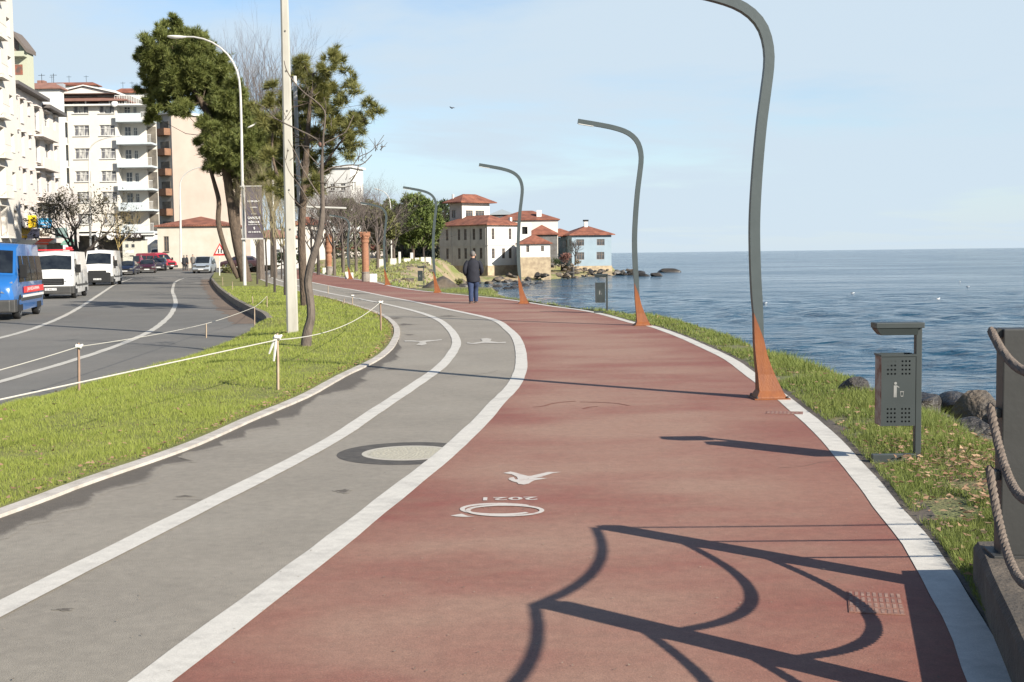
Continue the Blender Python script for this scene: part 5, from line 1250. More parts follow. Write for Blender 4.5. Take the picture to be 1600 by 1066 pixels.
# A2: pale pink block
t,Lr=row_building('apartment_building',99.6,118,0,-.1,'pale pink five-storey block with a dark stepped eave beyond the cream block')
zt=15.6; mb=MB(); holes=[]; kinds=[]
for fz in (3.75,6.75,9.7,12.4):
    for x,w_,h_,kd in ((1.6,.75,1.65,0),(3.7,.9,1.9,0),(6.2,.6,1.0,1),(9.2,1.7,2.0,2),(13.2,2.2,2.0,2),(16.6,1.0,1.5,0)):
        holes.append((x-w_/2,x+w_/2,fz+2.45-h_,fz+2.45)); kinds.append(kd)
facade(mb,0,Lr,3.3,zt,holes,I4,depth=.25)
mb.add([(0,0,3.3),(0,12,3.3),(0,12,zt),(0,0,zt),(Lr,0,3.3),(Lr,12,3.3),(Lr,12,zt),(Lr,0,zt)],[(0,1,2,3),(4,5,6,7),(3,2,6,7),(0,1,5,4)]); mb.build('wall',PINKR,t,fixn=False)
for h,k in zip(holes,kinds): window(t,I4,*h,depth=.25,gm=CURT if k else GLASS,mull=1 if k!=1 else 0,fm=FRW)
for h,k in zip(holes,kinds): MB().box(h[0]-.12,h[1]+.12,-.28,-.02,h[3]+.02,h[3]+.12).build('window_hood',PINKR,t)
mb=MB(); mb.box(-.2,Lr*.62,-.7,12,zt+.003,zt+.28); mb.box(Lr*.62+.01,Lr+.5,-.7,12,zt-.5,zt-.22); mb.build('eave',mat('dark_eave',(.09,.08,.075),.7),t)
mb=MB(); facade(mb,0,Lr,-.2,3.3,[(.6,3.6,0,2.9),(4.3,8.2,0,2.9),(9.2,13.2,0,2.9),(14,17.6,0,2.9)],Matrix.Translation((0,1.5,0)),.6); mb.build('ground_floor',PINKR,t,fixn=False)
mb=MB(); mb.box(.1,Lr-.1,2.2,2.4,0,3.2); mb.build('shop_window',SHOP,t)
mb=MB(); 
for fz in (3.75,6.75,9.7,12.4): mb.box(7.9,14.6,-.75,-.02,fz-.12,fz+.02); mb.box(7.9,14.6,-.75,-.68,fz+.02,fz+.85); 
mb.build('balcony',PINKR,t)
# lower block at its far end
t,Lr=row_building('corner_house',118.4,127,-.2,.0,'low pinkish corner block with a deep overhang left of the white apartment block')
mb=MB(); facade(mb,0,Lr,3.4,8.6,[(1,2.2,4.4,6.6),(3.6,4.8,4.4,6.6),(6.2,7.4,4.4,6.6)],I4,.25); mb.add([(0,0,3.4),(0,10,3.4),(0,10,8.6),(0,0,8.6),(Lr,0,3.4),(Lr,10,3.4),(Lr,10,8.6),(Lr,0,8.6)],[(0,1,2,3),(4,5,6,7),(0,1,5,4),(3,2,6,7)]); mb.build('wall',PINKR,t,fixn=False)
for x in (1,3.6,6.2): window(t,I4,x,x+1.2,4.4,6.6,depth=.25)
mb=MB(); mb.box(0,Lr,1.6,10,-.3,3.39); mb.build('ground_floor',SHOP,t)
# greenish block with curved roof behind
b_=PY(22,120,118); t=empty('apartment_building',Vector((b_.x-.5,118,0)),0,'narrow pale green top storeys with a curved dark roof above the pink block','apartment building')
def lz(y): return zY(y,118,30)
w1=(PY(45.5,100,118)-PY(22,100,118)).x
mb=MB(); mb.prism([(0,0),(w1+.4,0),(w1+.4,lz(76)),(w1*.85,lz(62)),(w1*.5,lz(50)),(0,lz(44))],0,1.5,axis='y'); mb.build('wall',GRR,t)
mb=MB(); pr=[(-.2,lz(46)),(w1*.5,lz(51.5)),(w1*.9,lz(63)),(w1+.55,lz(79))]; mb.prism([(a,b+.12) for a,b in pr]+[(a,b-.25) for a,b in pr[::-1]],-.6,1.8,axis='y'); mb.build('roof',mat('dark_roof_metal',(.12,.10,.085),.7),t)
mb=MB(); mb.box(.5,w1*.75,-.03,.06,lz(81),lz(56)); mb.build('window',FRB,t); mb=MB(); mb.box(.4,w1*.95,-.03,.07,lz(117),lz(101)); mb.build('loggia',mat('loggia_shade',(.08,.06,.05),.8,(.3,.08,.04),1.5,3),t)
mb=MB(); mb.box(.1,w1+.4,-.8,-.04,lz(90),lz(87)); mb.box(.1,w1+.4,-.8,-.74,lz(87),lz(82)); mb.build('balcony',GRR,t)
# roofs behind
for i,(x0_,x1_,yt,yr,m_,lb) in enumerate([(30,92,131,140,WHR,'white rooftop storey with a red chimney block behind the pink block'),(60,150,130,135,PINKR,'distant rooftops with solar tanks behind the white apartment block'),(180,228,139,146,WHR,'distant rooftop with solar panels left of the big pine crown')]):
    Yb=(150,210,215)[i]; a=PY(x0_,yr,Yb); t=empty('distant_building',Vector((a.x,Yb,0)),0,lb,'building'); w_=PY(x1_,yr,Yb).x-a.x
    MB().box(0,w_,0,1.6,0,zY(yr,Yb,x0_)).build('wall',m_,t); mb=MB(); hiproof(mb,0,w_,0,1.6,zY(yr,Yb,x0_)+.16,zY(yt,Yb,x0_)-zY(yr,Yb,x0_),.4); mb.build('roof',TILE if i else TILEB,t)
    mb=MB(); zc=zY(yt,Yb,x0_)
    for q in range(4): xx=w_*(.15+.22*q); mb.box(xx-.5,xx+.7,2,2.8,zc-.6,zc+.25)
    mb.build('solar_tank',mat('tank_metal',(.45,.47,.48),.35,metal=.5),t)
    for q in range(3): xx=w_*(.2+.3*q); mb=MB(); mb.tube([(xx,1,zc-.8),(xx,1,zc+1.3)],.03,4); mb.tube([(xx-.4,1,zc+1.1),(xx+.4,1,zc+1.1)],.025,4); mb.build('aerial',DARK,t)
    if i==0: MB().box(w_*.38,w_*.55,1,2,zY(yr,Yb),zY(124,Yb,50)).build('chimney',TILEB,t)

# B: white apartment block facing the camera
YB=160; k=YB/F; o_=PY(92,400,YB); t=empty('apartment_building',Vector((o_.x,YB,.4)),0,'white eight-storey apartment block with bluish balconies and a red-brown gabled roof','apartment building')
X=lambda px:(px-92)*k
def Zb(y): return zY(y,YB,165)-.4
slabs=[Zb(y) for y in (362,328,295.5,260,224,189)]
mb=MB(); holes=[]; wl=[]
for i,z in enumerate(slabs):
    for a,b in ((122,146),(162,186)):
        holes.append((X(a),X(b),z+.95,z+2.3)); wl.append((X(a),X(b),z+.95,z+2.3))
facade(mb,X(113),X(190),Zb(362),Zb(166),holes,I4,.2); 
mb.add([(0,0,Zb(362)),(0,14,Zb(362)),(X(113),0,Zb(362)),(X(190),0,Zb(362)),(X(202),14,Zb(362)),(X(245),0,Zb(362))],[(0,1,4,5)])
# recessed balcony bays
for a,b in ((92,113),(190,245)):
    hs=[]
    for z in slabs:
        hs.append((X(a)+.25,X(a)+1.15,z+.5,z+2.25)) if a<100 else hs.extend([(X(196),X(206),z+.1,z+2.2),(X(210),X(216),z+.9,z+2.1)])
    facade(mb,X(a),X(b)-(0 if a<100 else 16*k),Zb(362),Zb(166),hs,Matrix.Translation((0,1.3,0)),.15)
    for h in hs: window(t,Matrix.Translation((0,1.3,0)),*h,depth=.15,sill=False,gm=CURT if a<100 else GLASS)
    if a<100: mb.add([(X(113),0,Zb(362)),(X(113),1.3,Zb(362)),(X(113),1.3,Zb(166)),(X(113),0,Zb(166)),(0,1.3,Zb(362)),(0,14,Zb(362)),(0,14,Zb(166)),(0,1.3,Zb(166))],[(0,1,2,3),(4,5,6,7)])
    else: mb.add([(X(190),0,Zb(362)),(X(190),1.3,Zb(362)),(X(190),1.3,Zb(166)),(X(190),0,Zb(166)),(X(229),1.3,Zb(362)),(X(229),1.9,Zb(362)),(X(229),1.9,Zb(166)),(X(229),1.3,Zb(166)),(X(229),1.9,Zb(362)),(X(244),1.9,Zb(362)),(X(244),1.9,Zb(166)),(X(229),1.9,Zb(166)),(X(244),1.9,Zb(362)),(X(202),14,Zb(362)),(X(202),14,Zb(166)),(X(244),1.9,Zb(166))],[(0,1,2,3),(4,5,6,7),(8,9,10,11),(12,13,14,15)])
mb.build('wall',CREAM,t,fixn=False)
for h in wl: window(t,I4,*h,depth=.2,gm=CURT,mull=2)
for z in slabs:
    mb=MB(); mb.box(X(88),X(113)-.02,-.25,1.28,z-.16,z); mb.box(X(88),X(113)-.02,-.25,-.17,z+.003,z+.75); mb.build('balcony',WHR,t)
    mb=MB(); mb.box(X(190)+.02,X(244),-.75,1.9,z-.22,z); mb.box(X(190)+.02,X(229),-.75,-.65,z+.003,z+.85)
    bo=mb.build('balcony',BLR,t)
    mb=MB(); 
    for q in np.arange(X(229.5),X(244),.16): mb.tube([(q,-.7,z),(q,-.7,z+.95)],.018,4)
    mb.box(X(229)+.005,X(244),-.73,-.67,z+.95,z+1.0); mb.build('railing',WHITE,bo,fixn=False)
    o=MB().box(X(230),X(243),1.78,1.87,z+.1,z+2.2).build('loggia_window',SHOP,t)
mb=MB(); mb.box(X(88),X(246),-.75,2,Zb(166)+.003,Zb(166)+.2); mb.box(X(88),X(202),2.001,14,Zb(166)+.003,Zb(166)+.2); 
for q in np.arange(X(190),X(244),.3): mb.tube([(q,-.7,Zb(166)+.2),(q,-.7,Zb(166)+1.2)],.025,4)
mb.box(X(190),X(244),-.73,-.67,Zb(166)+1.2,Zb(166)+1.27); mb.build('roof_terrace',WHR,t)
ph=MB(); ph.box(X(93),X(205),1.0,12,Zb(166)+.21,Zb(155)+.6); ph.build('penthouse',mat('penthouse_shade',(.30,.28,.25),.8,(.12,.11,.1),.9,4),t)
mb=MB()
for q in (92,107,144,181,205): mb.box(X(q)-.07,X(q)+.07,-.5,-.36,Zb(166)+.2,Zb(158)+.1)
mb.build('terrace_post',WHITE,t)
mb=MB(); mb.box(X(112),X(145),.9,.99,Zb(166)+.3,Zb(160)+.5); mb.build('penthouse_window',CURT,t)
mb=MB(); hiproof(mb,X(92),X(205),-.6,12,Zb(157),1.35,.4); mb.build('roof',TILEB,t)
mb=MB(); gx0,gx1=X(97),X(186); zc=Zb(146); mb.prism([(gx0,zc),(gx1,zc),((gx0+gx1)/2,Zb(136))],-.3,8,axis='y'); g_=mb.build('gable',PINKR,t)
mb=MB(); mid=(gx0+gx1)/2
for s in (-1,1):
    xo=mid+s*((gx1-gx0)/2+.5); q=[(xo,zc-.05),(mid,Zb(134.6)),(mid,Zb(133)),(xo,zc+.22)]; mb.prism(q if s<0 else q[::-1],-.6,8,axis='y')
mb.build('gable_trim',WHR,t)
mb=MB(); mb.addbm((lambda bm:(bmesh.ops.create_cone(bm,cap_ends=True,segments=16,radius1=.45,radius2=.3,depth=.12),bm)[1])(bmesh.new()),0,Matrix.Translation((X(190),-.9,Zb(163)))@Matrix.Rotation(R(70),4,'X')); mb.build('satellite_dish',WHITE,t)
# ground floor of B
mb=MB(); mb.box(X(92),X(243),2.0,3.2,-.5,Zb(362)-.01); mb.build('ground_floor',SHOP,t)
mb=MB(); mb.box(X(92),X(244),-.6,1.95,Zb(362)-.5,Zb(362)-.23); mb.box(X(228),X(244),-.3,2,-.5,Zb(366)); mb.build('canopy',WHR,t)
mb=MB()
for q in (118,150,196,226): mb.box(X(q)-.2,X(q)+.2,.2,.6,-.5,Zb(365)-.3)
mb.build('column',WHR,t)
def sign(name,x0,x1,y0,y1,Y,m_,lb,cat='shop sign',txt=None,tm=WHITE,depth=.15,extra=None):
    a=PY(x0,y1,Y); b=PY(x1,y0,Y); t=empty(name,Vector(((a.x+b.x)/2,Y,a.z)),0,lb,cat); w_=b.x-a.x; h_=b.z-a.z
    MB().box(-w_/2,w_/2,0,depth,0,h_,bev=.03).build('board',m_,t)
    if txt:
        mb=MB()
        for s,zf,hf,wf in txt: add_text(mb,s,w_*wf,h_*hf,MF(0,-.012,h_*zf),0,.02)
        mb.build('lettering',tm,t)
    return t
YS=YB-1.2
for i,(x0_,x1_,lt) in enumerate([(181,187,'O'),(194.5,201.5,'D'),(203.5,211,'R'),(212,220,'A')]):
    sign('letter_sign',x0_,x1_,364.5,372,YS,mat('sign_dark',(.06,.05,.05),.6),f'white outlined square sign with letter {lt} in the shop front of the white block','shop sign',[(lt,.5,.7,.7)])
t=sign('round_sign',150,159.5,361.5,371.5,YS,DARK,'smaller round white sign left of the larger round sign under the white block')
for px,py,rx,lb in ((154.7,366.5,4.6,'a'),(173,369,6,'b')):
    c=PY(px,py,YS-.3); r=rx*YS/F
    if lb=='b': t=empty('round_sign',c,0,'larger round white sign with a dark pattern under the white block','shop sign'); cc=Vector((0,0,0))
    else: cc=c-t.location
    mb=MB(); mb.addbm((lambda bm:(bmesh.ops.create_cone(bm,cap_ends=True,segments=24,radius1=r,radius2=r,depth=.12),bm)[1])(bmesh.new()),0,Matrix.Translation(cc)@Matrix.Rotation(R(90),4,'X')); mb.build('disc',WHITE,t)
    mb=MB()
    for a_ in range(3): mb.box(cc.x-r*.4+a_*r*.3,cc.x-r*.25+a_*r*.3,cc.y-.075,cc.y-.065,cc.z+r*.1,cc.z+r*.5)
    mb.build('emblem',DARK,t)
t=sign('kiosk',192,222,376,409,YB-9,mat('kiosk_cream',(0.446,0.432,0.36),.7),'cream kiosk with two small dark windows and a dark roof edge beside the parked cars','kiosk',depth=2.2)
k9=(YB-9)/F
mb=MB(); mb.box(-15.5*k9,15.5*k9,-.15,2.3,33*k9,33.9*k9+.05); mb.build('roof',DARK,t)
for x in (-10.5,-1): MB().box((x)*k9,(x+4.6)*k9,-.03,-.004,22*k9,27*k9).build('window',GLASS,t)
MB().box(-4.5*k9,1.5*k9,-.03,-.004,8*k9,9.6*k9).build('hatch',DARK,t); MB().box(-12*k9,2*k9,-.02,-.004,13*k9,18*k9).build('panel',mat('kiosk_grey',(.45,.45,.44),.6,(.62,.6,.55),3,2),t)
sign('poster_board',235.5,250,380,402,YB-6,WHITE,'white poster board between the kiosk and the red van','poster board',[('KAFE',.6,.18,.6)],DARK)
# row signs
def fy(px):   # Y on the facade line for a pixel column
    X_=(px-800)/F; return -24.0/(X_+.154)
s_y=sign('shop_sign',38.5,56,336.5,356,104,mat('sign_yellow',(.80,.56,.02),.5),'bright yellow square shop sign hanging under the pink block',txt=[('BÜFE',.60,.16,.7),('EMLAK',.36,.12,.8),('0 452',.18,.1,.7)],tm=mat('sign_ochre_text',(.35,.25,.02),.6))
sign('shop_sign',60,80,341,356.5,107,mat('sign_blue',(.02,.17,.42),.5,(.05,.4,.62),.8,2),'blue shop sign with white lettering right of the yellow sign',txt=[('DENİZ',.55,.25,.6),('MARKET',.2,.18,.8)])
AW=lambda nm,c:mat(nm,c,.85)
def awning(x0,x1,y0,y1,Y,m_,lb):
    a=PY(x0,y1,Y); b=PY(x1,y0,Y); t=empty('awning',Vector((a.x,Y,a.z)),0,lb,'awning'); w_=b.x-a.x;h_=b.z-a.z
    MB().add([(0,0,0),(w_,0,0),(w_,0,.3*h_),(0,0,.3*h_),(w_,1.2,h_),(0,1.2,h_)],[(0,1,2,3),(3,2,4,5)]).build('canvas',m_,t)
    mb=MB(); mb.tube([(0,0,.3*h_),(0,1.2,.2*h_)],.02,4); mb.tube([(w_,0,.3*h_),(w_,1.2,.2*h_)],.02,4); mb.tube([(0,0,.3*h_),(w_,0,.3*h_)],.025,4); mb.build('frame',GALV,t)
awning(25,42,355.5,372.5,100,AW('mustard_canvas',(.50,.30,.04)),'mustard yellow awning above the blue van')
awning(55,75.5,373,382.5,98,AW('red_canvas',(.60,.06,.02)),'orange-red awning above the white van')
awning(20,52,375,384,96,AW('pale_canvas',(.5,.45,.34)),'pale striped awning behind the blue van roof')
awning(95,112,374,383,110,AW('green_canvas',(.12,.30,.22)),'green awning left of the street tree')
sign('display_board',43,60,357.5,373,103,mat('lilac_board',(.55,.50,.60),.6,(.30,.28,.36),4,3,contrast=(.45,.55)),'lilac patterned board under the yellow sign')
sign('display_board',62,80,358.5,370,106,mat('dark_framed',(.10,.08,.06),.6,(.6,.56,.48),2.2,2,contrast=(.48,.52)),'dark board with pale frames under the blue sign')
sign('display_board',0,8,362,380,97,mat('white_frames',(.55,.53,.5),.6,(.1,.1,.1),1.5,2,contrast=(.48,.52)),'white framed display at the far left edge above the blue van')
sign('display_board',86,104,356,372,108,mat('teal_board',(.09,.16,.15),.5,(.25,.33,.32),1.5,2),'dark teal glazed shop display left of the street tree')
# planters/fence left of the white panel van
mb=MB()
for i in range(14): x=PY(118+i*1.7,400,96).x; mb.box(x-.03,x+.03,96,96.05,-.1,1.7)
a=PY(118,400,96).x; b=PY(141,400,96).x; mb.box(a,b,96.06,96.09,.3,.38); mb.box(a,b,96.06,96.09,1.3,1.38); tag(mb.build('picket_fence',mat('grey_picket',(.25,.23,.20),.8)),'grey picket fence between the ambulance van and the white panel van','fence')

# C: blank pink gable block behind
co=PY(274,400,186); t=empty('apartment_building',Vector((co.x,186,.5)),R(50),'tall block with a blank pinkish wall and a shaded side with brown balconies','apartment building')
HC=zY(178,186,274)-.5
mb=MB(); mb.add([(0,0,-1),(14,0,-1),(14,0,HC),(0,0,HC),(14,12,HC),(0,12,HC),(14,12,-1)],[(0,1,2,3),(3,2,4,5),(1,6,4,2)]); mb.build('wall',mat('blank_pink_render',(0.346,0.288,0.242),.9,(0.306,0.248,0.207),.25,6),t,fixn=False)
mb=MB(); mb.add([(0,0,-1),(0,12,-1),(0,12,HC),(0,0,HC)],[(0,1,2,3)]); mb.build('side_wall',SIDER,t,fixn=False)
for i in range(8):
    z=HC-2.0-i*2.95
    if z<2: break
    mb=MB(); mb.box(-1.1,-.01,.3,3.2,z-1.1,z-.95); mb.box(-1.1,-1.0,.3,3.2,z-.94,z-.1); mb.box(-.99,-.01,.3,.4,z-.94,z-.1); mb.build('balcony',mat('brown_balcony',(0.21,0.11,0.06),.8,(0.15,0.075,0.045),2,4),t)
    MB().box(-.06,-.01,.6,2.8,z-.8,z+1.0).build('balcony_door',SHOP,t)
mb=MB(); mb.box(-.5,14.4,-.4,12.4,HC+.003,HC+.3); mb.build('cornice',WHR,t)
# red-roofed single-storey house
a=PY(247,400,152); b=PY(357,400,152); t=empty('house',Vector((a.x,152,.3)),0,'low cream house with a red hipped roof at the end of the road','house'); w_=b.x-a.x; h_=zY(354,152,300)-.3
mb=MB(); facade(mb,0,w_,-.5,h_,[(.74+.0,1.35,h_-3.0,h_-1.15)],I4,.15); mb.add([(w_,0,-.5),(w_,9,-.5),(w_,9,h_),(w_,0,h_),(0,0,-.5),(0,9,-.5),(0,9,h_),(0,0,h_)],[(0,1,2,3),(4,5,6,7)]); mb.build('wall',mat('stained_cream',(0.475,0.439,0.374),.9,(0.418,0.374,0.302),.5,8),t,fixn=False); window(t,I4,.74,1.35,h_-3.0,h_-1.15,fm=FRB,depth=.15)
mb=MB(); hiproof(mb,0,w_,0,9,h_+.16,zY(338,156,300)-.3-h_-.2,.3); mb.build('roof',TILE,t)
# pale row behind the trees in the middle
for i,(x0_,x1_,yt,Yb,m_,lb) in enumerate([(392,452,372,176,WHR,'low white building seen between the young tree trunks'),(455,500,352,190,CREAM,'pale building seen behind the pine trunk and the leaning tree'),(500,600,392,215,PINKR,'low pale building behind the park trees')]):
    a=PY(x0_,400,Yb); b=PY(x1_,400,Yb); t=empty('distant_building',Vector((a.x,Yb,.2)),0,lb,'building'); w_=b.x-a.x; h_=zY(yt,Yb,x0_)-.2
    hs=[(q,q+1.1,z_+.9,z_+2.3) for q in np.arange(.8,w_-1.3,2.2) for z_ in np.arange(.2,h_-2.5,2.9)]
    mb=MB(); facade(mb,0,w_,-.6,h_,hs,I4,.15); mb.add([(0,0,-.6),(0,8,-.6),(0,8,h_),(0,0,h_),(w_,0,-.6),(w_,8,-.6),(w_,8,h_),(w_,0,h_)],[(0,1,2,3),(4,5,6,7),(3,2,6,7)]); mb.build('wall',m_,t,fixn=False)
    for h in hs: window(t,I4,*h,depth=.15,sill=False)
    mb=MB(); hiproof(mb,0,w_,0,8,h_+.16,1.2,.3); mb.build('roof',TILE if i!=0 else TILEB,t)
# white tower block in the distance
co=PY(548,300,225); t=empty('apartment_building',Vector((co.x,225,.2)),R(-12),'distant white apartment block behind the pine and the bare trees','apartment building'); H_=zY(262,225,548)-.2
mb=MB(); hs=[(q,q+.9,z_,z_+1.2) for q in (-5.6,-3.9,-1.9) for z_ in np.arange(2,H_-1.6,2.8)]
facade(mb,-9,0,-1,H_,hs,I4,.15); M2=Matrix.Rotation(R(90),4,'Z'); hs2=[(q,q+.9,z_,z_+1.6) for q in (.6,2.1) for z_ in np.arange(2,H_-2,2.8)]
facade(mb,0,7,-1,H_-.8,hs2,M2,.15); mb.add([(-9,0,H_),(0,0,H_),(0,7,H_),(-9,7,H_),(0,0,H_-.8),(0,7,H_-.8)],[(0,1,2,3),(1,2,5,4)]); mb.build('wall',WHR,t,fixn=False)
for h in hs: window(t,I4,*h,depth=.15,fm=FRW)
for h in hs2: window(t,M2,*h,depth=.15,sill=False)
mb=MB(); mb.box(-9.4,.4,-.4,7.4,H_+.003,H_+.35); mb.build('cornice',WHR,t)

# --- waterfront houses
def two_face(name,corner_px,Y,angL,lenL,lenR,z0,H,lb,wm,winsL,winsR,rooff,roofm=TILE,base_m=None,bh=1.2,ov=.5,gm=GLASS,fm=FRB,wmL=None,cat='house',win=(1,2)):
    """corner nearest the camera; local +x along the right face, local +y along the left face"""
    c=PY(corner_px,400,Y); t=empty(name,Vector((c.x,Y,z0)),angL,lb,cat)
    ML=Matrix.Rotation(R(-90),4,'Z')@Matrix.Translation((-lenL,0,0))   # left face local frame
    mb=MB(); hr=[(x-w/2,x+w/2,z,z+h) for x,z,w,h in winsR]; facade(mb,0,lenR,0,H,hr,I4,.15)
    mb.add([(lenR,0,0),(lenR,lenL,0),(lenR,lenL,H),(lenR,0,H),(0,lenL,0),(lenR,lenL,0),(lenR,lenL,H),(0,lenL,H)],[(0,1,2,3),(4,5,6,7)])
    mb.build('wall',wm,t,fixn=False)
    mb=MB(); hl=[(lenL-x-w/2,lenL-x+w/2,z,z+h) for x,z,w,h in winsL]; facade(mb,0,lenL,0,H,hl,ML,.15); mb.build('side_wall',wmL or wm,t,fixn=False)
    for h in hr: window(t,I4,*h,depth=.15,fm=fm,gm=gm,mull=win[0],trans=win[1],sill=False)
    for h in hl: window(t,ML,*h,depth=.15,fm=fm,gm=gm,mull=win[0],trans=win[1],sill=False)
    if rooff: mb=MB(); hiproof(mb,0,lenR,0,lenL,H+.16,rooff,ov); mb.build('roof',roofm,t)
    if base_m: MB().box(-.08,lenR+.08,-.08,lenL,-bh-2,-.01).build('stone_base',base_m,t)
    return t
# main white house: corner x=762
hz=zY(352,195,762); z0=zY(415,195,762)
H1=hz-z0
WL=[]; LL=12.2
for x in (11.3,0): pass
def fu(px,corner,Y,ang,which):
    """distance along a face for a pixel column"""
    c=PY(corner,400,Y); d=Vector((math.cos(ang),math.sin(ang))) if which=='R' else Vector((-math.sin(ang),math.cos(ang)))
    s=(px-800)/F  # X=s*Y line (roll ignored)
    return (s*c.y-c.x)/(d.x-s*d.y)
an=R(42)
px_L=[701,719.5,729.4,742.7,753.3]; px_R=[772.5,799]; 
lenL=fu(689,762,195,an,'L'); lenR=fu(812,762,195,an,'R')
zu=zY(374.5,195,750)-z0; zl=zY(404.5,195,750)-z0
wl_=[(fu(x,762,195,an,'L'),z,.62,h) for x in px_L for z,h in ((zu,1.75),(zl,1.7))]
wr_=[(fu(x,762,195,an,'R'),zu,.62,1.75) for x in px_R]+[(fu(x,762,195,an,'R'),zl,.62,1.6) for x in (772.5,788.5,799)]
t1=two_face('waterfront_house','762' and 762,195,an,lenL,lenR,z0,H1,'large white two-storey waterfront house with a square roof tower',WHR,wl_,wr_,zY(338,200,740)-hz,wmL=GREYSHADE,base_m=STONEB,bh=1.6)
mb=MB(); ML=Matrix.Rotation(R(-90),4,'Z')@Matrix.Translation((-lenL,0,0))
for x in (705+3,737,762-1): u=lenL-fu(x,762,195,an,'L'); mb.box(u-.07,u+.07,-.07,-.003,0,H1,M=ML)
mb.box(.0,lenL,-.06,-.003,H1*.49,H1*.49+.1,M=ML); mb.box(0,lenR,-.06,-.003,H1*.49,H1*.49+.1); mb.build('pilaster',GREYSHADE,t1)
# tower as part of the same house
tl=fu(705.5,723,203,an,'L'); tr=fu(767.6,723,203,an,'R'); c=PY(723,400,203); tz0=zY(348,203,723); tH=zY(317,203,723)-tz0
Mi=t1.matrix_basis.copy(); Mi=Matrix.Translation(t1.location)@Matrix.Rotation(an,4,'Z'); lc=Mi.inverted()@Vector((c.x,203,tz0-1.5)); TM=Matrix.Translation(lc)
mb=MB(); tw=[(fu(x,723,203,an,'R')-w/2,fu(x,723,203,an,'R')+w/2,1.5+.85,1.5+2.0) for x,w in ((736,1.5),(752.5,1.9))]
facade(mb,0,tr,0,tH+1.5,tw,TM,.12); mb.add([(tr,0,0),(tr,tl,0),(tr,tl,tH+1.5),(tr,0,tH+1.5)],[(0,1,2,3)],0,TM); tower=mb.build('tower',CREAM,t1,fixn=False)
mb=MB(); MT=TM@Matrix.Rotation(R(-90),4,'Z')@Matrix.Translation((-tl,0,0)); hq=(tl*.1+.3,tl*.1+1.2,2.3,3.6); facade(mb,0,tl,0,tH+1.5,[hq],MT,.12); mb.build('tower_side',GREYSHADE,t1,fixn=False)
for h in tw: window(t1,TM,*h,depth=.12,fm=FRB,mull=2,trans=1,sill=False)
window(t1,MT,*hq,depth=.12,fm=FRB,sill=False)
mb=MB(); hiproof(mb,0,tr,0,tl,tH+1.5+.16,zY(305,206,735)-tz0-tH,.9,M=TM); mb.build('tower_roof',TILE,t1)
mb=MB(); mb.box(.2,.45,tl*.8,tl*.8+.25,tH+1.6,tH+3.0,M=TM); mb.build('chimney',WHITE,t1)
mb=MB(); mb.box(lenR-.9,lenR-.5,.9,1.3,H1+.2,H1+1.3); mb.build('chimney',WHITE,t1)
# small white annex block right of the lamp
a=PY(811,400,199); b=PY(830.5,400,199); t=empty('annex',Vector((a.x,199,-.5)),0,'small plain white block with one dark opening between the lamp and the red roofs','building'); w_=b.x-a.x; zz=lambda y:zY(y,199,820)+.5
mb=MB(); h=(w_*.27,w_*.70,zz(366),zz(354.5)); facade(mb,0,w_,0,zz(348),[h],I4,.3); mb.add([(0,0,zz(348)),(w_,0,zz(348)),(w_,6,zz(348)),(0,6,zz(348)),(w_,0,0),(w_,6,0)],[(0,1,2,3),(1,2,5,4)]); mb.build('wall',WHR,t,fixn=False); MB().box(h[0]-.1,h[1]+.1,.3,.35,h[2]-.1,h[3]+.1).build('opening',DARK,t)
# low house in front
a=PY(813,400,192); b=PY(860,400,192); t=empty('waterfront_house',Vector((a.x,192,SEA+.4)),R(4),'small low white house with a stone lower wall and a red roof beside the sea','house'); w_=b.x-a.x; zz=lambda y:zY(y,192,835)-SEA-.4
hs=[(w_*.20,w_*.30,zz(394),zz(383.5)),(w_*.69,w_*.79,zz(393),zz(384.5))]
mb=MB(); facade(mb,0,w_,zz(402),zz(381.6),hs,I4,.15); mb.add([(0,0,zz(402)),(0,6,zz(402)),(0,6,zz(381.6)),(0,0,zz(381.6)),(w_,0,zz(402)),(w_,6,zz(402)),(w_,6,zz(381.6)),(w_,0,zz(381.6))],[(0,1,2,3),(4,5,6,7)]); mb.build('wall',WHR,t,fixn=False)
for h in hs: window(t,I4,*h,depth=.15,fm=FRB,trans=2,sill=False)
mb=MB(); mb.box(-.05,w_+.05,-.08,6,-1,zz(402)-.005); mb.build('stone_base',STONEB,t)
mb=MB(); hiproof(mb,0,w_,0,6,zz(381)+.1,zz(367)-zz(381),.35); mb.build('roof',TILE,t)
# long red roofs behind
for x0_,x1_,ye,yr,Yb,lb,m_ in ((776,872,345,330,226,'long low red roof rising behind the white house and the annex',TILE),(824,871,367.5,352.5,221,'wide red roof between the annex and the blue house',TILE),(770,800,336,328,232,'grey metal-roofed attic behind the tower',mat('grey_metal_roof',(.25,.28,.29),.5))):
    a=PY(x0_,400,Yb); b=PY(x1_,400,Yb); t=empty('waterfront_house',Vector((a.x,Yb,-.5)),0,lb,'house'); w_=b.x-a.x; ze=zY(ye,Yb,x0_)+.5; zr=zY(yr,Yb,x0_)+.5
    MB().box(0,w_,0,9,0,ze-.01).build('wall',mat('painted_shade_wall',(.14,.14,.14),.9,(.08,.07,.06),1,5) if Yb!=226 else CREAM,t); mb=MB(); hiproof(mb,0,w_,0,9,ze+.16,zr-ze,.4); mb.build('roof',m_,t)  # dark wall colour, shade painted into the base tone
    if Yb==226: MB().box(w_*.66,w_*.66+.9,1,1.8,ze,zY(337,Yb,842)+.5+1.0).build('chimney',WHITE,t)
    if Yb==232: MB().box(.6,w_-.6,-.05,-.003,ze-1.2,ze-.4).build('window',GLASS,t)
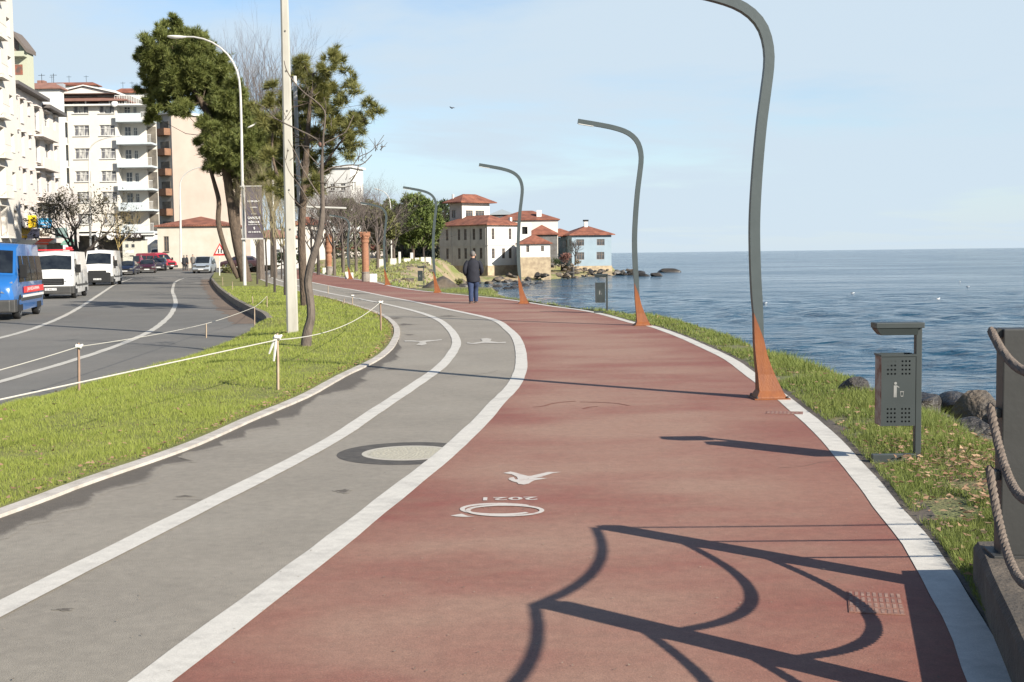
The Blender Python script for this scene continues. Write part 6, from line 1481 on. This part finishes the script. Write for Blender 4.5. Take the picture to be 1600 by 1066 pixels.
# blue house
an2=R(10); YB2=228; lenR2=fu(956.7,893.7,YB2,an2,'R'); lenL2=9.5; z0=zY(416,YB2,893.7); H2=zY(368,YB2,893.7)-z0
sc2=YB2/F
wr_=[(fu(x,893.7,YB2,an2,'R'),zY(y,YB2,x)-z0,1.45,1.15) for x,y in ((908,384),(940,383.5))]+[(fu(x,893.7,YB2,an2,'R'),zY(y,YB2,x)-z0,1.45,1.35) for x,y in ((908,406),(939.5,405.5))]
wl_=[(x,z,1.0,1.3) for x in (1.6,4.6,7.6) for z in (.9,3.6)]
t=two_face('waterfront_house',893.7,YB2,an2,lenL2,lenR2,z0,H2,'light blue two-storey house with a red roof at the tip of the headland',BLUEW,wl_,wr_,zY(354,YB2+4,915)-zY(368,YB2,893),base_m=STONEB,bh=1.2,wmL=mat('blue_shade_render',(0.18,0.252,0.294),.9,(0.12,0.156,0.18),1.1,6),win=(2,1),ov=.6)  # left side a darker blue, its shade painted into the colour
mb=MB()
mb.box(lenR2*.42,lenR2*.42+.6,3,3.6,H2+1.0,H2+2.6); mb.build('chimney',WHITE,t); MB().box(lenR2*.40,lenR2*.40+.9,2.9,3.7,H2+2.603,H2+2.9).build('chimney_cap',DARK,t)
# wing joining towards the left in the same blue with painted shade
a=PY(868,400,233); t=empty('waterfront_house',Vector((a.x,233,-.6)),0,'shaded blue-grey wing with a veranda left of the blue house','house'); w_=PY(896,400,233).x-a.x
MB().box(0,w_,0,8,0,zY(371,233,880)+.6).build('wall',mat('blue_shade_render',(.3,.42,.49)),t); mb=MB(); hiproof(mb,-2.5,w_+1,-.8,8,zY(370,233,880)+.8,zY(358,233,880)-zY(370,233,880),.4); mb.build('roof',TILE,t)
for q in (.6,1.6,2.5): MB().box(q-.28,q+.28,-.05,-.003,zY(388,233,880)+.6,zY(377,233,880)+.6).build('window',GLASS,t)
# pole in the shallows and bollard like dark post
q=PY(895,433,205); t=MB(); t.tube([(0,0,0),(.03,0,zY(416,205,895)-zY(433,205,895)+.0)],.28,8); o=t.build('tree_stump',WETROCK); o.location=(q.x,205,SEA); tag(o,'dark stump standing in the shallows below the blue house','stump')
# ================================================================ vehicles
TYRE=mat('tyre_rubber',(.009,.009,.009),.9); RIM=mat('wheel_rim',(.35,.35,.35),.4,metal=.6); CGL=mat('car_glass',(.006,.007,.009),.06,(.02,.024,.026),1.4,3,spec=.9)
BUMP=mat('grey_black_plastic',(.03,.03,.028),.6,(.045,.042,.038),3,4); LAMPG=mat('headlight_glass',(.05,.055,.06),.12,(.16,.16,.155),9,3,spec=.8); PLATE=mat('number_plate',(.5,.5,.49),.5); REDL=mat('tail_red',(.35,.02,.02),.3)
def paint(nm,c,r=.3): return mat(nm,c,r,coat=.6)
def loft(mb,secs,mi=0):
    """secs: list of (y,[(halfwidth,z)...] bottom->top centre)"""
    rings=[]
    for y,pts in secs:
        r=[(x,y,z) for x,z in pts]+[(-x,y,z) for x,z in reversed(pts) if x>1e-6]; rings.append(r)
    mb.sweep(None,rings,mi)
def wheel(t,x,y,r,w=.2):
    s=1 if x>0 else -1; M=Matrix.Translation((x,y,r))@Matrix.Rotation(R(90),4,'Y')
    mb=MB(); mb.lathe([(r*.62,-w/2),(r*.93,-w/2),(r,-w/2+.03),(r,w/2-.03),(r*.93,w/2),(r*.62,w/2)],20,M=M); o=mb.build('wheel',TYRE,t,smooth=True)
    mb=MB(); mb.lathe([(r*.6,-w*.5+.0),(r*.62,w/2+.004 if s>0 else -w/2-.004),(r*.3,(w/2-.02)*s),(r*.12,(w/2-.0)*s)],16,M=M); mb.build('rim',RIM,o)
def gl(t,pts,name='window',m=CGL,th=.008):
    """thin pane following 4+ points, pushed outwards"""
    p=[Vector(q) for q in pts]; n=(p[1]-p[0]).cross(p[2]-p[0]).normalized(); mb=MB(); k=len(p)
    mb.add([q+n*th for q in p]+[q-n*th for q in p],[tuple(range(k)),tuple(range(k,2*k))[::-1]]+[(i,k+i,k+(i+1)%k,(i+1)%k) for i in range(k)]); return mb.build(name,m,t)
def lerpsec(a,b,i0,i1,f):
    pass
def van(loc,rz,label,col,H=2.3,W=.98,Lg=5.3,hw=.35,cols=None,glassside=False,stripe=None,plate=None,nose=.8,cat='van',front='open'):
    t=empty('van',loc,rz,label,cat); k=H/2.3
    S=[(0,[(W*.80,.30),(W*.86,.42),(W*.88,.62),(W*.82,.86*k),(W*.70,.93*k),(0,.95*k)]),
       (.10,[(W*.93,.28),(W*.96,.45),(W*.97,.75),(W*.90,1.0*k),(W*.78,1.07*k),(0,1.09*k)]),
       (nose*.55,[(W*.97,.26),(W*1.0,.45),(W*.99,.85),(W*.96,1.13*k),(W*.84,1.22*k),(0,1.25*k)]),
       (nose,[(W,.26),(W*1.01,.5),(W*1.0,.95),(W*.97,1.25*k),(W*.90,1.32*k),(0,1.36*k)]),
       (nose+.62,[(W,.26),(W*1.01,.5),(W*1.0,1.0),(W*.975,1.3*k),(W*.86,H-.22),(0,H-.16)]),
       (nose+1.0,[(W,.26),(W*1.01,.5),(W*1.0,1.0),(W*.975,1.35*k),(W*.88,H-.07),(0,H)]),
       (Lg-.25,[(W,.28),(W*1.01,.5),(W*1.0,1.0),(W*.975,1.35*k),(W*.88,H-.07),(0,H)]),
       (Lg,[(W*.95,.32),(W*.97,.5),(W*.96,1.0),(W*.93,1.35*k),(W*.82,H-.16),(0,H-.08)])]
    mb=MB(); loft(mb,S); mb.build('body',col,t,smooth=35)
    y0,y1=nose+.03,nose+.58; a,b=S[3][1],S[4][1]
    def wp(f,s): # point on windshield, f up, s -1..1
        x=(a[4][0]*(1-f)+b[4][0]*f)*s*.97; zc=(a[5][1]*(1-f)+b[5][1]*f); ze=(a[4][1]*(1-f)+b[4][1]*f); 
        z=zc+(ze-zc)*abs(s); y=nose+(.62)*f; return (x,y-.012,z+.008)
    f0,f1=.05,.90
    mb=MB(); g=[wp(f0,-.96),wp(f0,0),wp(f0,.96),wp(f1,.93),wp(f1,0),wp(f1,-.93)]; mb.add([Vector(q)+Vector((0,-.012,.008)) for q in g]+g,[(0,1,4,5),(1,2,3,4),(0,5,11,6),(2,8,9,3),(0,6,7,1),(1,7,8,2),(5,4,10,11),(4,3,9,10)]); mb.build('windshield',CGL,t)
    mb=MB(); mb.tube([wp(.06,-.5),wp(.12,.1)],.012,4); mb.tube([wp(.06,.1),wp(.12,.7)],.012,4); mb.build('wiper',DARK,t)
    zt=1.0*k+.12; 
    for s in (-1,1):
        xs=lambda z:s*(W*1.0+(W*.975-W)*(z-1)/(1.35*k-1)+.006) if z<1.35*k else s*(W*.975+(W*.86-W*.975)*(z-1.35*k)/(H-.10-1.35*k)+.008)
        wz0,wz1=1.10*k,H-.42*k
        def side(ya,yb,nm='side_window',wz0=wz0,wz1=wz1,sl=0):
            zm=1.35*k
            q=[(xs(wz0),ya,wz0),(xs(zm),ya+sl*.4,zm),(xs(wz1),ya+sl,wz1),(xs(wz1),yb,wz1),(xs(zm),yb,zm),(xs(wz0),yb,wz0)]
            mb=MB(); off=Vector((s*.012,0,0)); v=[Vector(p)+off for p in q]+[Vector(p) for p in q]; mb.add(v,[(0,1,4,5),(1,2,3,4)]+[(i,(i+1)%6,6+(i+1)%6,6+i) for i in range(6)]); mb.build(nm,CGL,t)
        side(nose+.12,nose+1.05,sl=.5)
        if glassside:
            for q in range(3): side(nose+1.2+q*1.12,nose+2.22+q*1.12)
        # mirror
        mb=MB(); mb.box(s*(W+.02),s*(W+.24),nose+.1,nose+.2,1.22*k,1.62*k,bev=.03); mb.box(s*(W-.02),s*(W+.05),nose+.12,nose+.18,1.3*k,1.36*k); mb.build('mirror',DARK,t)
        for ys_ in (nose+1.12,nose+2.3):
            if not glassside: MB().box(s*(W*1.0+.004),s*(W*1.012+.006),ys_-.008,ys_+.008,.45,1.3*k).build('door_seam',DARK,t)
        MB().box(s*W,s*(W*1.03),nose+.3,Lg-.5,.56,.66,bev=.01).build('side_moulding',BUMP,t)
        # headlight
        q=[(s*W*.60,-.005,.80*k),(s*W*.86,.05,.74*k),(s*W*.93,.22,.92*k),(s*W*.90,.30,1.12*k),(s*W*.74,.12,1.04*k)]
        mb=MB(); off=Vector((s*.012,-.02,.01)); v=[Vector(p)+off for p in q]+[Vector(p)+Vector((-s*.03,.05,0)) for p in q]; mb.add(v,[tuple(range(5))]+[(i,(i+1)%5,5+(i+1)%5,5+i) for i in range(5)]); mb.build('headlight',LAMPG,t)
        wheel(t,s*(W-.10),.95,hw); wheel(t,s*(W-.10),Lg-1.05,hw)
        for yw in (.95,Lg-1.05):
            mb=MB(); n=14; rr=hw+.07; x=s*(W+.008); c=[(x,yw+rr*math.cos(a_),hw+rr*math.sin(a_)) for a_ in np.linspace(-.25,math.pi+.25,n)]; mb.add(c,[tuple(range(n))]); mb.build('wheel_arch',DARK,t,fixn=False)
    mb=MB(); mb.box(-W*.90,W*.90,-.09,.05,.24,.60*k,bev=.05); 
    for s in (-1,1): mb.box(s*W*.86,s*(W+.025),-.04,.42,.24,.60*k,bev=.03)
    mb.build('front_bumper',BUMP,t)
    mb=MB(); mb.box(-W*.60,W*.60,-.05,.14,.66*k,.97*k,bev=.05); g=mb.build('grille',DARK,t)
    mb=MB()
    for q in range(3): mb.box(-W*.52,W*.52,-.066,-.053,(.72+.08*q)*k,(.74+.08*q)*k)
    mb.build('grille_bar',mat('chrome_bar',(.12,.12,.12),.3,metal=.7),g)
    p=MB().box(-.26,.26,-.108,-.092,.40,.51).build('number_plate',PLATE,t)
    if plate: mb=MB(); add_text(mb,plate,.44,.075,MF(0,-.111,.455)); mb.build('lettering',DARK,p)
    return t
BLUEP=paint('blue_van_paint',(.015,.10,.30)); WHP=paint('white_van_paint',(.56,.555,.535),.35)
# heading: front faces the camera and slightly right
def van_at(px,py,off,**kw):
    """px,py: ground contact of the right-in-image front wheel"""
    p=PR(px,py); return p
hd=math.atan2(.2,.98)
rz=R(11.5)
def place(px,py,W,rz,yw=.95):
    """returns origin so that the wheel at local (W-.1, yw) stands at the pixel"""
    p=PR(px,py); o=p-Matrix.Rotation(rz,3,'Z')@Vector((W-.05,yw,0)); o.z=p.z; return o
t=van(place(30,498.5,1.0,rz),rz,'blue gendarmerie van with a red side stripe, nearest vehicle at the left edge',BLUEP,H=2.42,W=1.0,Lg=5.4,glassside=True,plate=None)
# livery
mb=MB(); x=1.0*1.005+.022
mb.box(x,x+.006,1.5,5.2,.80,1.0); mb.build('red_stripe',mat('livery_red',(.62,.03,.03),.4),t)
mb=MB(); mb.box(x,x+.006,1.3,5.2,.66,.74); mb.build('white_stripe',WHITE,t)
mb=MB(); add_text(mb,'JANDARMA',2.3,.14,Matrix.Translation((x+.009,3.2,.90))@Matrix.Rotation(R(90),4,'Z')@Matrix.Rotation(R(90),4,'X'),0,.02); mb.build('lettering',WHITE,t)
mb=MB(); mb.add([(-.75,-.0,.88),(-.62,-.0,.88),(-.35,.35,1.22),(-.5,.35,1.22)],[(0,1,2,3)]); mb.v=[(a_,b_-.03,c_+.06) for a_,b_,c_ in mb.v]; mb.build('bonnet_stripe',mat('livery_purple',(.16,.03,.20),.4),t,fixn=False)
t=van(place(118,465.8,1.0,rz),rz,'white ambulance-like van with red roof edge and grey bumper, behind the blue van',WHP,H=2.28,W=1.0,Lg=5.5,plate='52 AAL 15')
mb=MB(); mb.box(-.80,.80,1.75,2.0,2.285,2.33,bev=.01); mb.box(.45,.75,1.8,2.0,2.335,2.44,bev=.03); mb.build('light_bar',mat('beacon_red',(.62,.03,.04),.3),t)
t=van(place(178,445.8,1.0,R(10)),R(10),'white high-roof panel van with a black front bumper, third in the parked row',WHP,H=2.5,W=1.0,Lg=5.4,plate='52 K 104',nose=.7)
MB().box(-.9,.9,-.095,-.0,.22,.92,bev=.04).build('black_front',mat('black_plastic',(.009,.009,.009),.5),t)
def sedan(loc,rz,label,col,W=.86,H=1.45,Lg=4.3,rear=False,cat='car',mpv=False,name='parked_car',grp=None):
    t=empty(name,loc,rz,label,cat,grp); h=H/1.45
    if mpv: ys=[(0,.62,.62,0),(.12,.80,.80,0),(.9,1.0,1.0,0),(1.75,1.0,H,.72),(2.2,1.0,H+.02,.76),(3.7,1.0,H,.74),(Lg-.12,.98,1.15,.7),(Lg,.8,.85,.6)]
    else: ys=[(0,.60,.62,0),(.12,.72,.74,0),(1.15,.92,.94,0),(1.9,.93,H-.04,.66),(2.3,.94,H,.68),(3.1,.95,H-.04,.66),(3.75,.97,1.0,.72),(Lg-.1,.93,.95,.7),(Lg,.75,.78,.6)]
    S=[]
    for y,bz,tz,tw in ys:
        ww=W*(.90 if y in (0,Lg) else 1.0); cab=tz>bz+.1
        top=[(ww*(.80 if not cab else tw/.86*.98),tz-(.03 if not cab else .06)),(0,tz)]
        S.append((y,[(ww*.93,.22),(ww,.42),(ww*.99,bz*.82),(ww*.95,bz*.97)]+top))
    mb=MB(); loft(mb,S); mb.build('body',col,t,smooth=35)
    i=2 if not mpv else 2; a,b=S[i],S[i+1]
    def pane(a,b,f0,f1,nm,sg):
        f=lambda f_,s:Vector(((a[1][4][0]*(1-f_)+b[1][4][0]*f_)*s,a[0]*(1-f_)+b[0]*f_,(a[1][4][1]+.02)*(1-f_)+(b[1][4][1]+.04)*f_))
        q=[f(f0,-.93),f(f0,.93),f(f1,.90),f(f1,-.90)]; up=Vector((0,-.02*sg,.02)); mb=MB(); mb.add([p+up for p in q]+q,[(0,1,2,3)]+[(j,(j+1)%4,4+(j+1)%4,4+j) for j in range(4)]); mb.build(nm,CGL,t)
    pane(a,b,.06,.93,'windshield',1)
    j=5; pane(S[j+1] if not mpv else S[6],S[j],.08,.92,'rear_window',-1)
    for s in (-1,1):
        z0_,z1_=S[3][1][3][1]+.03,S[3][1][4][1]-.05; x0_=S[3][1][3][0]*s; x1_=S[3][1][4][0]*s
        q=[(x0_,S[2][0]+.35,z0_),(x1_,S[3][0]+.05,z1_),(x1_,S[5][0]-.02,z1_),(x0_,S[5][0]+.3,z0_)]; mb=MB(); mb.add([Vector(p)+Vector((s*.02,0,.005)) for p in q]+[Vector(p) for p in q],[(0,1,2,3)]+[(k_,(k_+1)%4,4+(k_+1)%4,4+k_) for k_ in range(4)]); mb.build('side_window',CGL,t)
        wheel(t,s*(W-.09),.82,.31); wheel(t,s*(W-.09),Lg-.85,.31)
        mb=MB(); mb.box(s*W*.55,s*W*.92,-.03,.1,.55*h,.70*h,bev=.03); mb.build('headlight',LAMPG,t)
        mb=MB(); mb.box(s*W*.6,s*W*.93,Lg-.08,Lg+.03,.62*h,.8*h,bev=.02); mb.build('tail_light',REDL,t)
        mb=MB(); mb.box(s*(W-.02),s*(W+.17),1.35,1.45,.92,1.06,bev=.02); mb.build('mirror',BUMP,t)
    mb=MB(); mb.box(-W*.5,W*.5,-.04,.02,.5*h,.62*h,bev=.02); mb.build('grille',DARK,t)
    mb=MB(); mb.box(-W*.88,W*.88,-.05,.05,.20,.42,bev=.04); mb.build('front_bumper',BUMP,t)
    MB().box(-.26,.26,-.065,-.052,.36,.46).build('number_plate',PLATE,t); return t
def cpos(px,py,Y): p=PY(px,py,Y); p.z=zroad(Y); return p
def cp2(px,Y): p=PY(px,410,Y); return Vector((p.x,Y,zroad(Y)))
sedan(cp2(194.5,125),R(8),'dark blue parked car behind the white panel van',paint('navy_paint',(.008,.011,.025)))
sedan(cp2(229,131),R(14),'dark red parked car right of the dark blue one',paint('maroon_paint',(.035,.006,.011)))
sedan(cp2(247,140),R(14),'dark purple-grey parked car partly hidden behind the dark red one',paint('plum_paint',(.022,.016,.026)),mpv=True)
sedan(cp2(313.5,128),R(4),'silver minivan driving towards the camera in the middle of the road',paint('silver_paint',(.24,.27,.30)),W=.92,H=1.75,mpv=True,name='moving_car')
sedan(cp2(344,147),R(-80),'dark maroon car parked across the road end behind the warning sign',paint('dark_car_paint',(.035,.015,.018)),mpv=True)
van(cp2(268,145)+Vector((0,0,.0)),R(60),'bright red van parked in front of the low red-roofed house',paint('red_van_paint',(.36,.015,.03)),H=2.0,W=.95,Lg=4.9,glassside=True)
van(cp2(243,152),R(2),'white box van between the kiosk and the red van',WHP,H=2.6,W=.95,Lg=5)

# ================================================================ people
SKIN=mat('skin',(.45,.26,.18),.6); HAIR=mat('grey_hair',(.12,.11,.10),.8); JACK=mat('navy_jacket',(.004,.005,.011),.85,(.008,.009,.017),9,4,bump=.3,bscale=12); JEAN=mat('blue_jeans',(.012,.022,.06),.85,(.022,.038,.085),8,5); SHOE=mat('brown_shoe',(.09,.045,.03),.6)
def person(loc,rz,label,H=1.74,jacket=JACK,trouser=JEAN,hair=HAIR,stride=.16,detail=True,arms='pocket'):
    t=empty('person',loc,rz,label,'person'); k=H/1.74
    # local: facing +y, z up
    hip=.92; V=[];E=[];Rd=[]
    def a(p,r,par=None): V.append(Vector(p)*k); Rd.append((r[0]*k,r[1]*k) if hasattr(r,'__len__') else (r*k,r*k)); i=len(V)-1; (E.append((par,i)) if par is not None else None); return i
    pel=a((0,0,.95),(.15,.11)); w_=a((0,0,1.08),(.145,.105),pel); ch=a((0,.01,1.28),(.17,.12),w_); up=a((0,.0,1.42),(.13,.09),ch); nk=a((0,.015,1.50),.052,up); h0=a((0,.03,1.57),(.07,.085),nk); h1=a((0,.035,1.65),(.077,.095),h0); h2=a((0,.03,1.71),(.05,.06),h1)
    for s in (-1,1):
        sy=stride*s; kn=a((s*.09,sy*.5+.04,.50),.062,None); hp=a((s*.09,0,.86),.09,pel); E.append((hp,kn)); an_=a((s*.095,sy-(.04 if s<0 else 0),.09+(.02 if s<0 else 0)),.04,kn); he=a((s*.095,sy,.04),.038,an_); to=a((s*.10,sy+.15,.03),.03,he)
        sh=a((s*.165,0,1.385),.042,up)
        if arms=='pocket': el=a((s*.27,-.06,1.14),.048,sh); wr=a((s*.22,.10,.95),.03,el); 
        else: el=a((s*.24,-.02,1.12),.045,sh); wr=a((s*.25,.04+.06*s,.88),.028,el)
        pm=a((wr and V[wr].x/k,V[wr].y/k+.03,V[wr].z/k-.07),(.035,.022),wr)
    body=skin('body',V,E,Rd,SKIN,t,sub=1)
    if detail:
        # fingers, nose, ears
        for s,pmi in ((-1,[i for i,v in enumerate(V)][-1-6]),(1,len(V)-1)):
            pass
    # ---- clothes
    def ringz(z,rx,ry,cx=0,cy=0,n=18,wob=0,ph=0): return [((cx+rx*math.cos(b)*(1+wob*math.sin(3*b+ph+z*9)))*k,(cy+ry*math.sin(b)*(1+wob*math.cos(4*b+ph)))*k,(z+.008*math.sin(5*b+ph))*k) for b in np.linspace(0,2*math.pi,n+1)[:-1]]
    mb=MB(); mb.sweep(None,[ringz(.73,.225,.165,wob=.04),ringz(.79,.235,.172,wob=.05),ringz(.92,.232,.172,wob=.07,ph=2),ringz(1.0,.225,.168,wob=.08,ph=4),ringz(1.06,.23,.17,wob=.06),ringz(1.12,.225,.165,wob=.08,ph=1),ringz(1.25,.235,.16,wob=.03),ringz(1.36,.225,.145),ringz(1.43,.18,.12),ringz(1.48,.095,.085),ringz(1.53,.078,.078)])
    jk=mb.build('jacket',jacket,t,smooth=True)
    mb=MB()
    for s in (-1,1):
        if arms=='pocket': pts=[(s*.17,0,1.42),(s*.235,-.02,1.33),(s*.285,-.06,1.17),(s*.285,-.03,1.06),(s*.24,.08,.97)]
        else: pts=[(s*.17,0,1.42),(s*.225,-.01,1.33),(s*.25,-.03,1.14),(s*.26,0,1.0),(s*.265,.04+.05*s,.90)]
        q=resample([Vector(p)*k for p in pts],n=12); mb.tube(q,[x*k for x in np.interp(np.linspace(0,1,12),[0,.3,.6,1],[.07,.076,.07,.055])],12)
    mb.build('sleeve',jacket,t,smooth=True)
    mb=MB()
    for s in (-1,1):
        sy=stride*s; z2=.07; pts=[(s*.085,0,.92),(s*.095,.01,.75),(s*.09,sy*.5+.035,.50),(s*.095,sy*.8,.28),(s*.095,sy-.01,z2)]
        q=resample([Vector(p)*k for p in pts],n=12); mb.tube(q,[x*k*(1+.04*math.sin(i*2.3)) for i,x in enumerate(np.interp(np.linspace(0,1,12),[0,.3,.55,1],[.125,.112,.088,.075]))],12)
    mb.build('trousers',trouser,t,smooth=True)
    for s in (-1,1):
        sy=stride*s; M=Matrix.Translation((s*.097*k,(sy+.05)*k,0)); mb=MB(); mb.sweep(None,[[((x*wd)*k,y*k,z*h_*k) for x,z in ((-1,0),(1,0),(1,.6),(.5,1),(-.5,1),(-1,.6))] for y,wd,h_ in ((-.11,.03,.07),(-.09,.042,.10),(-.02,.045,.115),(.06,.047,.085),(.14,.048,.06),(.185,.03,.04))],M=M); mb.build('shoe',SHOE,t,smooth=True)
    # hair
    bm=bmesh.new(); bmesh.ops.create_icosphere(bm,subdivisions=3,radius=1)
    for v in bm.verts:
        x,y,z=v.co; f=1.0
        if y>.25 and z<.45: f=.80
        if z<-.6: f=.85
        v.co=Vector((x*.088*f,y*.108*f+.02,z*.115*f+1.665+.004*noise.noise(v.co*8)))*k
    mb=MB(); mb.addbm(bm); mb.build('hair',hair,t,smooth=True)
    # face and ears (mostly unseen), five-fingered hands
    mb=MB(); 
    for s in (-1,1): mb.tube([Vector((s*.083,.03,1.60))*k,Vector((s*.095,.02,1.63))*k,Vector((s*.09,.03,1.665))*k],[.010*k,.016*k,.010*k],6)
    mb.tube([Vector((0,.115,1.665))*k,Vector((0,.142,1.625))*k,Vector((0,.125,1.612))*k],[.008*k,.016*k,.010*k],6)
    for s in (-1,1):
        if arms=='pocket': wpt=Vector((s*.215,.125,.91))
        else: wpt=Vector((s*.268,.06+.06*s,.83))
        mb.tube([(wpt+Vector((0,-.02,.05)))*k,wpt*k,(wpt+Vector((0,.01,-.04)))*k],[.027*k,.036*k,.03*k],8)
        for fi in range(4):
            b0_=wpt+Vector((0,-.025+.018*fi,-.04)); ln=[.06,.075,.078,.065][fi]; mb.tube([b0_*k,(b0_+Vector((-s*.01,.004,-ln*.5)))*k,(b0_+Vector((-s*.03,.008,-ln*.95)))*k],[.0095*k,.009*k,.007*k],6)
        mb.tube([(wpt+Vector((0,.03,.0)))*k,(wpt+Vector((-s*.01,.055,-.025)))*k,(wpt+Vector((-s*.015,.06,-.05)))*k],[.012*k,.010*k,.008*k],6)
    # joined into the body mesh
    me2=mb.build('tmp',SKIN,smooth=True); bm=bmesh.new(); bm.from_mesh(body.data); bm.from_mesh(me2.data); bm.to_mesh(body.data); bm.free(); bpy.data.objects.remove(me2); body.data.polygons.foreach_set('use_smooth',[True]*len(body.data.polygons))
    return t
pm_=P(740,474,.004); person(pm_,R(6),'man in a dark navy jacket and blue jeans walking away along the red path',H=1.72,stride=.19)
BLKC=mat('black_clothes',(.015,.015,.018),.8); GRYC=mat('grey_clothes',(.12,.11,.10),.8); REDC=mat('wine_clothes',(.14,.03,.06),.8); TEALC=mat('teal_clothes',(.06,.13,.12),.8)
for px,Y,lb,jc,tr in ((287.5,140,'person in black standing at the kerb beside the red van, left of two',BLKC,BLKC),(292,141,'person in dark clothes standing just right of the one in black',BLKC,GRYC),(301.5,146,'person in grey-brown standing behind the silver minivan',GRYC,GRYC),(221,145,'person in a wine-red top walking behind the dark red car',REDC,BLKC),(256,143,'person in teal standing near the dark purple-grey car',TEALC,GRYC)):
    person(cp2(px,Y),R(rnd.uniform(-60,200)),lb,H=1.7,jacket=jc,trouser=tr,stride=.08,arms='down',detail=False)
# ================================================================ gulls
GW=mat('gull_white',(.75,.75,.74),.7); GG=mat('gull_grey',(.10,.11,.13),.7)
def gull(loc,s,rz,label,fly=False):
    t=empty('seagull',loc,rz,label,'seagull'); mb=MB(); pts=[Vector((0,-.22,.03)),Vector((0,-.1,.0)),Vector((0,.05,.0)),Vector((0,.16,.05)),Vector((0,.22,.09)),Vector((0,.27,.08))]
    mb.tube([p*s for p in pts],[x*s for x in (.02,.07,.075,.045,.035,.008)],8); mb.build('body',GG if fly else GW,t,smooth=True)
    for sd_ in (-1,1):
        mb=MB()
        if fly: q=[(sd_*.05,.08,.03),(sd_*.35,.12,.16),(sd_*.72,-.02,.08),(sd_*.35,-.02,.15),(sd_*.05,-.10,.03)]
        else: q=[(sd_*.07,.08,.05),(sd_*.085,0,.04),(sd_*.05,-.26,.05),(sd_*.01,-.1,.085),(sd_*.02,.08,.08)]
        v=[Vector(p)*s for p in q]; mb.add(v+[p-Vector((0,0,.012*s)) for p in v],[tuple(range(5)),tuple(range(5,10))[::-1]]+[(i,(i+1)%5,5+(i+1)%5,5+i) for i in range(5)]); mb.build('wing',GG,t)
    return t
gull(PY(706,169,75),.5,R(60),'dark seagull flying in the sky above the tiled houses',True)
for x,y,lb in ((1500,441,'seagull on the water far out near the right edge'),(1332,459,'seagull floating right of the nearest lamp pole'),(1466,468,'seagull floating nearest to the rope railing post'),(1512,449,'small seagull beside the one far out near the right edge'),(1195,475,'seagull floating close to the right side of the nearest lamp pole'),(1044,420,'seagull perched on the farthest low rock')):
    p=P(x,y,SEA) if 'perched' not in lb else PY(1043,422.5,250); gull(p+Vector((0,0,.05)),.75,rnd.uniform(0,6),lb)
